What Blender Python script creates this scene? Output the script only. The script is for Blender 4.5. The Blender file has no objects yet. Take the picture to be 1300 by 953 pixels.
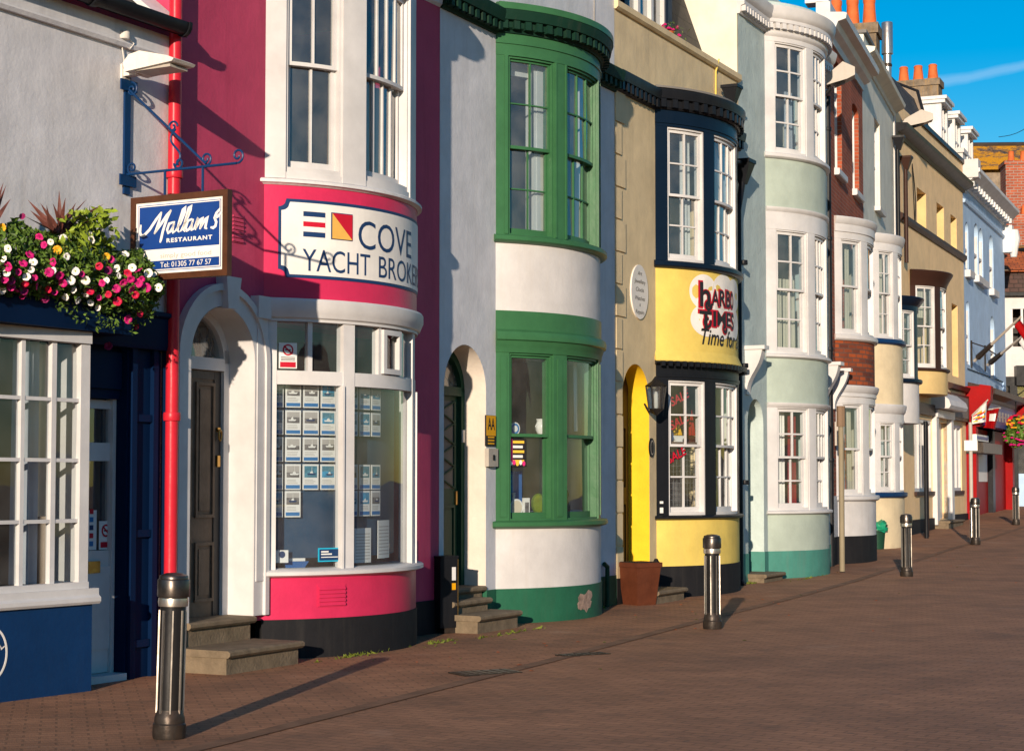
import bpy, bmesh, math, random
from mathutils import Vector
random.seed(7)
R_ = math.radians
scene = bpy.context.scene
COL = scene.collection

# ------------------------------------------------------------------ camera model (used to turn readings into places on real walls)
FPX, CXP, CYP, PITCH, CAMZ = 2300.0, 650.0, 495.5, R_(2.9), 1.6
CT, ST = math.cos(PITCH), math.sin(PITCH)

def ray(px, py):
    xc, yc = (px - CXP) / FPX, (CYP - py) / FPX
    return Vector((xc, CT - yc * ST, ST + yc * CT))

GP = [(-80, 0), (22, 0), (29, .04), (33, .1), (38, .2), (43, .28), (48, .42), (52, .55), (58, .7), (70, .85), (120, 1.0), (900, 1.0)]

def g(y):
    for (a, za), (b, zb) in zip(GP, GP[1:]):
        if y <= b:
            return za + (zb - za) * max(0, (y - a)) / (b - a)
    return 1.0

def on_ground(px, py):
    r = ray(px, py)
    k = 1.6 / -r.z
    for _ in range(12):
        k = (CAMZ - g(k * r.y)) / -r.z
    return Vector((r.x * k, r.y * k, g(r.y * k)))

class Flat:
    curved = False
    def __init__(s, P, deg):
        s.P = Vector(P); s.deg = deg; a = R_(deg)
        s.d = Vector((math.sin(a), math.cos(a))); s.n = Vector((s.d.y, -s.d.x))
    def pt(s, t, o, z):
        q = s.P + s.d * t + s.n * o
        return Vector((q.x, q.y, z))
    def st(s, px, py, o=0.0):
        r = ray(px, py)
        h = Vector((r.x, r.y))
        k = (s.P + s.n * o).dot(s.n) / h.dot(s.n)
        q = h * k
        return (q - s.P).dot(s.d), CAMZ + r.z * k
    def s(s_, px, py=600, o=0.0): return s_.st(px, py, o)[0]
    def z(s_, px, py, o=0.0): return s_.st(px, py, o)[1]
    def seg(s, a, b): return 1

class Bow(Flat):
    curved = True
    def __init__(s, wall, t0, c, p):
        s.wall, s.t0, s.c, s.p = wall, t0, c, p
        s.d, s.n = wall.d, wall.n
        s.R = (c * c / 4 + p * p) / (2 * p)
        s.a = math.asin(min(1, c / 2 / s.R))
        s.L = s.R * s.a
        s.C = wall.P + wall.d * (t0 + c / 2) - wall.n * (s.R - p)
        s.P = wall.P
    def pt(s, t, o, z):
        th = t / s.R
        q = s.C + (s.d * math.sin(th) + s.n * math.cos(th)) * (s.R + o)
        return Vector((q.x, q.y, z))
    def st(s, px, py, o=0.0):
        r = ray(px, py)
        h = Vector((r.x, r.y)); R = s.R + o
        A = h.dot(h); B = -2 * h.dot(s.C); Cc = s.C.dot(s.C) - R * R
        D = max(0, B * B - 4 * A * Cc)
        k = (-B - math.sqrt(D)) / (2 * A)
        q = h * k - s.C
        return math.atan2(q.dot(s.d), q.dot(s.n)) * s.R, CAMZ + r.z * k
    def seg(s, a, b): return max(1, int(math.ceil(abs(b - a) / .07)))

# ------------------------------------------------------------------ materials
def mat(name, col, rough=.6, var=.14, vs=2.2, bump=.12, bs=35.0, metal=0.0, spec=.22, streak=0.0, scol=(.12, .1, .08), coat=0.0, big=0.0):
    m = bpy.data.materials.new(name); m.use_nodes = True
    N, L = m.node_tree.nodes, m.node_tree.links
    b = N['Principled BSDF']
    b.inputs['Roughness'].default_value = rough; b.inputs['Metallic'].default_value = metal
    b.inputs['Specular IOR Level'].default_value = spec; b.inputs['Coat Weight'].default_value = coat
    tc = N.new('ShaderNodeTexCoord')
    n1 = N.new('ShaderNodeTexNoise'); n1.inputs['Scale'].default_value = vs; n1.inputs['Detail'].default_value = 7; n1.inputs['Roughness'].default_value = .65
    L.new(tc.outputs['Object'], n1.inputs['Vector'])
    rmp = N.new('ShaderNodeValToRGB')
    rmp.color_ramp.elements[0].position = .3; rmp.color_ramp.elements[1].position = .7
    rmp.color_ramp.elements[0].color = tuple(c * (1 - var) for c in col) + (1,)
    rmp.color_ramp.elements[1].color = tuple(min(1, c * (1 + var * .6)) for c in col) + (1,)
    L.new(n1.outputs['Fac'], rmp.inputs['Fac'])
    out = rmp.outputs['Color']
    if streak:
        mp = N.new('ShaderNodeMapping'); mp.inputs['Scale'].default_value = (5, 5, .45)
        L.new(tc.outputs['Object'], mp.inputs['Vector'])
        n3 = N.new('ShaderNodeTexNoise'); n3.inputs['Scale'].default_value = 1.6; n3.inputs['Detail'].default_value = 8; n3.inputs['Roughness'].default_value = .7
        L.new(mp.outputs['Vector'], n3.inputs['Vector'])
        r3 = N.new('ShaderNodeMapRange'); r3.inputs['From Min'].default_value = .52; r3.inputs['From Max'].default_value = .8
        r3.inputs['To Max'].default_value = streak
        L.new(n3.outputs['Fac'], r3.inputs['Value'])
        mx = N.new('ShaderNodeMixRGB'); mx.inputs['Color2'].default_value = scol + (1,)
        L.new(r3.outputs['Result'], mx.inputs['Fac']); L.new(out, mx.inputs['Color1'])
        out = mx.outputs['Color']
    L.new(out, b.inputs['Base Color'])
    if bump:
        n2 = N.new('ShaderNodeTexNoise'); n2.inputs['Scale'].default_value = bs; n2.inputs['Detail'].default_value = 4
        L.new(tc.outputs['Object'], n2.inputs['Vector'])
        bp = N.new('ShaderNodeBump'); bp.inputs['Strength'].default_value = bump; bp.inputs['Distance'].default_value = .01
        L.new(n2.outputs['Fac'], bp.inputs['Height'])
        last = bp
        if big:
            n4 = N.new('ShaderNodeTexNoise'); n4.inputs['Scale'].default_value = 2.7; n4.inputs['Detail'].default_value = 3
            L.new(tc.outputs['Object'], n4.inputs['Vector'])
            b2 = N.new('ShaderNodeBump'); b2.inputs['Strength'].default_value = big; b2.inputs['Distance'].default_value = .05
            L.new(n4.outputs['Fac'], b2.inputs['Height']); L.new(bp.outputs['Normal'], b2.inputs['Normal'])
            last = b2
        L.new(last.outputs['Normal'], b.inputs['Normal'])
    return m

def brick(name, c1, c2, mortar, w=.225, h=.075, ms=.011, bump=.5, rough=.85, noise=.3, off=.5, scale=1.0, coord='UV', rot=0.0, lichen=None, stain=False):
    m = bpy.data.materials.new(name); m.use_nodes = True
    N, L = m.node_tree.nodes, m.node_tree.links
    b = N['Principled BSDF']; b.inputs['Roughness'].default_value = rough; b.inputs['Specular IOR Level'].default_value = .25
    tc = N.new('ShaderNodeTexCoord'); mp = N.new('ShaderNodeMapping'); mp.inputs['Rotation'].default_value = (0, 0, rot)
    L.new(tc.outputs[coord], mp.inputs['Vector'])
    t = N.new('ShaderNodeTexBrick')
    t.inputs['Scale'].default_value = scale; t.inputs['Brick Width'].default_value = w; t.inputs['Row Height'].default_value = h
    t.inputs['Mortar Size'].default_value = ms; t.inputs['Mortar Smooth'].default_value = .15; t.offset = off
    t.inputs['Color1'].default_value = c1 + (1,); t.inputs['Color2'].default_value = c2 + (1,); t.inputs['Mortar'].default_value = mortar + (1,)
    L.new(mp.outputs['Vector'], t.inputs['Vector'])
    n = N.new('ShaderNodeTexNoise'); n.inputs['Scale'].default_value = 1.3; n.inputs['Detail'].default_value = 9; n.inputs['Roughness'].default_value = .7
    L.new(tc.outputs['Object'], n.inputs['Vector'])
    mr = N.new('ShaderNodeMapRange'); mr.inputs['From Min'].default_value = .3; mr.inputs['From Max'].default_value = .7
    mr.inputs['To Min'].default_value = 1 - noise; mr.inputs['To Max'].default_value = 1 + noise * .7
    L.new(n.outputs['Fac'], mr.inputs['Value'])
    mx = N.new('ShaderNodeVectorMath'); mx.operation = 'SCALE'
    L.new(t.outputs['Color'], mx.inputs[0]); L.new(mr.outputs['Result'], mx.inputs['Scale'])
    out = mx.outputs['Vector']
    if lichen:
        n2 = N.new('ShaderNodeTexNoise'); n2.inputs['Scale'].default_value = lichen[1]; n2.inputs['Detail'].default_value = 9; n2.inputs['Roughness'].default_value = .75
        L.new(tc.outputs['Object'], n2.inputs['Vector'])
        r2 = N.new('ShaderNodeMapRange'); r2.inputs['From Min'].default_value = lichen[2]; r2.inputs['From Max'].default_value = lichen[2] + .1
        L.new(n2.outputs['Fac'], r2.inputs['Value'])
        m2 = N.new('ShaderNodeMixRGB'); m2.inputs['Color2'].default_value = lichen[0] + (1,)
        L.new(r2.outputs['Result'], m2.inputs['Fac']); L.new(out, m2.inputs['Color1'])
        out = m2.outputs['Color']
    if stain:
        for sc, lo, hi, k, c in ((.35, .48, .72, .45, (.075, .05, .035)), (1.7, .56, .66, .35, (.09, .062, .045)), (.8, .6, .7, .35, (.42, .29, .2))):
            n5 = N.new('ShaderNodeTexNoise'); n5.inputs['Scale'].default_value = sc; n5.inputs['Detail'].default_value = 8; n5.inputs['Roughness'].default_value = .68
            L.new(tc.outputs['Object'], n5.inputs['Vector'])
            r5 = N.new('ShaderNodeMapRange'); r5.inputs['From Min'].default_value = lo; r5.inputs['From Max'].default_value = hi; r5.inputs['To Max'].default_value = k
            L.new(n5.outputs['Fac'], r5.inputs['Value'])
            m5 = N.new('ShaderNodeMixRGB'); m5.inputs['Color2'].default_value = c + (1,)
            L.new(r5.outputs['Result'], m5.inputs['Fac']); L.new(out, m5.inputs['Color1']); out = m5.outputs['Color']
        vo = N.new('ShaderNodeTexVoronoi'); vo.inputs['Scale'].default_value = 2.3; L.new(tc.outputs['Object'], vo.inputs['Vector'])
        r6 = N.new('ShaderNodeMapRange'); r6.inputs['From Min'].default_value = .075; r6.inputs['From Max'].default_value = .05; r6.inputs['To Max'].default_value = .5
        L.new(vo.outputs['Distance'], r6.inputs['Value'])
        m6 = N.new('ShaderNodeMixRGB'); m6.inputs['Color2'].default_value = (.09, .07, .06, 1)
        L.new(r6.outputs['Result'], m6.inputs['Fac']); L.new(out, m6.inputs['Color1']); out = m6.outputs['Color']
    L.new(out, b.inputs['Base Color'])
    bp = N.new('ShaderNodeBump'); bp.inputs['Strength'].default_value = bump; bp.inputs['Distance'].default_value = .008
    nb = N.new('ShaderNodeTexNoise'); nb.inputs['Scale'].default_value = 50
    L.new(tc.outputs['Object'], nb.inputs['Vector'])
    ad = N.new('ShaderNodeMath'); ad.operation = 'MULTIPLY_ADD'; ad.inputs[1].default_value = -1
    L.new(t.outputs['Fac'], ad.inputs[0]); L.new(nb.outputs['Fac'], ad.inputs[2])
    L.new(ad.outputs[0], bp.inputs['Height']); L.new(bp.outputs['Normal'], b.inputs['Normal'])
    return m

def glass_mat(name, tint=(.72, .8, .84), boost=1.6, base=.085, wob=.07, dust=.065):
    m = bpy.data.materials.new(name); m.use_nodes = True
    N, L = m.node_tree.nodes, m.node_tree.links
    N.remove(N['Principled BSDF'])
    tr = N.new('ShaderNodeBsdfTransparent'); tr.inputs['Color'].default_value = tint + (1,)
    gl = N.new('ShaderNodeBsdfGlossy'); gl.inputs['Roughness'].default_value = .015
    fr = N.new('ShaderNodeFresnel'); fr.inputs['IOR'].default_value = 1.5
    ma = N.new('ShaderNodeMath'); ma.operation = 'MULTIPLY_ADD'; ma.use_clamp = True
    ma.inputs[1].default_value = boost; ma.inputs[2].default_value = base
    tc = N.new('ShaderNodeTexCoord'); no = N.new('ShaderNodeTexNoise'); no.inputs['Scale'].default_value = 2.2; no.inputs['Detail'].default_value = 1
    bp = N.new('ShaderNodeBump'); bp.inputs['Strength'].default_value = wob; bp.inputs['Distance'].default_value = .05
    mx = N.new('ShaderNodeMixShader')
    L.new(tc.outputs['Object'], no.inputs['Vector']); L.new(no.outputs['Fac'], bp.inputs['Height'])
    L.new(bp.outputs['Normal'], gl.inputs['Normal'])
    ge = N.new('ShaderNodeNewGeometry'); io = N.new('ShaderNodeMapRange'); io.inputs['To Min'].default_value = 1.5; io.inputs['To Max'].default_value = 1 / 1.5
    L.new(ge.outputs['Backfacing'], io.inputs['Value']); L.new(io.outputs[0], fr.inputs['IOR'])
    L.new(fr.outputs['Fac'], ma.inputs[0]); L.new(ma.outputs[0], mx.inputs['Fac'])
    L.new(tr.outputs[0], mx.inputs[1]); L.new(gl.outputs[0], mx.inputs[2])
    # a film of dust on the pane
    df = N.new('ShaderNodeBsdfDiffuse'); df.inputs['Color'].default_value = (.62, .6, .56, 1)
    nd = N.new('ShaderNodeTexNoise'); nd.inputs['Scale'].default_value = 3.5; nd.inputs['Detail'].default_value = 6; L.new(tc.outputs['Object'], nd.inputs['Vector'])
    rd = N.new('ShaderNodeMapRange'); rd.inputs['From Min'].default_value = .3; rd.inputs['From Max'].default_value = .75; rd.inputs['To Min'].default_value = dust * .4; rd.inputs['To Max'].default_value = dust * 1.8
    L.new(nd.outputs['Fac'], rd.inputs['Value'])
    m2 = N.new('ShaderNodeMixShader'); L.new(rd.outputs[0], m2.inputs['Fac']); L.new(mx.outputs[0], m2.inputs[1]); L.new(df.outputs[0], m2.inputs[2])
    L.new(m2.outputs[0], N['Material Output'].inputs['Surface'])
    return m

M = {}
def paint(k, col, **kw):
    a = dict(rough=.62, var=.14, bump=.2, bs=30, streak=.22, big=.22); a.update(kw)
    M[k] = mat(k, col, **a)
paint('white_render', (.64, .63, .645), streak=.42, scol=(.33, .3, .28))
paint('pink_render', (.50, .055, .125), streak=.42, scol=(.28, .015, .05), vs=1.6)
paint('pink_gloss', (.58, .028, .095), rough=.4, streak=.1, scol=(.4, .02, .05), big=.1)
paint('pale_render', (.62, .63, .665), streak=.42, scol=(.4, .39, .38))
paint('white_bow', (.585, .57, .56), streak=.42, scol=(.5, .45, .4), big=.12)
paint('cream_reveal', (.64, .57, .49), streak=.3, scol=(.5, .42, .33))
paint('buff_render', (.68, .54, .325), streak=.42, scol=(.36, .28, .17))
paint('yellow_bow', (.73, .55, .13), streak=.42, scol=(.6, .45, .15))
paint('yellow_bright', (.80, .50, .02), streak=.12, scol=(.6, .4, .05))
paint('cream_render', (.72, .68, .56), streak=.2, scol=(.5, .46, .36))
paint('teal_render', (.47, .56, .54), bump=.6, bs=22, big=.3, streak=.42, scol=(.3, .38, .38))
paint('teal_bow', (.40, .47, .405), streak=.42, scol=(.36, .42, .38))
paint('teal_plinth', (.065, .235, .19), streak=.4, scol=(.16, .17, .15), vs=4)
paint('grey_render', (.74, .72, .61), streak=.3, scol=(.5, .5, .43))
paint('stone_bow', (.66, .55, .36), streak=.42, scol=(.5, .4, .25))
paint('tan_render', (.88, .62, .33), streak=.25, scol=(.60, .44, .25))
paint('tan_light', (.62, .45, .2), streak=.2, scol=(.5, .36, .16))
paint('sky_render', (.40, .56, .76), streak=.42, scol=(.26, .38, .55))
paint('white_paint', (.60, .59, .585), rough=.42, streak=.15, scol=(.5, .46, .42), bump=.06, bs=50, big=.06)
paint('grey_white', (.66, .66, .66), rough=.5, streak=.4, scol=(.34, .33, .31))
paint('green_paint', (.038, .135, .055), rough=.42, streak=.25, scol=(.03, .1, .045), bump=.1, vs=3.5)
paint('green_dark', (.012, .052, .03), spec=.14, rough=.45, streak=.25, scol=(.02, .04, .03), bump=.1)
paint('shaded_cornice_green', (.007, .032, .02), spec=.12)  # green darkened to carry the shade under the cornice overhang
paint('green_plinth', (.018, .11, .06), rough=.6, streak=.35, scol=(.05, .08, .05), vs=4)
paint('navy_paint', (.002, .012, .045), spec=.07, rough=.5, streak=.2, scol=(.008, .018, .045), bump=.06, big=.08)
paint('navy_light', (.004, .032, .11), rough=.4, streak=.25, scol=(.015, .04, .1))
paint('black_paint', (.010, .011, .014), spec=.14, rough=.4, streak=.3, scol=(.03, .028, .026), bump=.08)
paint('black_blue', (.004, .011, .026), spec=.14, rough=.35, streak=.15, scol=(.02, .025, .03), bump=.06)
paint('black_render', (.014, .014, .016), spec=.14, rough=.7, streak=.4, scol=(.05, .045, .04), vs=5)
paint('brown_paint', (.04, .018, .013), spec=.14, rough=.45, streak=.2, scol=(.03, .015, .012))
paint('red_paint', (.28, .004, .005), rough=.5, streak=.2, scol=(.2, .004, .004), spec=.07)
paint('red_pipe', (.55, .018, .035), rough=.35, streak=.25, scol=(.35, .012, .03), bump=.08)
paint('stone_step', (.19, .145, .095), rough=.85, var=.35, vs=6, bump=.6, bs=40, streak=.5, scol=(.13, .11, .07), big=.3)
paint('old_door', (.16, .11, .075), rough=.55, var=.3, vs=5, streak=.5, scol=(.08, .055, .04))
paint('door_frame_dark', (.03, .03, .032), rough=.4)
paint('terracotta', (.10, .028, .012), rough=.6, var=.3, vs=5, streak=.4, scol=(.09, .03, .015))
paint('pot_clay', (.56, .13, .035), rough=.7, var=.25, vs=5, streak=.35, scol=(.35, .12, .05))
paint('chimney_render', (.25, .2, .15), rough=.9, var=.4, vs=3, bump=.6, bs=20, streak=.4, scol=(.3, .2, .05))
paint('chimney_lichen', (.20, .155, .11), rough=.95, var=.45, vs=5, bump=.8, bs=14, streak=.75, scol=(.42, .22, .03))
paint('galvanised', (.45, .44, .43), rough=.35, metal=.85, streak=.3, scol=(.2, .17, .14))
paint('iron_black', (.012, .011, .011), spec=.14, rough=.45, streak=.3, scol=(.05, .04, .03), bump=.15)
paint('iron_worn', (.045, .036, .03), rough=.4, metal=.4, var=.5, vs=14, streak=.5, scol=(.12, .06, .03))
paint('cap_metal', (.11, .095, .085), rough=.33, metal=.85, var=.5, vs=9, streak=.45, scol=(.14, .07, .03), bump=.05)
paint('stainless', (.62, .56, .49), rough=.3, metal=.9, streak=.4, scol=(.3, .22, .16), bump=.04)
paint('brass', (.5, .3, .09), rough=.3, metal=.9, streak=.2)
paint('lead_grey', (.17, .16, .15), rough=.6, streak=.3)
paint('post_beige', (.24, .20, .13))
paint('post_brown', (.2, .13, .08))
paint('drain_dark', (.22, .12, .068), rough=.8, var=.4, vs=3, streak=.3)
paint('lamp_grey', (.42, .38, .33), rough=.5, streak=.3, scol=(.26, .22, .18), big=0)
paint('lamp_white', (.72, .68, .62), rough=.45, big=0)
paint('sign_white', (.78, .75, .70), rough=.5, streak=.1, scol=(.6, .55, .5), bump=.03, big=0)
paint('sign_blue', (.007, .045, .22), rough=.4, streak=0, bump=.02, big=0)
paint('sign_frame', (.075, .028, .013), rough=.4, var=.3, vs=8, streak=.2, scol=(.03, .015, .01), bump=.1)
paint('letter_navy', (.012, .04, .12), rough=.5, streak=0, bump=0, big=0)
paint('letter_black', (.02, .018, .02), rough=.5, streak=0, bump=0, big=0)
paint('letter_red', (.5, .01, .03), rough=.5, streak=0, bump=0, big=0)
paint('letter_grey', (.42, .40, .38), rough=.5, streak=0, bump=0, big=0)
paint('flag_yellow', (.75, .42, .09), rough=.5, streak=.1, bump=0, big=0)
paint('aa_yellow', (.75, .36, .005), rough=.4, streak=0, bump=0, big=0)
paint('card_white', (.72, .72, .70), rough=.5, var=.04, streak=0, bump=0, big=0)
paint('card_blue', (.03, .17, .42), rough=.5, streak=0, bump=0, big=0)
paint('cyan_edge', (.02, .4, .6), rough=.5, streak=0, bump=0, big=0)
paint('photo_sea', (.08, .24, .33), rough=.4, var=.7, vs=14, streak=0, bump=0, big=0)
paint('photo_grey', (.17, .16, .16), rough=.4, var=.8, vs=14, streak=0, bump=0, big=0)
paint('photo_sky', (.05, .3, .52), rough=.4, var=.6, vs=12, streak=0, bump=0, big=0)
paint('notice_pink', (.7, .03, .2), rough=.5, streak=0, bump=0, big=0)
paint('notice_yellow', (.8, .5, .05), rough=.5, streak=0, bump=0, big=0)
paint('room_dark', (.055, .05, .048), rough=.9, streak=.2)
paint('room_mid', (.20, .17, .14), rough=.9, streak=.2)
paint('panel_navy', (.02, .06, .12), rough=.5, streak=0)
paint('curtain_cream', (.62, .55, .42), rough=.9, streak=.1, bump=.2, bs=120, big=0)
paint('curtain_white', (.72, .70, .66), rough=.9, streak=.05, bump=.2, bs=120, big=0)
paint('curtain_grey', (.42, .45, .5), rough=.9, streak=.15, bump=.2, bs=120, big=0)
paint('curtain_red', (.20, .012, .016), rough=.9, streak=.1, bump=.2, bs=120, big=0)
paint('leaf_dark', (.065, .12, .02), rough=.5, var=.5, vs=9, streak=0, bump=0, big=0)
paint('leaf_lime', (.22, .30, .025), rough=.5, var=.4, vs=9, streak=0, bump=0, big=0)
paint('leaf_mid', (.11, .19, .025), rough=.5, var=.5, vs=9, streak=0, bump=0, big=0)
paint('cordyline', (.13, .045, .035), rough=.5, var=.5, vs=14, streak=0, bump=0, big=0)
paint('petal_white', (.8, .76, .72), rough=.6, var=.05, streak=0, bump=0, big=0)
paint('petal_pink', (.55, .012, .16), rough=.55, var=.25, vs=9, streak=0, bump=0, big=0)
paint('petal_red', (.55, .01, .05), rough=.55, var=.25, vs=9, streak=0, bump=0, big=0)
paint('petal_plum', (.22, .008, .08), rough=.55, var=.25, vs=9, streak=0, bump=0, big=0)
paint('petal_yellow', (.8, .4, .02), rough=.55, var=.2, streak=0, bump=0, big=0)
paint('bag_green', (.012, .25, .13), rough=.3, streak=0, bump=.3, bs=12)
paint('peeled', (.34, .24, .19), rough=.9, var=.5, vs=12, bump=.6, streak=.4, scol=(.45, .38, .33))
paint('hillside', (.085, .08, .055), rough=.95, var=.6, vs=.4, streak=.5, scol=(.18, .14, .1), spec=.05)
paint('weed', (.13, .16, .02), rough=.7, var=.5, vs=9, streak=0, bump=0, big=0)
paint('toy_red', (.5, .03, .02), streak=0, big=0); paint('toy_yellow', (.8, .45, .02), streak=0, big=0); paint('toy_blue', (.03, .12, .35), streak=0, big=0)
paint('china', (.7, .7, .68), rough=.25, streak=0, big=0)
M['brick_red'] = brick('brick_red', (.40, .085, .035), (.28, .06, .028), (.30, .17, .12), bump=.4, ms=.008)
M['brick_panel'] = brick('brick_panel', (.36, .075, .02), (.12, .035, .022), (.12, .06, .045), bump=.5, w=.225, h=.083)
M['brick_far'] = brick('brick_far', (.42, .10, .045), (.27, .07, .04), (.30, .24, .2), bump=.4, w=.3, h=.11, ms=.014)
M['slate'] = brick('slate', (.075, .066, .06), (.05, .046, .043), (.02, .02, .02), w=.45, h=.3, ms=.008, bump=.8, rough=.7)
M['roof_tile'] = brick('roof_tile', (.11, .08, .06), (.07, .055, .045), (.03, .025, .02), w=.27, h=.16, ms=.012, bump=.9)
M['roof_orange'] = brick('roof_orange', (.46, .12, .035), (.33, .09, .035), (.14, .05, .03), w=.3, h=.2, ms=.015, bump=.9)
M['roof_brown'] = brick('roof_brown', (.10, .055, .045), (.07, .045, .04), (.04, .03, .025), w=.3, h=.2, ms=.015, bump=.9)
M['roof_lichen'] = brick('roof_lichen', (.11, .085, .08), (.085, .07, .068), (.05, .04, .03), w=.3, h=.2, ms=.015, bump=.9, lichen=((.58, .26, .012), 1.1, .42))
M['paver'] = brick('paver', (.38, .183, .094), (.31, .152, .08), (.24, .122, .064), w=.2, h=.1, ms=.009, bump=.55, rough=.78, noise=.32, coord='Object', rot=R_(-14), stain=True)
M['paver_road'] = brick('paver_road', (.38, .185, .096), (.315, .155, .082), (.245, .126, .066), w=.2, h=.1, ms=.009, bump=.5, rough=.76, noise=.28, coord='Object', rot=R_(31), stain=True)
M['pane'] = glass_mat('pane')
M['pane_shop'] = glass_mat('pane_shop', tint=(.87, .92, .94), boost=1.25, base=.03, wob=.03, dust=.04)

# ------------------------------------------------------------------ mesh builder
class MB:
    def __init__(s): s.v = []; s.f = []; s.uv = []; s.mi = []; s.m = []
    def add(s, pts, faces, uvs, m=0):
        b = len(s.v); s.v += [Vector(p) for p in pts]
        for f, u in zip(faces, uvs):
            s.f.append([b + i for i in f]); s.uv.append(u); s.mi.append(m)
    def quad(s, pts, uv=None, m=0):
        s.add(pts, [list(range(len(pts)))], [uv or [(p[0] + p[1], p[2]) for p in pts]], m)
    def bar(s, fr, s0, s1, o0, o1, z0, z1, m=0, n=None):
        n = n or fr.seg(s0, s1)
        pts = []; S = [s0 + (s1 - s0) * i / n for i in range(n + 1)]
        for q in S: pts += [fr.pt(q, o0, z0), fr.pt(q, o1, z0), fr.pt(q, o1, z1), fr.pt(q, o0, z1)]
        F, U = [], []
        for i in range(n):
            a, b, t0, t1 = 4 * i, 4 * i + 4, S[i], S[i + 1]
            F += [[a, b, b + 1, a + 1], [a + 1, b + 1, b + 2, a + 2], [a + 2, b + 2, b + 3, a + 3], [a + 3, b + 3, b, a]]
            U += [[(t0, o0), (t1, o0), (t1, o1), (t0, o1)], [(t0, z0), (t1, z0), (t1, z1), (t0, z1)],
                  [(t0, o1), (t1, o1), (t1, o0), (t0, o0)], [(t0, z1), (t1, z1), (t1, z0), (t0, z0)]]
        e = 4 * n
        F += [[0, 1, 2, 3], [e + 3, e + 2, e + 1, e]]
        U += [[(o0, z0), (o1, z0), (o1, z1), (o0, z1)], [(o0, z1), (o1, z1), (o1, z0), (o0, z0)]]
        s.add(pts, F, U, m)
    def prof(s, fr, s0, s1, P, m=0, closed=True):
        """sweep the closed outline P [(o,z)] (anticlockwise seen from the s1 end) along s"""
        n = fr.seg(s0, s1); k = len(P); pts = []
        S = [s0 + (s1 - s0) * i / n for i in range(n + 1)]
        for q in S: pts += [fr.pt(q, o, z) for o, z in P]
        F, U = [], []
        for i in range(n):
            for j in range(k):
                j2 = (j + 1) % k
                F.append([i * k + j, (i + 1) * k + j, (i + 1) * k + j2, i * k + j2])
                U.append([(S[i], P[j][1]), (S[i + 1], P[j][1]), (S[i + 1], P[j2][1]), (S[i], P[j2][1])])
        F += [list(range(k)), [n * k + j for j in reversed(range(k))]]
        U += [list(P), list(reversed(P))]
        s.add(pts, F, U, m)
    def sheet(s, fr, s0, s1, o, z0, z1, m=0, n=None, jit=0.0):
        n = n or fr.seg(s0, s1); pts = []
        ja, jb, jc = (random.uniform(-jit, jit) for _ in range(3))
        S = [s0 + (s1 - s0) * i / n for i in range(n + 1)]
        for i, q in enumerate(S):
            w = i / n
            pts += [fr.pt(q, o + ja * w + jb, z0), fr.pt(q, o + ja * w - jb + jc, z1)]
        s.add(pts, [[2 * i, 2 * i + 2, 2 * i + 3, 2 * i + 1] for i in range(n)],
              [[(S[i], z0), (S[i + 1], z0), (S[i + 1], z1), (S[i], z1)] for i in range(n)], m)
    def disc(s, fr, c, z, rx, rz, o, m=0, n=28, th=0.0):
        P = [(c + rx * math.cos(2 * math.pi * i / n), z + rz * math.sin(2 * math.pi * i / n)) for i in range(n)]
        s.poly(fr, P, o, m, th)
    def poly(s, fr, P, o, m=0, th=0.0):
        """flat outline P [(s,z)] on a frame, with optional thickness"""
        n = len(P); cs = sum(p[0] for p in P) / n; cz = sum(p[1] for p in P) / n
        pts = [fr.pt(a, o, b) for a, b in P] + [fr.pt(cs, o, cz)]
        s.add(pts, [[i, (i + 1) % n, n] for i in range(n)], [[P[i], P[(i + 1) % n], (cs, cz)] for i in range(n)], m)
        if th:
            pts = [fr.pt(a, o, b) for a, b in P] + [fr.pt(a, o - th, b) for a, b in P]
            s.add(pts, [[i, i + n, (i + 1) % n + n, (i + 1) % n] for i in range(n)],
                  [[P[i], P[i], P[(i + 1) % n], P[(i + 1) % n]] for i in range(n)], m)
    def ring(s, fr, P, Q, o0, o1, m=0):
        """band between open outlines P and Q (same length), front at o1, sides back to o0"""
        n = len(P)
        pts = [fr.pt(a, o1, b) for a, b in P] + [fr.pt(a, o1, b) for a, b in Q] + [fr.pt(a, o0, b) for a, b in P] + [fr.pt(a, o0, b) for a, b in Q]
        F, U = [], []
        for i in range(n - 1):
            j = i + 1
            F += [[i, j, n + j, n + i], [2 * n + i, 2 * n + j, j, i], [n + i, n + j, 3 * n + j, 3 * n + i]]
            U += [[P[i], P[j], Q[j], Q[i]], [P[i], P[j], P[j], P[i]], [Q[i], Q[j], Q[j], Q[i]]]
        s.add(pts, F, U, m)
    def stroke(s, fr, P, w, o, m=0, taper=True):
        n = len(P); A, B = [], []
        for i in range(n):
            a = P[max(0, i - 1)]; b = P[min(n - 1, i + 1)]
            dx, dz = b[0] - a[0], b[1] - a[1]; l = math.hypot(dx, dz) or 1
            k = w * (.55 if taper and i in (0, n - 1) else 1) * .5
            A.append((P[i][0] - dz / l * k, P[i][1] + dx / l * k)); B.append((P[i][0] + dz / l * k, P[i][1] - dx / l * k))
        pts = [fr.pt(a, o, b) for a, b in A] + [fr.pt(a, o, b) for a, b in B]
        s.add(pts, [[n + i, n + i + 1, i + 1, i] for i in range(n - 1)], [[(0, 0)] * 4 for _ in range(n - 1)], m)
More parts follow.
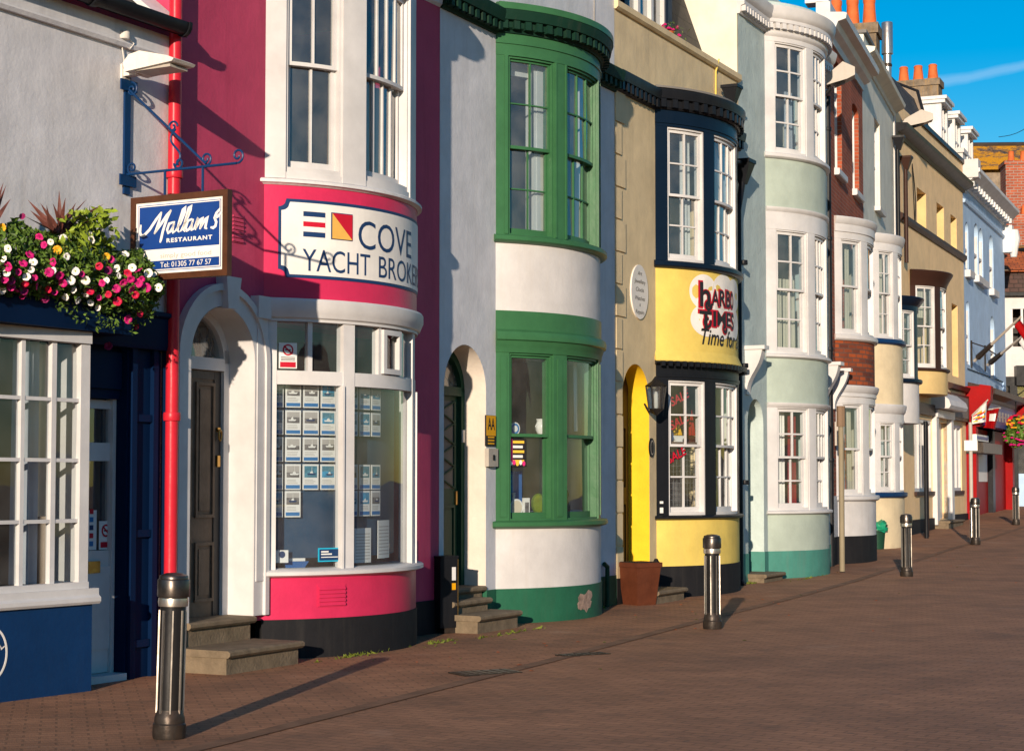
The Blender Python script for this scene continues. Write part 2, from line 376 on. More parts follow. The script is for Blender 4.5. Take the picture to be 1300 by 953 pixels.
    def tube(s, P, r, n=10, m=0, cap=True):
        P = [Vector(p) for p in P]; rs = r if isinstance(r, (list, tuple)) else [r] * len(P)
        pts = []; up = Vector((0, 0, 1)); x = None
        for i, p in enumerate(P):
            t = (P[min(i + 1, len(P) - 1)] - P[max(0, i - 1)]).normalized()
            if x is None:
                x = t.cross(up if abs(t.z) < .95 else Vector((1, 0, 0))).normalized()
            else:
                x = (x - t * x.dot(t)).normalized()
            y = t.cross(x)
            for k in range(n):
                a = 2 * math.pi * k / n
                pts.append(p + (x * math.cos(a) + y * math.sin(a)) * rs[i])
        F = []
        for i in range(len(P) - 1):
            for k in range(n):
                k2 = (k + 1) % n
                F.append([i * n + k, (i + 1) * n + k, (i + 1) * n + k2, i * n + k2][::-1])
        if cap: F += [list(range(n)), [(len(P) - 1) * n + k for k in reversed(range(n))]]
        s.add(pts, F, [[(k * .3, 0) for k in range(len(f))] for f in F], m)
    def lathe(s, c, P, n=24, m=0):
        """P [(r,z)] from bottom to top about the vertical through c"""
        pts = []; c = Vector(c)
        for r, z in P:
            for k in range(n):
                a = 2 * math.pi * k / n
                pts.append(c + Vector((r * math.cos(a), r * math.sin(a), z)))
        F = []
        for i in range(len(P) - 1):
            for k in range(n):
                k2 = (k + 1) % n
                F.append([i * n + k, i * n + k2, (i + 1) * n + k2, (i + 1) * n + k])
        F += [list(reversed(range(n))), [(len(P) - 1) * n + k for k in range(n)]]
        s.add(pts, F, [[(k * .2, .1 * k) for k in range(len(f))] for f in F], m)
    def solid(s, pts8, m=0):
        """8 corners: bottom ring 0-3, top ring 4-7"""
        F = [[3, 2, 1, 0], [4, 5, 6, 7], [0, 1, 5, 4], [1, 2, 6, 5], [2, 3, 7, 6], [3, 0, 4, 7]]
        U = []
        for f in F:
            a, b = Vector(pts8[f[0]]), Vector(pts8[f[1]]); c = Vector(pts8[f[3]])
            w, h = (b - a).length, (c - a).length
            U.append([(0, 0), (w, 0), (w, h), (0, h)])
        s.add(pts8, F, U, m)

ROOTLOC = {}
def thing(name, label, cat, loc, group=None, kind=None):
    o = bpy.data.objects.new(name, None); COL.objects.link(o)
    o.location = loc; o.empty_display_size = .2
    o['label'] = label; o['category'] = cat
    if group: o['group'] = group
    if kind: o['kind'] = kind
    ROOTLOC[o.name] = Vector(loc)
    return o

def obj(name, mb, mats, parent=None, label=None, cat=None, group=None, kind=None, loc=None, smooth=True, ang=32):
    if not isinstance(mats, (list, tuple)): mats = [mats]
    off = ROOTLOC[parent.name] if parent is not None else Vector(loc or (0, 0, 0))
    me = bpy.data.meshes.new(name)
    me.from_pydata([tuple(v - off) for v in mb.v], [], mb.f)
    for k in mats: me.materials.append(M[k])
    uvl = me.uv_layers.new(name='UVMap')
    flat = [c for u in mb.uv for q in u for c in (q[0], q[1])]
    uvl.data.foreach_set('uv', flat)
    me.polygons.foreach_set('material_index', mb.mi)
    me.polygons.foreach_set('use_smooth', [smooth] * len(me.polygons))
    me.update()
    if smooth: me.set_sharp_from_angle(angle=R_(ang))
    o = bpy.data.objects.new(name, me); COL.objects.link(o)
    if parent is not None: o.parent = parent
    else: o.location = off
    ROOTLOC[o.name] = off
    if label: o['label'] = label
    if cat: o['category'] = cat
    if group: o['group'] = group
    if kind: o['kind'] = kind
    return o

def panel(mb, fr, s0, s1, z0, z1, ops=(), depth=.2, m=0, mr=None):
    """wall face with openings; each op: (a, b, za, zb, rise)"""
    mr = m if mr is None else mr
    NA = 20
    bp = {s0, s1}
    def top(op, q):
        a, b, za, zb, ri = op
        if not ri: return zb
        k = (q - (a + b) / 2) / ((b - a) / 2)
        return zb + ri * math.sqrt(max(0, 1 - k * k))
    for op in ops:
        a, b, za, zb, ri = op
        if ri:
            for i in range(NA + 1): bp.add((a + b) / 2 - (b - a) / 2 * math.cos(math.pi * i / NA))
        else: bp |= {a, b}
    B = sorted(bp)
    B = [b for i, b in enumerate(B) if i == 0 or b - B[i - 1] > 1e-6]
    for a, b in zip(B, B[1:]):
        mid = (a + b) / 2
        cov = sorted([op for op in ops if op[0] < mid < op[1]], key=lambda q: q[2])
        lo = (z0, z0)
        for op in cov:
            if op[2] > lo[0] + 1e-6:
                mb.quad([fr.pt(a, 0, lo[0]), fr.pt(b, 0, lo[1]), fr.pt(b, 0, op[2]), fr.pt(a, 0, op[2])], [(a, lo[0]), (b, lo[1]), (b, op[2]), (a, op[2])], m)
            lo = (top(op, a), top(op, b))
            mb.quad([fr.pt(a, 0, lo[0]), fr.pt(b, 0, lo[1]), fr.pt(b, -depth, lo[1]), fr.pt(a, -depth, lo[0])], [(a, 0), (b, 0), (b, depth), (a, depth)], mr)
        mb.quad([fr.pt(a, 0, lo[0]), fr.pt(b, 0, lo[1]), fr.pt(b, 0, z1), fr.pt(a, 0, z1)], [(a, lo[0]), (b, lo[1]), (b, z1), (a, z1)], m)
    for a, b, za, zb, ri in ops:
        mb.quad([fr.pt(a, 0, za), fr.pt(a, 0, zb), fr.pt(a, -depth, zb), fr.pt(a, -depth, za)], [(0, za), (0, zb), (depth, zb), (depth, za)], mr)
        mb.quad([fr.pt(b, 0, za), fr.pt(b, -depth, za), fr.pt(b, -depth, zb), fr.pt(b, 0, zb)], [(0, za), (depth, za), (depth, zb), (0, zb)], mr)
        if za > z0: mb.quad([fr.pt(a, 0, za), fr.pt(a, -depth, za), fr.pt(b, -depth, za), fr.pt(b, 0, za)], None, mr)

def body(root, fr, s0, s1, z0, z1, depth=7.0, wall='cream_render', floors=(), roof='slate', ridge=1.6, roof_back=.35, inner='room_mid'):
    """party walls, back wall, floors and a pitched roof behind a front"""
    mb = MB()
    e = .012
    a, b = s0 + e, s1 - e
    th = .12
    mb.bar(fr, a, a + th, -depth, -.02, z0, z1)
    mb.bar(fr, b - th, b, -depth, -.02, z0, z1)
    mb.bar(fr, a + th, b - th, -depth, -depth + th, z0, z1)
    zr = z1 + ridge; of, om = -roof_back, -depth / 2 - roof_back / 2
    if ridge > 0:
        for q0, q1 in ((a, a + th), (b - th, b)):
            mb.add([fr.pt(q0, of, z1), fr.pt(q0, -depth, z1), fr.pt(q0, om, zr), fr.pt(q1, of, z1), fr.pt(q1, -depth, z1), fr.pt(q1, om, zr)],
                   [[0, 1, 2], [5, 4, 3], [0, 2, 5, 3], [1, 4, 5, 2]], [[(0, 0), (1, 0), (.5, 1)], [(0, 0), (1, 0), (.5, 1)], [(0, 0)] * 4, [(0, 0)] * 4])
    obj('party_wall', mb, wall, root)
    fl = MB()
    for z in floors: fl.bar(fr, a + th, b - th, -depth + th, -.16, z, z + .22)
    if floors: obj('floor_slab', fl, inner, root)
    rf = MB()
    if ridge > 0:
        ln = math.hypot(om - of, ridge)
        for (oa, ob) in ((of, om), (-depth, om)):
            P = [fr.pt(a + th, oa, z1 - .02), fr.pt(b - th, oa, z1 - .02), fr.pt(b - th, ob, zr - .05), fr.pt(a + th, ob, zr - .05)]
            rf.quad(P if oa == of else P[::-1], [(a, 0), (b, 0), (b, ln), (a, ln)])
        rf.bar(fr, a + th, b - th, -depth, of - .3, z1 - .25, z1 - .12)
    else:
        rf.bar(fr, a, b, -depth, -.16, z1 - .25, z1 - .05)
    return obj('roof', rf, roof, root)

def rings(mb, fr, z0, z1, o=0.0, th=.12, m=0, ext=0.0):
    mb.bar(fr, -fr.L - ext, fr.L + ext, o - th, o, z0, z1, m)

# classical ledge outline: (o,z) pairs going up
def ledge(z0, z1, o0, o1, back=-.1):
    h = z1 - z0; w = o1 - o0
    return [(back, z0), (o0, z0), (o0 + .15 * w, z0 + .12 * h), (o0 + .2 * w, z0 + .35 * h), (o0 + .6 * w, z0 + .55 * h), (o0 + .85 * w, z0 + .62 * h),
            (o0 + .85 * w, z0 + .75 * h), (o1, z0 + .8 * h), (o1, z0 + .96 * h), (o1 - .15 * w, z1), (back, z1 + .02)]

def sill(z0, z1, o0, o1):
    return [(-.1, z0), (o0, z0), (o1 - .02, z0 + .015), (o1, z0 + (z1 - z0) * .35), (o1, z1 - .012), (o1 - .015, z1), (-.1, z1 + .02)]

def sash_window(root, fr, s0, s1, z0, z1, zm, cols, ru, rl, ms, ml=None, o=-.03, name='window', rail=.045, bar=.022, curtains=(), pane='pane', cill=.05, label=None, lc=None, inner=None):
    ml = ml or ms; lc = cols if lc is None else lc
    w = MB(); t = .024
    w.bar(fr, s0, s0 + t, o - .15, o, z0, z1); w.bar(fr, s1 - t, s1, o - .15, o, z0, z1)
    w.bar(fr, s0 + t, s1 - t, o - .15, o, z1 - t, z1); w.bar(fr, s0 + t, s1 - t, o - .15, o, z0, z0 + cill)
    win = obj(name, w, ml, root, label)
    a, b, za, zb = s0 + t, s1 - t, z0 + cill, z1 - t
    if inner:
        sh = MB(); sh.bar(fr, s1 - .16, s1 - .12, o - .33, o - .17, z0, z1); sh.bar(fr, s1 - .12, s1, o - .2, o - .16, z0, z1); obj('shutter', sh, inner, win)
    gl = MB()
    for nm, l, h, of, rows, cc, top_r, bot_r in (('upper_sash', zm - .02, zb, o - .035, ru, cols, rail, .036), ('lower_sash', za, zm + .018, o - .082, rl, lc, .036, .07)):
        if rows == 0: continue
        q = MB(); oo, ob = of, of - .042
        q.bar(fr, a, a + rail, ob, oo, l, h); q.bar(fr, b - rail, b, ob, oo, l, h)
        q.bar(fr, a + rail, b - rail, ob, oo, h - top_r, h); q.bar(fr, a + rail, b - rail, ob, oo, l, l + bot_r)
        A, Bq, L_, H_ = a + rail, b - rail, l + bot_r, h - top_r
        for i in range(1, cc): 
            c = A + (Bq - A) * i / cc
            q.bar(fr, c - bar / 2, c + bar / 2, ob + .006, oo - .004, L_, H_)
        for j in range(1, rows):
            c = L_ + (H_ - L_) * j / rows
            for i in range(cc):
                c0 = A + (Bq - A) * i / cc + (bar / 2 if i else 0); c1 = A + (Bq - A) * (i + 1) / cc - (bar / 2 if i < cc - 1 else 0)
                q.bar(fr, c0, c1, ob + .006, oo - .004, c - bar / 2, c + bar / 2)
        obj(nm, q, ms, win)
        for i in range(cc):
            for j in range(rows):
                gl.sheet(fr, A + (Bq - A) * i / cc, A + (Bq - A) * (i + 1) / cc, (oo + ob) / 2 - .004, L_ + (H_ - L_) * j / rows, L_ + (H_ - L_) * (j + 1) / rows, jit=.0045)
    obj('pane', gl, pane, win)
    for (ca, cb, zt, zb2, cm, amp) in curtains:
        curtain(win, fr, s0 + (s1 - s0) * ca, s0 + (s1 - s0) * cb, z0 + (z1 - z0) * zb2, z0 + (z1 - z0) * zt, o - .24, cm, amp)
    return win

def curtain(win, fr, a, b, z0, z1, o, m, amp=.025, name='curtain', wl=.085, lean=0.0):
    c = MB(); n = max(12, int((b - a) / .014)); rows = 6; pts = []; ph = random.random() * 6
    for j in range(rows + 1):
        v = j / rows; z = z0 + (z1 - z0) * v
        for i in range(n + 1):
            u = i / n; x = a + (b - a) * u + lean * (1 - v) * (u if lean < 0 else 1 - u)
            w = math.sin((x - a) / wl * 2 * math.pi + ph) + .4 * math.sin((x - a) / wl * 3.3 + ph * 2 + v)
            pts.append(fr.pt(x, o + amp * w * (.6 + .4 * (1 - v)), z))
    F = [[j * (n + 1) + i, j * (n + 1) + i + 1, (j + 1) * (n + 1) + i + 1, (j + 1) * (n + 1) + i] for j in range(rows) for i in range(n)]
    c.add(pts, F, [[(0, 0), (1, 0), (1, 1), (0, 1)]] * len(F))
    return obj(name, c, m, win, ang=80)

def text_mb(mb, fr, s, s0, z0, h, width=None, o=.003, m=0, shear=0.0, bold=0.0, spacing=1.0, angle=0.0, vertical=False):
    cu = bpy.data.curves.new('t', 'FONT'); cu.body = s; cu.size = 1.0; cu.shear = shear; cu.offset = bold; cu.space_character = spacing; cu.resolution_u = 4
    to = bpy.data.objects.new('t', cu); COL.objects.link(to)
    dg = bpy.context.evaluated_depsgraph_get(); dg.update()
    me = to.evaluated_get(dg).to_mesh()
    vs = [(v.co.x, v.co.y) for v in me.vertices]; fs = [list(p.vertices) for p in me.polygons]
    if vs:
        x0 = min(v[0] for v in vs); x1 = max(v[0] for v in vs); cap = .7
        sz = h / cap; sx = (width / (x1 - x0)) if width else sz
        ca, sa = math.cos(angle), math.sin(angle); P = []
        for x, y in vs:
            X, Y = (x - x0) * sx, y * sz
            P.append(fr.pt(s0 + X * ca - Y * sa, o, z0 + X * sa + Y * ca))
        mb.add(P, fs, [[(0, 0)] * len(f) for f in fs], m)
    to.to_mesh_clear() if False else None
    bpy.data.objects.remove(to); bpy.data.curves.remove(cu)

def pipe_part(root, P, r, m, name='downpipe', brackets=(), n=12):
    q = MB(); q.tube(P, r, n)
    for z in brackets:
        q.lathe((P[0][0], P[0][1], z), [(r * 1.28, -.035), (r * 1.35, -.02), (r * 1.35, .02), (r * 1.28, .035)], n)
    return obj(name, q, m, root)

def hopper(root, fr, s, o, z, m, sc=1.0):
    q = MB(); w = .13 * sc; h = .28 * sc
    b = [fr.pt(s - w * .35, o - w * .35, z - h), fr.pt(s + w * .35, o - w * .35, z - h), fr.pt(s + w * .35, o + w * .35, z - h), fr.pt(s - w * .35, o + w * .35, z - h)]
    t = [fr.pt(s - w, o - w, z), fr.pt(s + w, o - w, z), fr.pt(s + w, o + w, z), fr.pt(s - w, o + w, z)]
    b = [b[0], b[3], b[2], b[1]][::-1]; t = [t[0], t[3], t[2], t[1]][::-1]
    q.solid(b + t)
    q.bar(fr, s - w * 1.1, s + w * 1.1, o - w * 1.1, o + w * 1.1, z + .002, z + .05 * sc)
    return obj('rainwater_hopper', q, m, root)

# ------------------------------------------------------------------ the row of fronts
W0 = Flat((-2.88, 15.3), 28.5)
W1 = Flat((-2.88, 15.3), 27.0)
W2 = Flat((-.78, 19.42), 26.5)
W3 = Flat((1.35, 23.7), 26.3)
W4 = Flat((3.55, 28.15), 26.0)
W5 = Flat((5.74, 32.63), 18.4)
W6 = Flat((7.26, 37.2), 18.0)
W7 = Flat((9.19, 43.1), 23.5)
W8 = Flat((13.0, 51.9), 22.7)
L1, L2, L3, L4, L5, L6, L7, L8 = 4.62, 4.78, 4.97, 4.99, 4.83, 6.24, 9.5, 8.75
B1 = Bow(W1, 1.34, 2.6, .6)
B2 = Bow(W2, 1.33, 2.65, .55)
B3 = Bow(W3, 1.44, 2.9, .57)
B4 = Bow(W4, 1.33, 2.7, .55)
B5 = Bow(W5, .65, 2.6, .54)
B6 = Bow(W6, .9, 2.4, .55)
B6o = Bow(W6, 3.5, 2.1, .66)
B7 = Bow(W7, 1.6, 2.4, .66)
def gz(fr, s, o=0):
    p = fr.pt(s, o, 0); return g(p.y)
def place(fr, s, o=0.0):
    p = fr.pt(s, o, 0); return Vector((p.x, p.y, g(p.y)))

def arch_outline(a, b, zb, ri, z0, n=20, grow=0.0):
    c = (a + b) / 2; h = (b - a) / 2 + grow
    return [(c - h, z0)] + [(c - h * math.cos(math.pi * i / n), zb + (ri + grow) * math.sin(math.pi * i / n)) for i in range(n + 1)] + [(c + h, z0)]

def steps(root, fr, a, b, tops, depths, z0, m='stone_step', inset=0.0):
    """stone steps: tops = heights from the lowest up, depths = how far each stands out"""
    for zt, dp in zip(tops, depths):
        q = MB()
        q.bar(fr, a, b, -.35, dp - .03, z0, zt - .06)
        q.prof(fr, a - .02, b + .03, [(-.35, zt - .06), (dp, zt - .06), (dp + .02, zt - .04), (dp + .02, zt - .015), (dp, zt), (-.35, zt + .004)])
        obj('step', q, m, root)
def odep(fr, s, px, py=600):
    """how deep into the wall (negative) the plane across it at s is met by a sight line"""
    r = ray(px, py); q = fr.P + fr.d * s
    det = r.x * -fr.n.y + fr.n.x * r.y
    k = (q.x * -fr.n.y + fr.n.x * q.y) / det
    return (Vector((r.x, r.y)) * k - q).dot(fr.n)

def door_panelled(root, fr, a, b, z0, z1, o, m, panels, mp=None, rise=0.0, name='door'):
    q = MB()
    q.bar(fr, a, b, o - .05, o, z0, z1)
    for (u0, u1, v0, v1) in panels:
        x0, x1, y0, y1 = a + (b - a) * u0, a + (b - a) * u1, z0 + (z1 - z0) * v0, z0 + (z1 - z0) * v1
        w = .028
        q.bar(fr, x0, x0 + w, o, o + .018, y0, y1); q.bar(fr, x1 - w, x1, o, o + .018, y0, y1)
        q.bar(fr, x0 + w, x1 - w, o, o + .018, y0, y0 + w); q.bar(fr, x0 + w, x1 - w, o, o + .018, y1 - w, y1)
        q.bar(fr, x0 + .06, x1 - .06, o, o + .010, y0 + .06, y1 - .06, 1 if mp else 0)
    return obj(name, q, [m, mp] if mp else m, root)

# ================================================================== 1 restaurant at the near end
def build_restaurant():
    fr = W0; t = thing('restaurant_building', 'white rendered restaurant with navy shopfront, slate roof and black gutter', 'building', place(fr, -1))
    zf = 3.02
    w = MB(); panel(w, fr, -4.2, 0, 2.72, 5.32); obj('wall', w, 'white_render', t)
    mb = MB(); mb.bar(fr, -4.2, -4.1, -6, -.02, -.1, 5.3); mb.bar(fr, -.12, -.01, -6, -.02, -.1, 5.3); mb.bar(fr, -4.1, -.12, -6, -5.9, -.1, 5.3); mb.bar(fr, -4.1, -.12, -5.9, -.5, 2.75, 2.9)
    obj('party_wall', mb, 'room_mid', t)
    r = MB(); r.quad([fr.pt(-4.3, .16, 5.36), fr.pt(-.02, .16, 5.36), fr.pt(-.02, -3, 7.9), fr.pt(-4.3, -3, 7.9)], [(0, 0), (4.3, 0), (4.3, 4), (0, 4)])
    r.quad([fr.pt(-4.3, -3, 7.9), fr.pt(-.02, -3, 7.9), fr.pt(-.02, -6, 5.4), fr.pt(-4.3, -6, 5.4)], [(0, 0), (4.3, 0), (4.3, 4), (0, 4)])
    rf = obj('roof', r, 'slate', t)
    v = MB()
    for k in range(8):
        a, b = k / 8, (k + 1) / 8
        v.solid([fr.pt(-.3, .16 - 3.1 * a, 5.37 + 2.5 * a), fr.pt(-.03, .16 - 3.1 * a, 5.37 + 2.5 * a), fr.pt(-.03, .16 - 3.1 * b, 5.37 + 2.5 * b), fr.pt(-.3, .16 - 3.1 * b, 5.37 + 2.5 * b),
                 fr.pt(-.3, .16 - 3.1 * a, 5.43 + 2.5 * a), fr.pt(-.03, .16 - 3.1 * a, 5.45 + 2.5 * a), fr.pt(-.03, .16 - 3.1 * b, 5.45 + 2.5 * b), fr.pt(-.3, .16 - 3.1 * b, 5.43 + 2.5 * b)])
    obj('roof_verge', v, 'grey_white', t)
    f = MB(); f.prof(fr, -4.2, -.01, [(.0, 5.16), (.035, 5.16), (.05, 5.19), (.03, 5.21), (.03, 5.37), (0, 5.37)]); obj('eaves_board', f, 'white_render', t)
    gq = MB(); n = 8
    P = [(.16 + .075 * math.cos(math.pi + math.pi * i / n), 5.45 + .085 * math.sin(math.pi + math.pi * i / n)) for i in range(n + 1)] + [(.235, 5.47), (.225, 5.47), (.225, 5.45), (.095, 5.45), (.095, 5.47), (.085, 5.47)]
    gq.prof(fr, -4.2, -.085, P); gq.prof(fr, -1.25, -1.19, [(q[0] * 1.12 - .01, 5.46 + (q[1] - 5.46) * 1.15) for q in P]); gq.prof(fr, -.105, -.07, [(q[0] * 1.1 - .01, 5.46 + (q[1] - 5.46) * 1.12) for q in P])
    obj('gutter', gq, 'black_paint', t)
    # navy shopfront
    s = MB(); sd0, sd1 = fr.s(115), fr.s(163)
    s.prof(fr, -4.2, -.03, [(0, 2.70), (.05, 2.70), (.06, 2.74), (.06, 2.96), (.09, 2.98), (.09, 3.01), (0, 3.03)])
    obj('shop_fascia', s, 'navy_paint', t)
    p = MB()
    p.bar(fr, sd1, -.03, -.3, -.02, -.1, 2.71)
    for a, b in ((sd1 + .02, sd1 + .08), (-.25, -.19), (-.1, -.04)): p.bar(fr, a, b, -.02, .02, -.05, 2.70)
    for z in (.25, 1.15, 2.1): p.bar(fr, sd1 + .085, -.255, -.02, .008, z, z + .06)
    p.bar(fr, -4.2, sd1, -.3, -.10, 2.28, 2.71); p.bar(fr, sd0 + .03, sd1 - .01, -.10, -.07, 2.36, 2.66)
    obj('pilaster', p, 'navy_paint', t)
    # door
    a, b = sd0 - .25, sd1 - .005
    z0, z1 = .06, 2.27; o = -.16
    d = MB()
    zs = [fr.z(135, y, o) for y in (698, 585, 562, 519)]
    x0, x1 = fr.s(119.5, 600, o), fr.s(149.5, 600, o)
    x0 = a + .09
    d.bar(fr, a, x0, o - .045, o, z0, z1); d.bar(fr, x1, b - .04, o - .045, o, z0, z1)
    d.bar(fr, x0, x1, o - .045, o, z0, zs[0]); d.bar(fr, x0, x1, o - .045, o, zs[1], zs[2]); d.bar(fr, x0, x1, o - .045, o, zs[3], z1)
    d.bar(fr, x0 + .02, x1 - .02, o, o + .012, .25, .92)
    door = obj('door', d, 'white_paint', t)
    fb = MB(); fb.bar(fr, b - .038, b, o - .045, o + .03, 0, 2.28); fb.bar(fr, a, b, o - .05, .01, -.05, .055); obj('door_frame', fb, 'white_paint', t)
    gq = MB(); gq.sheet(fr, x0, x1, o - .025, zs[0], zs[1]); gq.sheet(fr, x0, x1, o - .025, zs[2], zs[3]); obj('pane', gq, 'pane', door)
    lb = MB(); lb.bar(fr, fr.s(110, 718, o), fr.s(125, 718, o), o, o + .02, fr.z(118, 727, o), fr.z(118, 712, o)); obj('letterbox', lb, 'brass', door)
    n1 = MB(); xa, xb = fr.s(128, 660, o), fr.s(145, 660, o); za, zb = fr.z(135, 697, o), fr.z(135, 661, o)
    n1.sheet(fr, xa, xb, o - .018, za, zb, 0); n1.disc(fr, (xa + xb) / 2, zb - (zb - za) * .34, .052, .052, o - .016, 1); n1.disc(fr, (xa + xb) / 2, zb - (zb - za) * .34, .037, .037, o - .0145, 0)
    n1.stroke(fr, [((xa + xb) / 2 - .04, zb - (zb - za) * .34 + .035), ((xa + xb) / 2 + .04, zb - (zb - za) * .34 - .035)], .014, o - .013, 1, False)
    n1.bar(fr, (xa + xb) / 2 - .028, (xa + xb) / 2 + .028, o - .0145, o - .0135, zb - (zb - za) * .34 - .006, zb - (zb - za) * .34 + .006, 2)
    n1.bar(fr, xa + .02, xb - .02, o - .018, o - .0155, za + .015, za + .06, 1)
    obj('no_smoking_notice', n1, ['card_white', 'letter_red', 'letter_black'], door)
    n2 = MB(); n2.sheet(fr, xa - .13, xa - .03, o - .018, za, zb + .09, 0)
    for k, mm in enumerate((1, 2, 3, 1, 2)): n2.bar(fr, xa - .115, xa - .07, o - .018, o - .016, za + .03 + .065 * k, za + .07 + .065 * k, mm)
    obj('card_sticker', n2, ['card_white', 'card_blue', 'letter_red', 'letter_navy'], door)
    # projecting shop window
    q = fr.pt(fr.s(113, 600, .26), .26, 0); Wb = Flat((q.x, q.y), 33.5)
    wz0, wz1 = Wb.z(60, 741), Wb.z(60, 432)
    xb = [Wb.s(112.5), Wb.s(101.5), Wb.s(73), Wb.s(65), Wb.s(33), Wb.s(26), Wb.s(-9), Wb.s(-17)]
    bars = [(Wb.s(101.5), 0.0), (Wb.s(65), Wb.s(73)), (Wb.s(26), Wb.s(33)), (Wb.s(-14), Wb.s(-7)), (Wb.s(-64), Wb.s(-54))]
    f = MB()
    for i_, (a_, b_) in enumerate(bars): f.bar(Wb, a_ + (.008 if i_ else 0), b_ if i_ == 0 else b_ - .008, -.06, -.012 if i_ else 0, wz0, wz1)
    f.bar(Wb, bars[-1][0], 0, -.09, .02, wz1, wz1 + .09); f.bar(Wb, bars[-1][0], .0, -.09, .012, wz0 - .05, wz0)
    f.bar(Wb, -.06, .0, -.36, -.095, wz0, wz1)
    win = obj('shop_window', f, 'white_paint', t)
    rows = [wz0] + [Wb.z(88, y) for y in (661, 584, 507.5)] + [wz1]
    gl = MB()
    for (c0, c1), (d0, d1) in zip(bars[1:], bars):
        for z in rows[1:-1]: gb = MB(); gb.bar(Wb, c1 - .006, d0 + .006, -.06, -.016, z - .014, z + .014); obj('glazing_bar', gb, 'white_paint', win)
        for y0, y1 in zip(rows, rows[1:]): gl.sheet(Wb, c1 - .006, d0 + .006, -.045, y0 + .012, y1 - .012, jit=.004)
    obj('pane', gl, 'pane_shop', win)
    curtain(win, Wb, Wb.s(36), Wb.s(64), wz0, wz1, -.16, 'curtain_grey', .035)
    curtain(win, Wb, Wb.s(-40), Wb.s(16), wz0 + .2, wz1, -.17, 'curtain_grey', .035, lean=-.16)
    curtain(win, Wb, Wb.s(78), Wb.s(98), wz0 + .5, wz1, -.32, 'curtain_cream', .02)
    sl = MB(); ze = Wb.z(118, 762); zt = wz0 - .05
    sl.prof(Wb, bars[-1][0], .07, [(-.3, ze - .02), (.06, ze - .02), (.075, ze), (.075, zt - .07), (.05, zt - .05), (.05, zt), (-.3, zt + .003)])
    obj('window_sill', sl, 'white_paint', t)
    sr = MB(); sr.bar(Wb, bars[-1][0], .02, -.34, .03, -.1, ze - .022)
    wh = MB(); wh.bar(Wb, bars[-1][0], .0, -.3, -.02, wz1 + .092, 2.71); obj('window_head', wh, 'navy_paint', t)
    ris = obj('stall_riser', sr, 'navy_light', t)
    em = MB(); cx, cz = Wb.st(-12, 830, .034)
    P = [(cx + .158 * math.cos(2 * math.pi * i / 40), cz + .2 * math.sin(2 * math.pi * i / 40)) for i in range(41)]; Q = [(cx + .143 * math.cos(2 * math.pi * i / 40), cz + .184 * math.sin(2 * math.pi * i / 40)) for i in range(41)]
    em.ring(Wb, Q, P, .03, .034)
    em.stroke(Wb, [(cx - .02, cz - .02), (cx + .03, cz + .06), (cx + .03, cz - .03), (cx + .08, cz + .07), (cx + .1, cz + .03), (cx + .13, cz + .05)], .018, .034)
    obj('round_emblem', em, 'sign_white', ris)
    rm = MB(); rm.bar(fr, -4.1, -.15, -2.4, -2.3, 0, 2.75); obj('room_wall', rm, 'room_mid', t)
build_restaurant()

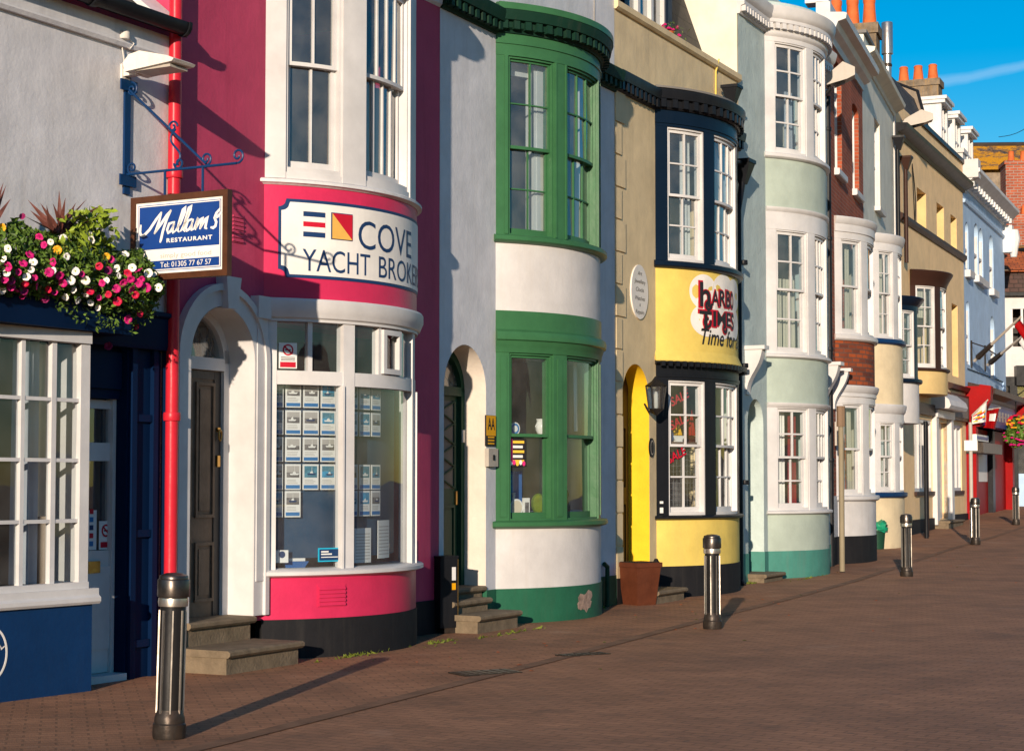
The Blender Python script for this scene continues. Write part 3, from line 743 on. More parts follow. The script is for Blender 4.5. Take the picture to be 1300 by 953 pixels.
def build_hanging_sign():
    fr = W0; sp = fr.s(155)
    base = fr.pt(sp, 0, fr.z(155, 240))
    t = thing('hanging_sign', 'blue and white restaurant sign in brown frame hanging from scrolled bracket', 'hanging sign', base)
    X = Flat((base.x, base.y), 118.5)      # runs straight out of the wall, faces down the quay
    pz0, pz1 = fr.z(155, 246), fr.z(155, 95)
    p = MB(); hw = .035
    p.bar(fr, sp - hw, sp + hw, 0, .02, pz0, pz1)
    for z in (fr.z(155, 108), fr.z(155, 229)): p.bar(fr, sp - .1, sp + .1, .0205, .034, z - .045, z + .045)
    obj('wall_plate', p, 'navy_light', t)
    za = fr.z(155, 221); xe, ze = X.st(303, 208)
    ar = MB(); r = .011
    ztip = za
    ar.tube([X.pt(.02, 0, za), X.pt(xe - .02, 0, za)], r, 8)
    zt = fr.z(155, 112)
    ar.tube([X.pt(.02, 0, zt), X.pt(xe * .72, 0, za + .02)], r, 8)
    def curl(cx, cz, R, a0, turns, sgn):
        P = []
        for i in range(26):
            k = i / 25; a = a0 + sgn * k * turns * 2 * math.pi; rr = R * (1 - .75 * k)
            P.append(X.pt(cx + rr * math.cos(a), 0, cz + rr * math.sin(a)))
        ar.tube(P, r * .85, 7)
    curl(.06, zt - .01, .06, 1.57, 1.3, -1); curl(.07, za + .05, .05, -1.57, 1.3, -1)
    curl(xe - .01, za + .06, .06, -1.57, 1.25, 1); curl(xe * .72, za + .06, .055, -1.57, 1.3, 1)
    bs = [X.pt(xe * .45 + .05 * math.sin(k * 6.28), 0, za + .03 + .3 * k) for k in [i / 14 for i in range(15)]]
    ar.tube(bs, r * .85, 7); curl(xe * .45 - .03, za + .35, .05, 0, 1.2, 1); curl(xe * .45 + .035, za + .05, .05, 3.14, 1.2, 1)
    b0, b1 = X.s(169, 300), X.s(292, 300)
    zt_, zb_ = X.z(230, 246.5), X.z(230, 354)
    for k in (.33, .72): ar.tube([X.pt(b0 + (b1 - b0) * k, 0, za), X.pt(b0 + (b1 - b0) * k, 0, zt_ - .01)], r, 8)
    obj('bracket', ar, 'navy_light', t)
    fm = MB(); w = .05
    for oo in (0,):
        fm.bar(X, b0, b1, -.025, .02, zb_, zt_)
        fm.bar(X, b0, b1, .0202, .035, zb_, zb_ + w); fm.bar(X, b0, b1, .0202, .035, zt_ - w, zt_)
        fm.bar(X, b0, b0 + w, .0202, .035, zb_ + w, zt_ - w); fm.bar(X, b1 - w, b1, .0202, .035, zb_ + w, zt_ - w)
    board = obj('sign_board', fm, 'sign_frame', t)
    fc = MB(); a, b, c, d = b0 + w, b1 - w, zb_ + w, zt_ - w; W, H = b - a, d - c
    fc.sheet(X, a, b, .0225, c, d, 0)
    fc.bar(X, a + .022, b - .022, .0225, .0232, c + .022, d - .022, 1)
    fc.bar(X, a + .028, b - .028, .0225, .0242, c + .028, d - .028, 0)
    fc.bar(X, a + .036, b - .036, .0225, .0250, c + H * .34, d - .036, 1)
    fc.bar(X, a + .036, b - .036, .0225, .0250, c + .036, c + H * .18, 1)
    def T(s, u, v, h, wd, m, **k): text_mb(fc, X, s, a + W * u, c + H * v, H * h, W * wd, .0262, m, **k)
    T('RESTAURANT', .36, .425, .055, .52, 0, bold=.03, spacing=1.2)
    T('simply good food', .29, .215, .065, .58, 2)
    T('Tel: 01305 77 67 57', .29, .085, .072, .58, 0)
    # brush script word, traced stroke by stroke in the face's own units (0..1)
    def P(*q): return [(a + W * x, c + H * y) for x, y in q]
    LW = H * .042
    def sx(q): return [(a + (x_ if x_ < 0 else x_), z_) for x_, z_ in q]
    def P(*q): return [(a + W * (x if x < .36 else (.36 + (x - .36) * 1.13 if x < .79 else x - .0)), c + H * y) for x, y in q]
    S = [P((.06, .70), (.05, .60), (.065, .545), (.10, .55), (.16, .62), (.235, .75), (.30, .855)), P((.30, .855), (.27, .72), (.235, .60), (.215, .555)), P((.215, .555), (.29, .68), (.36, .80), (.405, .87)),
         P((.405, .87), (.36, .75), (.315, .58), (.295, .47), (.285, .43)), P((.43, .70), (.385, .68), (.365, .60), (.375, .555), (.405, .58), (.44, .68)), P((.44, .71), (.42, .60), (.425, .555), (.45, .575)),
         P((.45, .575), (.50, .68), (.545, .83), (.55, .90), (.525, .86), (.485, .68), (.47, .58), (.49, .555)), P((.50, .56), (.55, .68), (.60, .84), (.61, .91), (.585, .88), (.545, .68), (.53, .58), (.55, .555)),
         P((.62, .72), (.575, .70), (.555, .61), (.565, .565), (.595, .59), (.63, .69)), P((.63, .72), (.61, .62), (.615, .57), (.635, .58)), P((.635, .58), (.68, .73), (.66, .62), (.65, .565)), P((.655, .58), (.70, .70), (.725, .735), (.71, .64), (.695, .57)),
         P((.70, .58), (.75, .70), (.775, .74), (.76, .66), (.75, .58), (.77, .57)), P((.965, .83), (.925, .77), (.905, .71), (.925, .65), (.915, .595), (.89, .575), (.86, .585)), P((.91, .70), (.945, .73), (.985, .78))]
    for q in S: fc.stroke(X, q, LW, .0262, 0)
    obj('lettering', fc, ['sign_white', 'sign_blue', 'letter_grey'], board, smooth=False)
build_hanging_sign()

def build_floodlight():
    fr = W0; s0, z0 = fr.st(158, 92)
    t = thing('wall_floodlight', 'flat white floodlight lamp over the hanging sign under the black gutter', 'lamp', fr.pt(s0, 0, z0))
    j = MB(); sj, zj = fr.st(154, 46); j.lathe(fr.pt(sj, .03, zj - .03), [(.045, 0), (.05, .01), (.05, .055), (.04, .065)], 14)
    jb = obj('junction_box', j, 'lamp_white', t)
    c = MB(); c.tube([fr.pt(sj + .04, .03, zj), fr.pt(sj + .1, .05, zj - .05), fr.pt(sj + .06, .04, zj - .1), fr.pt(sj - .02, .02, zj - .06), fr.pt(s0 - .02, .02, z0 + .05)], .006, 6); obj('cable', c, 'lamp_white', t)
    h = MB(); X = Flat((fr.pt(s0, 0, 0).x, fr.pt(s0, 0, 0).y), 118.5)
    xe = X.s(232, 86)
    z1 = X.z(232, 86); zm = z0
    P = [(.12, zm - .035), (xe, zm + .0), (xe + .02, zm + .02), (xe - .05, zm + .05), (xe * .45, zm + .12), (.16, zm + .10), (.10, zm + .04)]
    n = len(P)
    A = [X.pt(x, -.14, z) for x, z in P]; B = [X.pt(x, .14, z) for x, z in P]
    h.add(A + B, [list(range(n))[::-1], [n + i for i in range(n)]] + [[i, (i + 1) % n, n + (i + 1) % n, n + i] for i in range(n)], [[(0, 0)] * n, [(0, 0)] * n] + [[(0, 0)] * 4] * n)
    hd = obj('lamp_head', h, 'lamp_white', t)
    gl = MB(); gl.bar(X, .2, xe - .04, -.11, .11, zm - .034, zm - .012); obj('lens', gl, 'lamp_grey', hd)
    a = MB(); a.bar(fr, s0 - .035, s0 + .035, 0, .16, z0 - .04, z0 + .02); a.bar(fr, s0 - .05, s0 + .05, 0, .02, z0 - .07, z0 + .06); obj('arm', a, 'lamp_white', t)
build_floodlight()

def build_flowers():
    fr = W0; O = .34
    s0, s1 = fr.s(-30, 380, O), fr.s(168, 380, O)
    zb = fr.z(90, 412, O)
    t = thing('flower_trough', 'navy window trough overflowing with white and magenta petunias and spiky cordyline', 'planter', fr.pt((s0 + s1) / 2, .1, zb - .02))
    b = MB(); b.bar(fr, s0, s1, .065, .33, zb - .03, zb + .24); b.bar(fr, s0 - .01, s1 + .01, .06, .345, zb + .2, zb + .24); obj('trough', b, 'navy_paint', t)
    rnd = random.Random(3)
    mb = MB()
    def leaf(p, sz, m):
        a = Vector((rnd.gauss(0, 1), rnd.gauss(0, 1), rnd.gauss(0, .7))).normalized(); u = a.cross(Vector((rnd.gauss(0, 1), rnd.gauss(0, 1), rnd.gauss(0, 1)))).normalized(); v = a.cross(u)
        mb.add([p - u * sz, p + v * sz * .45 - u * .1 * sz, p + u * sz + a * sz * .3, p - v * sz * .45 - u * .1 * sz], [[0, 1, 2, 3]], [[(0, 0)] * 4], m)
    # outline of the mass (pixel readings): top and bottom edge for columns
    top = [(-30, 300), (0, 288), (20, 278), (45, 292), (70, 296), (100, 290), (120, 284), (135, 306), (150, 318), (165, 318), (178, 316), (195, 340), (206, 362)]
    bot = [(-30, 384), (0, 382), (30, 386), (60, 386), (85, 392), (110, 400), (135, 408), (160, 416), (180, 412), (195, 388), (206, 372)]
    def lerp(T, x):
        for (a, ya), (c, yc) in zip(T, T[1:]):
            if x <= c: return ya + (yc - ya) * (x - a) / (c - a)
        return T[-1][1]
    for k in range(6800):
        x = rnd.uniform(-30, 206); ya, yb = lerp(top, x), lerp(bot, x); v = rnd.betavariate(1.1, 1.25); y = ya + (yb - ya) * v
        if y > 396 and rnd.random() < .65: continue
        bulge = math.sin(math.pi * min(1, max(0, (y - ya + 14) / (yb - ya + 30))))
        o = .12 + (.42 * bulge) * math.sqrt(rnd.random())
        s, z = fr.st(x, y, o)
        hi = v < .3
        r = rnd.random()
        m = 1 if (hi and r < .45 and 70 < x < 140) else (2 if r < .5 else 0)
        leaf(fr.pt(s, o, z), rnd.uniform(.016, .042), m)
    for k in range(16):   # trailing stems
        x = rnd.uniform(75, 200); o = .4; s, z = fr.st(x, lerp(bot, x) - 6, o); ln = rnd.uniform(.04, .17) if x > 90 else .06
        for j in range(int(ln / .012)):
            leaf(fr.pt(s + .03 * math.sin(j * .3 + k) + j * .002, o - .002 * j, z - j * .012) + Vector((rnd.gauss(0, .016), rnd.gauss(0, .016), 0)), rnd.uniform(.012, .026), 2 if rnd.random() < .5 else 0)
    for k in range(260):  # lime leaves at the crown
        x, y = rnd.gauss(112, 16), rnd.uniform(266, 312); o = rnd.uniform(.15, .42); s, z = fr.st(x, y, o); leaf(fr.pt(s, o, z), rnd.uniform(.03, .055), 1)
    obj('foliage', mb, ['leaf_dark', 'leaf_lime', 'leaf_mid'], t, smooth=False)
    sp = MB()
    def spike(x0, y0, x1, y1, o0, o1, w=.024):
        a, b = fr.pt(*[fr.st(x0, y0, o0)[0], o0, fr.st(x0, y0, o0)[1]]), fr.pt(*[fr.st(x1, y1, o1)[0], o1, fr.st(x1, y1, o1)[1]])
        d = (b - a); e = d.cross(Vector((.3, 1, .1))).normalized(); m = a + d * .4; up = Vector((0, -.012, .01))
        sp.add([a - e * w * .6, a + e * w * .6, m + e * w, m - e * w, b, m + up], [[0, 1, 2, 5], [0, 5, 3], [3, 5, 4], [5, 2, 4]], [[(0, 0)] * 4, [(0, 0)] * 3, [(0, 0)] * 3, [(0, 0)] * 3])
    f = .2309
    for x, y in ((325, 45), (360, 90), (420, 115), (480, 95), (572, 125), (150, 100), (165, 160), (290, 120), (220, 118), (485, 145), (395, 150), (255, 130), (520, 210), (130, 190)):
        spike(68 + rnd.uniform(-4, 14), 296, x * f, 230 + y * f, .28, .28 + rnd.uniform(-.16, .16))
    for x, y in ((60, 95), (20, 2), (-40, -10), (35, 20), (-80, 60)): spike(-14, 290, x * f, 230 + y * f, .28, .28 + rnd.uniform(-.1, .1))
    obj('cordyline_leaf', sp, 'cordyline', t, smooth=False)
    def petunia(m):
        q = MB(); rp = random.Random(hash(len(m)) % 97)
        for k in range(5):
            a0 = k * 2 * math.pi / 5; NA_, NR = 5, 4; P = []
            for r in range(NR + 1):
                rr = .004 + .036 * (r / NR) ** .8
                for i in range(NA_ + 1):
                    u = i / NA_ - .5; a = a0 + u * 1.34
                    e = 1 - (.10 * (2 * abs(u)) ** 3 + .05 * (1 - min(1, abs(u) * 5))) * (r / NR)
                    P.append((rr * e * math.cos(a), rr * e * math.sin(a), -.013 + .017 * math.sin(min(1, r / NR * 1.15) * 1.7) - .004 * (r / NR) ** 3 - .003 * abs(u) * (r / NR) + .0035 * math.sin(9 * u + k) * (r / NR)))
            F = [[r * (NA_ + 1) + i, r * (NA_ + 1) + i + 1, (r + 1) * (NA_ + 1) + i + 1, (r + 1) * (NA_ + 1) + i] for r in range(NR) for i in range(NA_)]
            q.add(P, F, [[(0, 0)] * 4] * len(F), 0)
        q.add([(.008 * math.cos(i * .785), .008 * math.sin(i * .785), -.0075) for i in range(8)], [list(range(8))], [[(0, 0)] * 8], 1)
        return obj('petunia', q, [m, 'leaf_lime' if m in ('petal_white', 'petal_yellow') else 'petal_plum'], None, ang=40)
    protos = {k: petunia(k) for k in ('petal_white', 'petal_pink', 'petal_red', 'petal_plum', 'petal_yellow')}
    fl = {'petal_white': [(20, 428), (36, 503), (42, 372), (10, 600), (183, 443), (172, 487), (145, 525), (290, 492), (348, 313), (368, 415), (505, 322), (278, 335), (415, 495), (390, 545), (405, 598), (358, 637), (470, 545), (585, 545), (472, 628), (430, 655), (498, 668), (538, 695), (655, 520), (625, 440), (690, 400), (727, 475), (845, 512), (870, 585), (815, 505), (640, 480), (490, 300)],
          'petal_pink': [(215, 310), (240, 350), (165, 403), (128, 450), (60, 580), (90, 600), (205, 572), (125, 625), (345, 560), (760, 490), (780, 540), (725, 595), (805, 585), (538, 775), (705, 760), (290, 445), (545, 640), (25, 540), (610, 430), (680, 560), (330, 520), (100, 500), (190, 530), (760, 560), (450, 510), (300, 610), (560, 560), (40, 470), (720, 540), (640, 590), (270, 500)],
          'petal_red': [(138, 562), (265, 595), (545, 467), (495, 605), (595, 622), (645, 660), (700, 508), (770, 728), (750, 800), (650, 798), (745, 625)],
          'petal_plum': [(122, 193), (245, 645), (468, 803), (595, 905), (595, 490), (240, 640), (130, 600), (60, 545)],
          'petal_yellow': [(10, 255), (585, 415), (315, 378)]}
    tl = Vector(t.location); cam = Vector((0, 0, 1.6))
    for k, L in fl.items():
        pr = protos[k]; first = True
        for x, y in L:
            px, py = x * f, 230 + y * f; ya, yb = lerp(top, px), lerp(bot, px)
            bulge = math.sin(math.pi * min(1, max(0, (py - ya + 14) / (yb - ya + 30)))); o = .13 + .42 * bulge
            s, z = fr.st(px, py, o); p = fr.pt(s, o, z)
            fo = pr if first else pr.copy()
            if not first: COL.objects.link(fo)
            first = False
            fo.parent = t; fo.location = p - tl
            dr = ((cam - p).normalized() + Vector((rnd.gauss(0, .45), rnd.gauss(0, .45), rnd.gauss(.1, .35)))).normalized()
            fo.rotation_euler = dr.to_track_quat('Z', 'Y').to_euler(); sc = rnd.uniform(.6, .95); fo.scale = (sc, sc, sc)
build_flowers()

# ================================================================== shared bow-front pieces
def bow_hole(B, z0, z1): return (B.t0 + .16, B.t0 + B.c - .16, z0, z1, 0)

def dentils(mb, fr, a, b, step, w, o0, o1, z0, z1, m=0):
    n = max(1, int((b - a) / step))
    for i in range(n): 
        c = a + (b - a) * (i + .5) / n
        mb.bar(fr, c - w / 2, c + w / 2, o0, o1, z0, z1, m, n=1)

def downlights(root, B, ms, lights, z0, z1, zm, cols, ru, rl, **k): pass

# ================================================================== 2 pink yacht broker's house
def build_pink():
    fr, B = W1, B1; zg = -.12
    t = thing('pink_house', 'deep pink house with white arched doorway and curved shop window of boat cards', 'house', place(fr, 2))
    zb, zs0, zs1 = B.z(436, 783), B.z(436, 731), B.z(436, 722)
    zt = B.z(400, 409); zc0, zc1 = B.z(336, 403), B.z(336, 378)
    zp1 = B.z(436, 241.5); zl = B.z(436, 234)
    a, b = fr.s(236), fr.s(318); zap = fr.z(277, 390, -.05); ri = (b - a) / 2
    w = MB()
    panel(w, fr, 0, L1, zb, 9.2, [(a, b, zb, zap - ri, ri), bow_hole(B, zs1, zt), bow_hole(B, 4.6, 6.5)], depth=.3)
    obj('wall', w, 'pink_render', t)
    pl = MB()
    pl.bar(fr, b + .25, B.t0 + .05, -.1, .012, zg, zb); pl.bar(fr, B.t0 + B.c - .05, L1, -.1, .012, zg, zb); rings(pl, B, zg, zb, .012, .2)
    obj('plinth', pl, 'black_render', t)
    body(t, fr, 0, L1, zg, 9.2, floors=(3.15, 6.6), wall='pink_render', roof='slate')
    bw = MB(); rings(bw, B, zb, zs0); lower = obj('bow_wall', bw, 'pink_gloss', t)
    bw = MB(); rings(bw, B, zc1 - .02, zp1); up = obj('bow_wall', bw, 'pink_gloss', t)
    v = MB(); va, vb = B.s(405, 755, .01), B.s(438, 755, .01); vz0, vz1 = B.z(420, 768, .01), B.z(420, 743, .01)
    v.bar(B, va - .01, vb + .01, -.01, .008, vz0 - .012, vz1 + .012)
    for k in range(5): z = vz0 + (vz1 - vz0) * k / 5; v.prof(B, va, vb, [(0, z), (.026, z), (.026, z + .012), (.006, z + .038), (0, z + .038)])
    obj('air_vent', v, 'pink_gloss', lower)
    sl = MB(); sl.prof(B, -B.L - .04, B.L + .04, sill(zs0, zs1, .01, .075)); obj('window_sill', sl, 'white_paint', t)
    # shop window
    f = MB(); zr0, zr1 = B.z(400, 488.5), B.z(400, 471)
    ml = [(-B.L + .01, -1.35), (-.68, -.55), (.55, .68), (1.35, B.L - .01)]
    for q0, q1 in ml: f.bar(B, q0, q1, -.12, -.005, zs1, zt)
    for q0, q1 in ((-1.35, -.68), (-.55, .55), (.68, 1.35)): f.bar(B, q0, q1, -.11, -.012, zr0, zr1)
    for q in (-.68 - .02, .68): f.bar(B, q, q + .02, -.1, .02, zs1, zr0)
    for c0, c1 in ((-1.05, -1.005), (1.005, 1.05), (-.21, -.165), (.165, .21)): f.bar(B, c0, c1, -.10, -.02, zr1, zt)
    for c in (-.165, ): 
        f.bar(B, c, c + .05, -.02, .012, zr1 + .01, zt - .02); f.bar(B, .165 - .05, .165, -.02, .012, zr1 + .01, zt - .02)
        f.bar(B, c + .05, .115, -.02, .012, zr1 + .01, zr1 + .06); f.bar(B, c + .05, .115, -.02, .012, zt - .07, zt - .02)
    win = obj('shop_window', f, 'white_paint', t)
    gl = MB()
    for q0, q1 in ((-1.35, -.70), (-.55, .55), (.70, 1.35)): gl.sheet(B, q0, q1, -.06, zs1, zr0)
    for q0, q1 in ((-1.35, -1.05), (-1.005, -.68), (-.55, -.21), (-.165, .165), (.21, .55), (.68, 1.005), (1.05, 1.35)): gl.sheet(B, q0, q1, -.06, zr1, zt)
    obj('pane', gl, 'pane_shop', win)
    c = MB(); c.prof(B, -B.L - .03, B.L + .03, [(-.1, zt), (.012, zt), (.012, zt + .05), (.02, zt + .06), (.02, zc0), (.035, zc0 + .01), (.05, zc0 + .05), (.068, zc0 + .09), (.068, zc1 - .02), (.055, zc1), (-.1, zc1 + .02)])
    obj('shop_cornice', c, 'white_paint', t)
    p = MB(); p.bar(fr, B.t0 - .16, B.t0 + .0, 0, .055, zs0 - .02, zc0 - .02); p.bar(fr, B.t0 - .2, B.t0 + .0, 0, .09, zc0 - .02, zc1)
    obj('shop_pilaster', p, 'white_paint', t)
    # upper storey
    q = MB(); q.prof(B, -B.L - .05, B.L + .05, sill(zp1, zl, .01, .05)); obj('window_ledge', q, 'grey_white', t)
    f = MB(); z0, z1 = zl + .01, 6.6
    for q0, q1 in ((-B.L + .005, -1.28), (-.70, -.42), (.42, .70), (1.28, B.L - .005)): f.bar(B, q0, q1, -.14, -.002, z0, z1)
    for q0, q1 in ((-1.28, -.70), (-.42, .42), (.70, 1.28)): f.bar(B, q0, q1, -.14, -.012, z1 - .2, z1); f.bar(B, q0, q1, -.14, -.012, z0, z0 + .06)
    obj('bow_frame', f, 'white_paint', t)
    zm = B.z(400, 81)
    for q0, q1, cc, nm, cur in ((-1.28, -.70, 2, 0, ()), (-.42, .42, 4, 1, [(.0, .97, .52, 0, 'curtain_cream', .02)]), (.70, 1.28, 2, 0, ())):
        sash_window(t, B, q0, q1, z0 + .06, z1 - .2, zm, cc, 1, 1, 'white_paint', o=-.03, curtains=cur)
    c = MB(); c.prof(B, -B.L - .02, B.L + .02, ledge(6.6, 7.0, .01, .22)); c.prof(fr, 0, B.t0 + .05, ledge(6.74, 7.0, .0, .2)); c.prof(fr, B.t0 + B.c - .05, L1, ledge(6.74, 7.0, .0, .2)); obj('cornice', c, 'grey_white', t)
    rb = MB(); rb.bar(B, -B.L, B.L, -.6, .0, 7.0, 7.06); obj('bow_roof', rb, 'lead_grey', t)
    # doorway
    ar = MB(); z0 = fr.z(300, 783) - .0; zsp = zap - ri
    P = arch_outline(a, b, zsp, ri, z0); Q = arch_outline(a, b, zsp, ri, z0, grow=.15); R2 = arch_outline(a, b, zsp, ri, z0, grow=.05)
    ar.ring(fr, P, Q, 0, .045); Q2 = arch_outline(a, b, zsp, ri, z0, grow=.2); Q1 = arch_outline(a, b, zsp, ri, z0, grow=.14); ar.ring(fr, Q1, Q2, 0, .075)
    obj('door_surround', ar, 'white_paint', t)
    k = MB(); c = (a + b) / 2 + .04; zt_ = fr.z(285, 350, .1)
    k.solid([fr.pt(c - .07, .0, zap - .02), fr.pt(c + .07, .0, zap - .02), fr.pt(c + .07, .11, zap - .02), fr.pt(c - .07, .11, zap - .02), fr.pt(c - .11, 0, zt_), fr.pt(c + .11, 0, zt_), fr.pt(c + .11, .12, zt_), fr.pt(c - .11, .12, zt_)][::1])
    obj('keystone', k, 'white_paint', t)
    d = odep(fr, b, 293) - .02
    rv = MB(); n = 20; P = arch_outline(a + .004, b - .004, zsp, ri - .004, z0)
    pts = [fr.pt(x, .044, z) for x, z in P] + [fr.pt(x, d - .25, z) for x, z in P]; m = len(P)
    rv.add(pts, [[i, i + 1, m + i + 1, m + i][::-1] for i in range(m - 1)], [[(0, 0), (0, 1), (1, 1), (1, 0)]] * (m - 1)); obj('door_reveal', rv, 'white_paint', t)
    ztr = fr.z(260, 462, d)
    fm = MB(); fm.bar(fr, b - .085, b - .005, d - .1, d, z0, zsp + .12); fm.bar(fr, a + .005, a + .05, d - .1, d, z0, zsp + .12); fm.bar(fr, a + .05, b - .085, d - .1, d + .01, ztr - .05, ztr + .06)
    P = arch_outline(a + .05, b - .085, zsp, ri - .06, ztr + .06); Q = arch_outline(a + .004, b - .004, zsp, ri - .004, ztr + .06); fm.ring(fr, P, Q, d - .08, d)
    obj('door_frame', fm, 'white_paint', t)
    fg = MB(); P = arch_outline(a + .04, b - .08, zsp, ri - .05, ztr + .05); fg.poly(fr, P, d - .05); fo = obj('fanlight', fg, 'pane', t, smooth=False)
    dr = door_panelled(t, fr, a + .052, b - .087, z0 + .005, ztr - .052, d - .04, 'old_door', [(.12, .46, .40, .95), (.54, .88, .40, .95), (.12, .46, .06, .30), (.54, .88, .06, .30)])
    st = MB(); x1 = b - .087; st.bar(fr, x1 - .1, x1 - .005, d - .039, d - .03, z0 + .005, ztr - .06); st.bar(fr, a + .055, x1 - .1, d - .039, d - .031, ztr - .13, ztr - .06); obj('dark_stile', st, 'door_frame_dark', dr)
    kn = MB(); kc = (x1 - .05); kz = fr.z(266, 552, d); kn.tube([fr.pt(kc + .022 * math.sin(i * .785), d + .0, kz + .05 * math.cos(i * .785)) for i in range(9)], .008, 7); kn.bar(fr, kc - .02, kc + .02, d - .03, d - .012, kz + .03, kz + .07); obj('door_knocker', kn, 'brass', dr)
    lk = MB(); kz = fr.z(266, 585, d); lk.bar(fr, kc - .02, kc + .02, d - .03, d - .012, kz - .05, kz + .05); obj('door_lock', lk, 'brass', dr)
    lb = MB(); lz = fr.z(240, 668, d); lb.bar(fr, a + .1, a + .36, d - .04, d - .02, lz - .045, lz + .045); lb.bar(fr, a + .12, a + .34, d - .02, d - .012, lz - .02, lz + .02); obj('letterbox', lb, 'iron_worn', dr)
    steps(t, fr, a - .1, b + .02, [.2], [.54], -.1); steps(t, fr, a, b - .03, [z0], [.06], -.1)
    # tall fall pipe at the party line
    s0, o0 = .02, .062
    x, z = fr.st(218, 600, o0); 
    p = fr.pt(fr.s(218, 560, o0), o0, 0)
    pipe_part(t, [Vector((p.x, p.y, .0)), Vector((p.x, p.y, 8.6))], .055, 'red_pipe', brackets=(2.15, 4.2, 6.3), n=16)
    av = MB(); s, z = fr.st(301, 290); av.bar(fr, s - .09, s + .09, 0, .008, z - .13, z + .13)
    for k in range(7): av.bar(fr, s - .08, s + .08, .008, .018, z - .12 + k * .036, z - .102 + k * .036)
    obj('air_vent', av, 'pink_render', t)
    # painted wall sign on the bow
    return t
def hall_lantern():
    fr = W1; s, z = fr.st(259, 433, -.42); c = fr.pt(s, -.42, 0)
    t = thing('hall_lantern', 'dark glazed lantern hanging behind the fanlight of the pink house', 'lantern', Vector((c.x, c.y, z)))
    m = MB()
    for k in range(6):
        a = k * math.pi / 3; m.tube([Vector((c.x + .07 * math.cos(a), c.y + .07 * math.sin(a), z - .14)), Vector((c.x + .09 * math.cos(a), c.y + .09 * math.sin(a), z + .12))], .01, 5)
    m.lathe((c.x, c.y, z), [(.02, -.2), (.075, -.15), (.08, -.13)], 6); m.lathe((c.x, c.y, z), [(.1, .11), (.1, .13), (.04, .2), (.01, .22)], 6); m.tube([Vector((c.x, c.y, z + .2)), Vector((c.x, c.y, z + .5))], .008, 5); obj('lantern_frame', m, 'iron_black', t)
    m = MB(); m.lathe((c.x, c.y, z), [(.03, -.12), (.035, -.05), (.02, .02)], 10); obj('bulb', m, 'lamp_white', t)
hall_lantern()
pink = build_pink()

def build_cove_sign():
    B = B1; o = .006
    s0 = B.s(353, 300); zt, zb = B.z(436, 263, o), B.z(436, 366 - 6, o)
    zt = B.z(365, 252, o); zb = B.z(365, 352, o); s1 = -s0
    t = thing('broker_sign', 'white signboard with navy border and signal flags reading COVE YACHT BROKERS', 'shop sign', B.pt(0, .004, zb))
    k = .075
    def outline(a, b, c, d, k): 
        def arc(cx, cz, a0): return [(cx + k * math.cos(a0 - i * math.pi / 12), cz + k * math.sin(a0 - i * math.pi / 12)) for i in range(7)]
        return arc(a, c, math.pi / 2) + arc(b, c, math.pi) [::1] + arc(b, d, -math.pi / 2) + arc(a, d, 0)
    def face(mb, a, b, c, d, k, o, m):
        n = B.seg(a, b) * 1; xs = [a + k * i / 5 for i in range(6)] + [a + k + (b - a - 2 * k) * i / n for i in range(1, n)] + [b - k + k * i / 5 for i in range(6)]
        def e(x): 
            q = min(x - a, b - x)
            return math.sqrt(max(0, k * k - q * q)) if q < k else 0
        for x0, x1 in zip(xs, xs[1:]):
            mb.quad([B.pt(x0, o, c + e(x0)), B.pt(x1, o, c + e(x1)), B.pt(x1, o, d - e(x1)), B.pt(x0, o, d - e(x0))], [(x0, c), (x1, c), (x1, d), (x0, d)], m)
    q = MB(); face(q, s0, s1, zb, zt, k, .006, 0); bd = obj('border', q, 'letter_navy', t)
    q = MB(); face(q, s0 + .028, s1 - .028, zb + .03, zt - .03, k + .005, .009, 0); fc = obj('sign_face', q, 'sign_white', t)
    o = .012
    L = MB()
    u0, u1 = B.s(455, 300, o), None
    z0, z1 = B.z(470, 317, o), B.z(470, 281, o)
    cw = (B.s(492, 315, o) - u0) / 2 * 1.0
    text_mb(L, B, 'COVE', u0, z0, z1 - z0, B.s(522, 320, o) - u0, o)
    y0 = B.s(384, 330, o); y1 = B.s(470, 340, o); zz0, zz1 = B.z(425, 346, o), B.z(425, 318, o)
    text_mb(L, B, 'YACHT', y0, zz0, zz1 - zz0, y1 - y0, o)
    y2 = B.s(481, 345, o); text_mb(L, B, 'BROKERS', y2, zz0, zz1 - zz0, (y1 - y0) * 1.48, o)
    obj('lettering', L, 'letter_navy', t, smooth=False)
    F = MB(); a, b = B.s(385, 285, o), B.s(413, 285, o); d, c = B.z(398, 269, o), B.z(398, 301, o); h = (d - c) / 5
    for i, m in enumerate((0, 1, 2, 1, 0)): F.sheet(B, a, b, o, c + h * i, c + h * (i + 1), m)
    a, b = B.s(421.5, 285, o), B.s(447, 285, o); d, c = B.z(434, 272, o), B.z(434, 304, o)
    F.bar(B, a - .008, b + .008, .009, .011, c - .008, d + .008, 0)
    F.quad([B.pt(a, o + .007, d), B.pt(a, o + .007, c), B.pt(b, o + .007, c)], None, 3); F.quad([B.pt(a, o + .007, d), B.pt(b, o + .007, c), B.pt(b, o + .007, d)], None, 2)
    obj('signal_flag', F, ['letter_navy', 'sign_white', 'letter_red', 'flag_yellow'], t, smooth=False)
build_cove_sign()

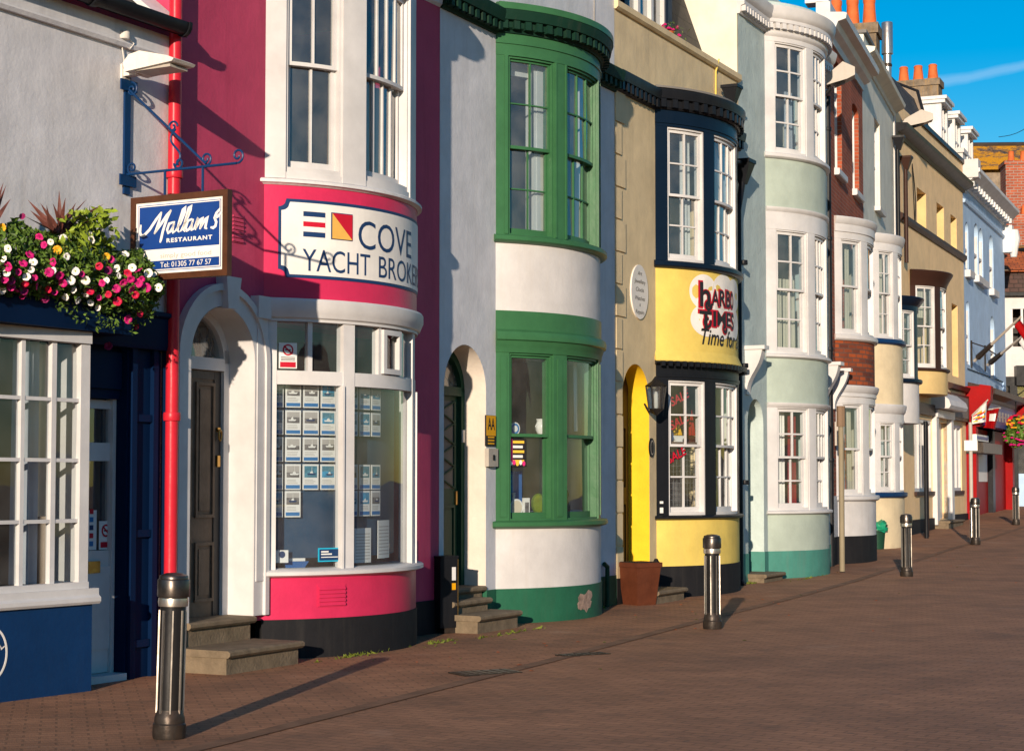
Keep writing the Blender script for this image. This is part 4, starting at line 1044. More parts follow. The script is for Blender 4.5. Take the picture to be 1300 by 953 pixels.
def build_cards():
    B = B1; o = -.17
    rows = [(486.5, 517.5), (521, 552), (555, 586), (589, 621.5), (623, 656)]
    cols = [(345, 359.5), (362, 382), (384.5, 404.6), (407, 426)]
    words = ['top', 'second', 'third', 'fourth', 'lowest']; cw = ['at the frame edge', 'in the second column', 'in the third column', 'in the fourth column']
    pm = ['photo_grey', 'photo_sea', 'photo_sky']; pw = ['grey', 'sea green', 'bright blue']
    rnd = random.Random(5)
    pick = [[1, 0, 0, 1], [1, 0, 0, 2], [0, 0, 0, 0], [0, 0, 1, 2], [1, 0]]
    zz = [(B.z(390, b_, o), B.z(390, a_, o)) for a_, b_ in rows]
    def card(s0, s1, z0, z1, k, label):
        t = thing('boat_card', label, 'display card', B.pt((s0 + s1) / 2, o, z0), 'boat cards in the broker\'s window')
        q = MB(); q.bar(B, s0, s1, o - .006, o, z0, z1); obj('card', q, 'card_white', t)
        p = MB(); h = z1 - z0; w = s1 - s0; pa, pb, pc, pd = s0 + w * .1, s1 - w * .1, z0 + h * .48, z1 - h * .07; hz = pc + (pd - pc) * rnd.uniform(.35, .6)
        p.sheet(B, pa, pb, o + .002, pc, hz, 0); p.sheet(B, pa, pb, o + .002, hz, pd, 1)
        cx, cw_ = (pa + pb) / 2 + rnd.uniform(-.1, .1) * w, w * rnd.uniform(.2, .32); hb = pc + (hz - pc) * rnd.uniform(.3, .6)
        p.poly(B, [(cx - cw_ * .8, hb), (cx + cw_ * .7, hb), (cx + cw_, hb + h * .07), (cx - cw_, hb + h * .06)], o + .0035, 2 if rnd.random() < .6 else 3)
        p.poly(B, [(cx - cw_ * .4, hb + h * .065), (cx + cw_ * .3, hb + h * .065), (cx + cw_ * .1, hb + h * rnd.uniform(.12, .17)), (cx - cw_ * .3, hb + h * .12)], o + .0045, 2)
        if rnd.random() < .5: p.poly(B, [(cx - w * .01, hb + h * .1), (cx + w * .01, hb + h * .1), (cx + w * .01, pd - h * .03), (cx - w * .01, pd - h * .03)], o + .005, 2)
        obj('photo', p, [('photo_grey', 'photo_sea', 'photo_sky')[k], rnd.choice(('curtain_grey', 'photo_sky', 'photo_sea', 'card_white')) if k else 'letter_grey', 'card_white', 'letter_navy'], t, smooth=False)
        st = MB(); st.sheet(B, s0 + w * .06, s1 - w * .06, o + .002, z0 + h * .05, z0 + h * .19); obj('price_strip', st, 'card_blue', t)
        tx = MB()
        for i in range(3): tx.sheet(B, s0 + w * .12, s1 - w * (.15 + .2 * rnd.random()), o + .002, z0 + h * (.26 + .06 * i), z0 + h * (.28 + .06 * i))
        obj('printed_text', tx, 'letter_grey', t)
    for r, (z0, z1) in enumerate(zz):
        for c, (a, b) in enumerate(cols):
            if r == 4 and c > 1: continue
            k = pick[r][c]; s0, s1 = B.s(a, 560, o), B.s(b, 560, o)
            card(s0, s1, z0, z1, k, f'boat card with {pw[k]} photo in the {words[r]} row, {cw[c]}')
    w = B.s(404.6, 560, o) - B.s(384.5, 560, o)
    for r, (z0, z1) in enumerate(zz):
        for c in range(3):
            if r == 2: continue
            k = (r + c) % 3; s0 = -.52 + c * (w + .025)
            card(s0, s0 + w, z0, z1, k, f'boat card in the {words[r]} row behind the curved middle pane, {["first", "second", "third"][c]} past the mullion')
build_cards()

def window_goods_pink():
    B = B1
    q = MB(); zs = B.z(436, 722) + .002
    pnl = MB(); Rb = -.5
    pnl.bar(B, -1.3, .9, -.24, -.225, zs + .1, 2.55); 
    tag = obj('display_screen', pnl, 'panel_navy', None, 'dark navy screen standing behind the boat cards', 'display screen', loc=B.pt(-.3, -.23, zs))
    sf = MB(); sf.bar(B, -B.L + .03, B.L - .03, -.75, -.13, zs - .06, zs - .003); obj('window_shelf', sf, 'white_paint', pink)
    def note(name, label, cat, px0, px1, py0, py1, o, mats, draw):
        s0, s1 = B.s(px0, (py0 + py1) / 2, o), B.s(px1, (py0 + py1) / 2, o); z1, z0 = B.z((px0 + px1) / 2, py0, o), B.z((px0 + px1) / 2, py1, o)
        m = MB(); m.bar(B, s0, s1, o - .006, o, z0, z1, 0); draw(m, s0, s1, z0, z1, o)
        return obj(name, m, mats, None, label, cat, loc=B.pt((s0 + s1) / 2, o, z0), smooth=False)
    def nosmoke(m, a, b, c, d, o):
        cx, cz = (a + b) / 2, c + (d - c) * .72; r = (b - a) * .3
        m.disc(B, cx, cz, r, r, o + .002, 1); m.disc(B, cx, cz, r * .72, r * .72, o + .003, 0); m.stroke(B, [(cx - r * .8, cz + r * .7), (cx + r * .8, cz - r * .7)], r * .3, o + .004, 1, False)
        m.bar(B, cx - r * .6, cx + r * .5, o + .003, o + .0036, cz - r * .1, cz + r * .1, 2)
        m.bar(B, a + .012, b - .012, o, o + .002, c + .01, c + (d - c) * .25, 1)
        for i in range(3): m.bar(B, a + .02, b - .02, o, o + .002, c + (d - c) * (.3 + i * .06), c + (d - c) * (.325 + i * .06), 2)
    note('no_smoking_notice', 'white no smoking notice with red circle in the pink house top light', 'notice', 354, 377, 435, 467.5, -.05, ['card_white', 'letter_red', 'letter_black'], nosmoke)
    def bluecard(m, a, b, c, d, o):
        m.bar(B, a + .012, b - .012, o, o + .002, c + .012, d - .012, 1); h = d - c
        m.bar(B, a + .03, a + (b - a) * .45, o, o + .003, c + h * .68, c + h * .78, 2); m.bar(B, a + .03, a + (b - a) * .6, o, o + .003, c + h * .5, c + h * .6, 2); m.bar(B, a + .03, b - .03, o, o + .003, c + h * .3, c + h * .36, 2)
    note('window_sticker', 'blue sticker with cyan edge low in the broker\'s window', 'sticker', 404, 432, 695, 712.5, -.05, ['cyan_edge', 'letter_navy', 'card_white'], bluecard)
    def plain(m, a, b, c, d, o):
        for i in range(9): m.bar(B, a + .02, b - .025, o, o + .002, c + (d - c) * (.1 + .09 * i), c + (d - c) * (.125 + .09 * i), 1)
    note('price_list', 'tall printed price list standing nearest the mullion in broker\'s window', 'paper', 450, 471, 670, 714, -.2, ['card_white', 'letter_grey'], plain)
    note('price_list', 'blue tinted printed sheet behind the curved pane of broker\'s window', 'paper', 480, 494, 660, 708, -.2, ['card_white', 'letter_grey'], plain)
    def burgee(m, a, b, c, d, o): m.disc(B, (a + b) / 2, c + (d - c) * .65, (b - a) * .25, (b - a) * .25, o + .002, 1)
    note('badge_card', 'small cream card with navy round badge on the broker\'s window sill', 'card', 350, 366, 698, 714, -.12, ['card_white', 'letter_navy'], burgee)
    t = thing('model_boat', 'little model yacht with white cabin and thin mast on broker\'s window sill', 'model boat', B.pt(B.s(374, 714, -.28), -.28, zs))
    s = B.s(374, 714, -.28); m = MB(); m.solid([B.pt(s - .11, -.32, zs), B.pt(s + .09, -.32, zs), B.pt(s + .09, -.24, zs), B.pt(s - .11, -.24, zs), B.pt(s - .14, -.34, zs + .07), B.pt(s + .14, -.34, zs + .07), B.pt(s + .14, -.22, zs + .07), B.pt(s - .14, -.22, zs + .07)]); obj('hull', m, 'toy_blue', t)
    m = MB(); m.bar(B, s - .1, s + .1, -.33, -.23, zs + .0715, zs + .16); obj('cabin', m, 'card_white', t)
    m = MB(); m.tube([B.pt(s, -.28, zs + .16), B.pt(s + .03, -.28, zs + .4)], .005, 6); obj('mast', m, 'card_white', t)
window_goods_pink()

# ================================================================== 3 green and white house
def build_green():
    fr, B = W2, B2; zg = -.12
    t = thing('green_bow_house', 'white house with bottle green curved bow windows above and below', 'house', place(fr, 2))
    zp = B.z(700, 745); zs0, zs1 = B.z(700, 670), B.z(700, 661)
    zw1 = B.z(640, 447); zc0, zc1, zb1 = B.z(640, 440), B.z(640, 421), B.z(640, 394)
    zl0, zl1 = B.z(700, 313), B.z(700, 303.5); zh = B.z(640, 70); zd0 = B.z(640, 42); zd1 = B.z(640, 18)
    a, b = fr.s(565) - .03, fr.s(617); zap = fr.z(588, 438, -.05); ri = (b - a) / 2
    w = MB(); panel(w, fr, 0, L2, zp, 9.2, [(a, b, zp, zap - ri, ri), bow_hole(B, zs1 + .1, zw1), bow_hole(B, zl1 + .1, zh)], depth=.3); obj('wall', w, 'pale_render', t)
    rv = MB(); z0 = fr.z(600, 745); d = odep(fr, b, 592) - .02
    P = arch_outline(a + .004, b - .004, zap - ri, ri - .004, z0); m = len(P)
    rv.add([fr.pt(x, .0, z) for x, z in P] + [fr.pt(x, d - .3, z) for x, z in P], [[i, i + 1, m + i + 1, m + i][::-1] for i in range(m - 1)], [[(0, 0), (0, 1), (1, 1), (1, 0)]] * (m - 1)); obj('door_reveal', rv, 'cream_reveal', t)
    pl = MB(); pl.bar(fr, 0, a, -.1, .012, zg, zp); pl.bar(fr, b, B.t0 + .05, -.1, .012, zg, zp); pl.bar(fr, B.t0 + B.c - .05, L2, -.1, .012, zg, zp); rings(pl, B, zg, zp, .012, .2); pq = obj('plinth', pl, 'green_plinth', t)
    pe = MB(); rnd = random.Random(2); cx, cz = B.st(742, 764, .016)
    for k in range(3):
        c = cx + (.0, .12, -.1)[k]; zc_ = cz + (0, .07, -.03)[k]; r = (.16, .09, .08)[k]
        pe.poly(B, [(c + r * (1.15 if math.cos(i * .314) > 0 else 1) * math.cos(i * .314) * rnd.uniform(.7, 1.15), zc_ + r * .72 * math.sin(i * .314) * rnd.uniform(.7, 1.15)) for i in range(20)], .0155 + .001 * k)
    obj('peeled_patch', pe, 'peeled', pq)
    body(t, fr, 0, L2, zg, 9.2, floors=(3.2, 6.6), wall='pale_render')
    for z0_, z1_ in ((zp, zs0), (zb1, zl0)): bw = MB(); rings(bw, B, z0_, z1_); obj('bow_wall', bw, 'white_bow', t)
    q = MB(); q.prof(B, -B.L - .05, B.L + .05, sill(zs0, zs1, .02, .085)); obj('window_sill', q, 'green_paint', t)
    q = MB(); q.prof(B, -B.L - .03, B.L + .03, sill(zl0, zl1, .02, .085)); obj('window_sill', q, 'green_paint', t)
    # ground floor frames
    f = MB()
    for q0, q1 in ((-B.L + .003, -1.305), (-.69, -.46), (.46, .69), (1.305, B.L - .003)): f.bar(B, q0, q1, -.14, .0, zs1, zw1)
    for q0, q1 in ((-.63, -.55), (.55, .63), (-1.42, -1.34)): f.bar(B, q0, q1, 0, .012, zs1 + .05, zw1 - .05)
    f.prof(B, -B.L, B.L, [(-.12, zw1), (.01, zw1), (.02, zc0), (.025, zc0 + .01), (.045, zc0 + .07), (.07, zc1 - .09), (.075, zc1 - .03), (.065, zc1), (.012, zc1 + .03), (.012, zb1), (-.12, zb1 + .01)])
    obj('bow_frame', f, 'green_paint', t)
    zm = B.z(670, 552)
    for q0, q1 in ((-1.305, -.69), (-.46, .46), (.69, 1.305)):
        sash_window(t, B, q0, q1, zs1, zw1, zm, 1, 1, 1, 'green_paint', o=-.02, rail=.03, cill=.03, pane='pane_shop', curtains=[(.72, .98, 1, .55, 'curtain_white', .015)] if abs(q0) < .5 else ())
    # first floor frames
    f = MB()
    for q0, q1 in ((-B.L + .003, -1.315), (-.67, -.45), (.45, .67), (1.315, B.L - .003)): f.bar(B, q0, q1, -.14, .0, zl1, zh)
    for q0, q1 in ((-1.37, -1.325), (-.66, -.635), (-.485, -.46), (.46, .485), (.635, .66)): f.bar(B, q0, q1, 0, .012, zl1 + .02, zh)
    f.bar(B, -B.L, B.L, -.14, .006, zh, zd0); f.prof(B, -B.L, B.L, [(0, zh + .13), (.022, zh + .135), (.022, zh + .155), (.0, zh + .16)])
    obj('bow_frame', f, 'green_paint', t)
    zm = B.z(670, 187)
    for q0, q1, cc in ((-1.315, -.67, 2), (-.45, .45, 3), (.67, 1.315, 2)):
        wn = sash_window(t, B, q0, q1, zl1, zh, zm, cc, 2, 2, 'green_paint', o=-.02, rail=.026, bar=.016, inner='curtain_white', cill=.03, curtains=[] if q0 < -1 else [(.0, .12, 1, .0, 'curtain_cream', .012), (.86, .98, 1, 0, 'curtain_cream', .012)])
        if q0 < -1:
            bl = MB(); bl.bar(B, q0 + .03, q1 - .03, -.3, -.28, zh - .16, zh - .03); obj('blind', bl, 'curtain_white', wn)
    c = MB()
    PR = [(-.1, zd0), (.03, zd0), (.04, zd0 + .03), (.08, zd0 + .05), (.08, zd0 + .12), (.14, zd0 + .13), (.145, zd0 + .16), (.165, zd0 + .24), (.165, zd0 + .27), (.1, zd0 + .3), (-.1, zd0 + .34)]
    c.prof(B, -B.L - .02, B.L + .02, PR); dentils(c, B, -B.L, B.L, .14, .07, .06, .125, zd0 + .03, zd0 + .125)
    F0 = zd0 - .03
    PF = [(o_ if o_ > 0 else -.02, z_ - .03) for o_, z_ in PR]
    for q0, q1 in ((0.0, B.t0 - .02), (B.t0 + B.c + .02, L2)): c.prof(fr, q0, q1, PF); dentils(c, fr, q0, q1, .14, .07, .06, .125, F0 + .03, F0 + .125)
    obj('cornice', c, 'shaded_cornice_green', t)
    lf = MB(); lf.bar(B, -B.L - .01, B.L + .01, .05, .172, zd0 + .245, zd0 + .32); lf.bar(B, -B.L, B.L, -.45, .05, zd0 + .3, zd0 + .345); obj('cornice_flashing', lf, 'green_paint', t)
    # door
    ztr = fr.z(580, 497, d); x0, x1 = a + .02, b - .03
    fm = MB(); fm.bar(fr, x1 - .05, x1 + .025, d - .1, d, z0, zap - ri); fm.bar(fr, x0, x1 - .05, d - .1, d + .01, ztr - .05, ztr + .05); fm.ring(fr, arch_outline(x0, x1 - .05, zap - ri, ri - .08, ztr + .05), arch_outline(a + .004, b - .004, zap - ri, ri - .004, ztr + .05), d - .08, d); obj('door_frame', fm, 'green_dark', t)
    fg = MB(); fg.poly(fr, arch_outline(x0, x1 - .055, zap - ri, ri - .1, ztr + .05), d - .05); obj('fanlight', fg, 'pane', t, smooth=False)
    dr = door_panelled(t, fr, x0, x1 - .052, z0 + .02, ztr - .052, d - .05, 'green_dark', [(.1, .9, .06, .42)])
    gr = MB(); u0, u1 = x0 + .1, x1 - .15; v0, v1 = z0 + (ztr - z0) * .5, z0 + (ztr - z0) * .95
    gr.bar(fr, u0, u1, d - .05, d - .044, v0, v1, 1)
    for k in range(4):
        za = v0 + (v1 - v0) * k / 4; zb = v0 + (v1 - v0) * (k + 1) / 4
        gr.tube([fr.pt(u0, d - .035, za), fr.pt(u1, d - .035, zb)], .011, 6); gr.tube([fr.pt(u0, d - .03, zb), fr.pt(u1, d - .03, za)], .011, 6)
    for q in (u0, (u0 + u1) / 2, u1): gr.bar(fr, q - .014, q + .014, d - .044, d - .028, v0, v1)
    obj('door_grille', gr, ['green_dark', 'room_mid'], dr)
    lk = MB(); lk.bar(fr, x1 - .12, x1 - .08, d - .05, d - .03, 1.35, 1.5); obj('door_lock', lk, 'brass', dr)
    lb2 = MB(); lb2.bar(fr, x1 - .045, x1 + .0, d, d + .02, 2.05, 2.19); obj('doorbell', lb2, 'lamp_white', t)
    steps(t, fr, .05, 1.0, [.19], [.47], -.1); steps(t, fr, .02, .86, [.33], [.17], -.1); steps(t, fr, a + .03, b - .04, [z0], [.0], -.1)
    pp = MB(); q = fr.pt(fr.s(771, 700, .06), .06, 0); pp.tube([Vector((q.x, q.y, .0)), Vector((q.x, q.y, .45)), Vector((q.x, q.y, .52)), fr.pt(fr.s(771, 700, .06) - .08, .05, .56)], .03, 10); obj('standpipe', pp, 'green_dark', t)
    ca = MB(); s = fr.s(753, 20); ca.tube([fr.pt(s, .012, zd0 + .3), fr.pt(s + .02, .012, 9.0)], .006, 6); obj('cable', ca, 'lamp_grey', t)
    return t
green = build_green()

def small_wall_signs():
    fr = W2
    s0, s1 = fr.s(617.5, 545, .02), fr.s(629.5, 545, .02); z0, zm, z1 = fr.z(623, 566, .02), fr.z(623, 553, .02), fr.z(623, 527, .02)
    m = MB(); m.bar(fr, s0, s1, .0, .02, z0, z1, 1); m.bar(fr, s0 + .004, s1 - .004, .02, .022, zm, z1 - .004, 0)
    text_mb(m, fr, 'AA', s0 + .03, zm + .07, .13, s1 - s0 - .06, .0232, 1, bold=.02)
    for k in range(3): m.bar(fr, s0 + .04, s1 - .04, .02, .0212, z0 + .02 + .035 * k, z0 + .038 + .035 * k, 0)
    obj('hotel_rating_sign', m, ['aa_yellow', 'letter_black'], None, 'yellow and black AA sign beside the green door arch', 'sign', loc=fr.pt((s0 + s1) / 2, 0, z0))
    z0, z1 = fr.z(623, 592, .03), fr.z(623, 569, .03)
    t = thing('meter_box', 'small grey metal box with lock under the yellow AA sign', 'meter box', fr.pt((s0 + s1) / 2, 0, z0))
    m = MB(); m.bar(fr, s0, s1, 0, .05, z0, z1); obj('box', m, 'lamp_grey', t)
    m = MB(); m.bar(fr, (s0 + s1) / 2 - .015, (s0 + s1) / 2 + .015, .05, .062, (z0 + z1) / 2 - .03, (z0 + z1) / 2 + .03); obj('lock', m, 'iron_black', t)
    fr = W3
    s0, s1 = fr.s(801.5, 370, .02), fr.s(823, 370, .02); z0, z1 = fr.z(812, 405, .02), fr.z(812, 336, .02); c, cz = (s0 + s1) / 2, (z0 + z1) / 2; rx, rz = (s1 - s0) / 2, (z1 - z0) / 2
    m = MB(); m.disc(fr, c, cz, rx, rz, .02, 0, 36, .02)
    for w, v, h, wd in (('Art', .72, .1, .5), ('Jewellery', .42, .1, 1.3), ('Clocks', .12, .1, .95), ('Watches', -.2, .1, 1.15), ('&', -.42, .07, .14), ('Repairs', -.7, .1, 1.0)):
        text_mb(m, fr, w, c - rx * wd * .5, cz + rz * v - .04, rz * h * 1.5, rx * wd, .0225, 1, shear=.15)
    obj('oval_sign', m, ['sign_white', 'letter_black'], None, 'pale oval sign listing Art, Jewellery, Clocks, Watches and Repairs', 'sign', loc=fr.pt(c, 0, z0), smooth=False)
    c, cz = fr.st(828, 568, .02)
    m = MB(); m.disc(fr, c, cz, .085, .13, .02, 0, 28, .02); m.disc(fr, c, cz, .06, .1, .0215, 1, 28); m.disc(fr, c, cz, .05, .085, .023, 0, 28)
    obj('house_plaque', m, ['black_paint', 'lamp_grey'], None, 'small black oval plaque on the yellow door pier', 'plaque', loc=fr.pt(c, 0, cz - .13), smooth=False)
small_wall_signs()

def goods_green():
    B = B2; zs = B.z(700, 661) + .055; zm = B.z(670, 552) + .02
    sf = MB(); sf.bar(B, -B.L + .03, B.L - .03, -.75, -.17, zs - .05, zs); obj('window_shelf', sf, 'room_mid', green)
    sf = MB(); sf.bar(B, -1.25, -.75, -.42, -.17, zm - .02, zm); obj('window_shelf', sf, 'green_dark', green)
    def plate(name, label, px, py, r, o, mats, ring):
        s, z = B.st(px, py, o); m = MB()
        for rr, k, oo in ring: m.disc(B, s, z, r * rr, r * rr, o + oo, k, 26)
        m.disc(B, s, z, r, r, o - .002, 0, 26, .012); obj(name, m, mats, None, label, 'plate', loc=B.pt(s, o, z - r))
    plate('china_plate', 'blue and white china plate standing on the sash rail', 654, 544, .075, -.22, ['china', 'card_blue', 'china'], [(1, 0, 0), (.82, 1, .002), (.5, 2, .004)])
    plate('china_plate', 'large green painted plate at the bottom of green window', 684, 639, .12, -.24, ['leaf_mid', 'photo_sky', 'leaf_lime'], [(1, 0, 0), (.85, 2, .002)])
    plate('china_plate', 'cream round plate beside a bottle in the green window', 656, 644, .10, -.22, ['china', 'curtain_cream', 'china'], [(1, 0, 0), (.8, 1, .002)])
    t_s, t_z = B.st(688, 548, -.28); m = MB(); m.lathe(B.pt(t_s, -.28, zm), [(.05, 0), (.075, .05), (.08, .1), (.06, .15), (.07, .18)], 16); m.tube([B.pt(t_s - .07, -.28, zm + .05), B.pt(t_s - .12, -.28, zm + .09), B.pt(t_s - .07, -.28, zm + .14)], .01, 6)
    obj('china_jug', m, 'china', None, 'white china jug standing on the sash rail', 'jug', loc=B.pt(t_s, -.28, zm))
    s, z = B.st(653, 650, -.3); m = MB(); m.lathe(B.pt(s, -.32, zs), [(.05, 0), (.055, .02), (.055, .15), (.02, .2), (.02, .26), (.026, .27)], 14); obj('glass_bottle', m, 'china', None, 'pale bottle with thin neck on the green window sill', 'bottle', loc=B.pt(s, -.32, zs))
    s, z = B.st(669, 650, -.2); m = MB(); m.bar(B, s - .045, s + .045, -.24, -.20, zs, zs + .21); m.bar(B, s - .03, s + .03, -.20, -.198, zs + .03, zs + .16, 1); obj('picture_card', m, ['card_white', 'photo_grey'], None, 'white picture card between two plates in green window', 'card', loc=B.pt(s, -.2, zs))
    s, z = B.st(655, 625, -.4); m = MB(); m.bar(B, s - .14, s + .14, -.45, -.43, zs, zs + .52, 0); m.bar(B, s - .1, s - .02, -.43, -.428, zs + .12, zs + .48, 1); obj('framed_picture', m, ['toy_blue', 'photo_sky'], None, 'tall pale blue framed picture behind the plates', 'picture', loc=B.pt(s, -.43, zs))
    s0, s1 = B.s(645.5, 575, -.1), B.s(668, 575, -.1); z1, z0 = B.z(656, 557, -.1), B.z(656, 592, -.1)
    m = MB(); m.bar(B, s0, s1, -.105, -.1, z0, z1, 0); m.bar(B, s0, s0 + .05, -.1, -.098, z0 + .05, z1, 1)
    for k in range(5): m.bar(B, s0 + .06, s1 - .03 - .02 * (k % 2), -.1, -.098, z1 - .05 - k * .055, z1 - .02 - k * .055, 2 if k % 2 == 0 else 3)
    for k in range(5): m.disc(B, s0 + .03 + k * .045, z0 + .035 + .012 * (k % 2), .022, .03, -.097, (3, 1, 2, 3, 1)[k], 8)
    obj('event_poster', m, ['letter_black', 'notice_pink', 'notice_yellow', 'card_white'], None, 'black poster with pink and yellow print in the green window', 'poster', loc=B.pt((s0 + s1) / 2, -.1, z0), smooth=False)
    for k, (s, h, r) in enumerate(((-.36, .2, .03), (-.24, .34, .05), (-.1, .26, .06), (.06, .3, .04))):
        m = MB(); m.lathe(B.pt(s, -.3, zs), [(r, 0), (r * 1.2, h * .3), (r * .5, h * .62), (r * .8, h * .8), (r * .45, h)], 12)
        obj('figurine', m, 'iron_worn', None, ('slim dark figurine nearest the mullion in green window', 'tallest dark figurine behind the curved green pane', 'broad dark figurine in the middle of the curved pane', 'dark figurine farthest along the curved green window')[k], 'figurine', loc=B.pt(s, -.3, zs))
goods_green()
# ================================================================== 4 yellow clock and jewellery shop
def build_yellow():
    fr, B = W3, B3; zg = -.1
    t = thing('yellow_shop_house', 'buff and yellow shop house with black bow windows and slate mansard', 'house', place(fr, 2))
    zp = B.z(870, 718); zs0, zs1 = B.z(870, 659.5), B.z(870, 654.5); zw1 = B.z(870, 483); zd0, zd1 = B.z(870, 464), B.z(870, 456)
    zl0, zl1 = B.z(870, 342), B.z(870, 333); zh = B.z(870, 163.5); zc0, zc1 = B.z(840, 139), B.z(840, 117); ztop = 7.86
    a, b = fr.s(790), fr.s(824.5); zap = fr.z(808, 463, -.05); ri = (b - a) / 2; z0 = .3
    w = MB(); panel(w, fr, 0, L3, zg, ztop, [(a, b, z0, zap - ri, ri), bow_hole(B, zs1 + .1, zw1), bow_hole(B, zl1 + .1, zh)], depth=.3); obj('wall', w, 'buff_render', t)
    d = odep(fr, b, 800) - .02
    rv = MB(); P = arch_outline(a + .004, b - .004, zap - ri, ri - .004, z0); m = len(P)
    rv.add([fr.pt(x, .0, z) for x, z in P] + [fr.pt(x, d - .3, z) for x, z in P], [[i, i + 1, m + i + 1, m + i][::-1] for i in range(m - 1)], [[(0, 0), (0, 1), (1, 1), (1, 0)]] * (m - 1)); obj('door_reveal', rv, 'yellow_bright', t)
    body(t, fr, 0, L3, zg, ztop, floors=(3.25, 6.7), wall='buff_render', ridge=0)
    # quoins
    q = MB(); z = .35; k = 0
    while z < 6.4:
        ln = .2 if k % 2 else .33
        if z < 3.1: ln = min(ln, a - .02)
        q.bar(fr, 0.004, ln, -.02, .022, z, z + .4); z += .43; k += 1
    obj('quoins', q, 'buff_render', t)
    pl = MB(); rings(pl, B, zg, zp, .012, .2); pl.bar(fr, b, B.t0 + .05, -.1, .008, zg, zp); pl.bar(fr, B.t0 + B.c - .05, L3, -.1, .012, zg, zp); pl.bar(fr, 0, a, -.1, .026, zg, .34); obj('plinth', pl, 'black_render', t)
    bw = MB(); rings(bw, B, zp, zs0); obj('bow_wall', bw, 'yellow_bow', t)
    bw = MB(); rings(bw, B, zd1, zl0); bw.prof(B, -B.L - .02, B.L + .02, [(0, zd1), (.05, zd1 - .04), (.06, zd1 - .02), (.0, zd1 + .12)]); obj('bow_wall', bw, 'yellow_bow', t)
    q = MB(); q.prof(B, -B.L - .04, B.L + .04, sill(zs0, zs1, .02, .07)); obj('window_sill', q, 'black_paint', t)
    q = MB(); q.prof(B, -B.L - .04, B.L + .04, sill(zl0, zl1, .02, .08)); obj('window_sill', q, 'black_blue', t)
    for (y0, y1, yf, mm) in ((zs1, zw1, zd0, 'black_paint'), (zl1, zh, zc0, 'black_blue')):
        f = MB()
        for q0, q1 in ((-B.L + .003, -1.40), (-.72, -.48), (.48, .72), (1.40, B.L - .003)): f.bar(B, q0, q1, -.14, .0, y0, y1)
        f.bar(B, -B.L, B.L, -.14, .004, y1, yf); f.prof(B, -B.L, B.L, [(0, y1 + .04), (.02, y1 + .045), (.02, y1 + .07), (.0, y1 + .075)])
        obj('bow_frame', f, mm, t)
        zm = B.z(870, 565) if y0 < 3 else B.z(870, 248)
        for q0, q1, cc in ((-1.40, -.72, 2), (-.48, .48, 3), (.72, 1.40, 2)):
            sash_window(t, B, q0, q1, y0, y1, zm, cc, 2, 2, 'white_paint', o=-.015, pane='pane_shop' if y0 < 3 else 'pane',
                        curtains=() if y0 < 3 else ([(.1, .3, 1, 0, 'curtain_white', .015), (.62, .95, 1, 0, 'curtain_white', .02)]))
    c = MB(); c.prof(B, -B.L - .02, B.L + .02, [(-.1, zd0), (.03, zd0), (.09, zd0 + .02), (.1, zd1 - .045), (-.1, zd1)]); dentils(c, B, -B.L, B.L, .11, .055, .09, .13, zd0 - .02, zd0 + .05); obj('canopy', c, 'black_paint', t)
    c = MB()
    PR = [(-.1, zc0), (.03, zc0), (.05, zc0 + .03), (.05, zc0 + .13), (.11, zc0 + .14), (.115, zc0 + .17), (.13, zc0 + .24), (.13, zc0 + .27), (.05, zc0 + .29), (-.1, zc0 + .30)]
    c.prof(B, -B.L - .02, B.L + .02, PR); dentils(c, B, -B.L, B.L, .17, .075, .045, .105, zc0 + .02, zc0 + .135)
    PF = [(o_ if o_ > 0 else -.02, z_ - .02) for o_, z_ in PR]
    for q0, q1 in ((0.02, B.t0 - .02), (B.t0 + B.c + .02, L3)): c.prof(fr, q0, q1, PF); dentils(c, fr, q0, q1, .15, .07, .05, .10, zc0, zc0 + .12)
    obj('cornice', c, 'black_paint', t)
    lf = MB(); lf.bar(B, -B.L, B.L, -.45, .05, zc0 + .302, zc0 + .33); obj('bow_roof', lf, 'lead_grey', t)
    cp = MB(); cp.prof(fr, 0, L3, [(-.32, ztop), (.03, ztop), (.06, ztop + .03), (.06, ztop + .11), (.03, ztop + .13), (-.32, ztop + .15)]); obj('parapet_coping', cp, 'buff_render', t)
    # mansard and dormer
    ms = MB(); zb, zt = 7.72, 10.6; o0, o1 = -.35, -1.35
    ms.quad([fr.pt(.02, o0, zb), fr.pt(L3 - .02, o0, zb), fr.pt(L3 - .02, o1, zt), fr.pt(.02, o1, zt)], [(0, 0), (L3, 0), (L3, 3.1), (0, 3.1)])
    ms.quad([fr.pt(.02, o1, zt), fr.pt(L3 - .02, o1, zt), fr.pt(L3 - .02, -4, zt + .7), fr.pt(.02, -4, zt + .7)], [(0, 0), (L3, 0), (L3, 3), (0, 3)])
    ms.quad([fr.pt(.02, -4, zt + .7), fr.pt(L3 - .02, -4, zt + .7), fr.pt(L3 - .02, -7, zb), fr.pt(.02, -7, zb)], [(0, 0), (L3, 0), (L3, 3), (0, 3)])
    obj('roof', ms, 'slate', t)
    dm = MB(); s0, s1 = fr.s(800, 20, -.4), fr.s(850, 20, -.4); zt = 10.0
    dm.bar(fr, s0 - .15, s0, -1.6, -.42, 7.6, zt); dm.bar(fr, s1, s1 + .15, -1.6, -.42, 7.6, zt); dm.bar(fr, s0 - .25, s1 + .25, -1.8, -.3, zt, zt + .14); dm.bar(fr, s0, s1, -1.6, -.42, 7.6, 8.0)
    dmo = obj('dormer', dm, 'black_blue', t)
    f = MB()
    wz0, wz1 = 8.0, zt; n = 3
    for i in range(n + 1): c_ = s0 + (s1 - s0) * i / n; f.bar(fr, max(s0, c_ - .045), min(s1, c_ + .045), -.6, -.47, wz0, wz1)
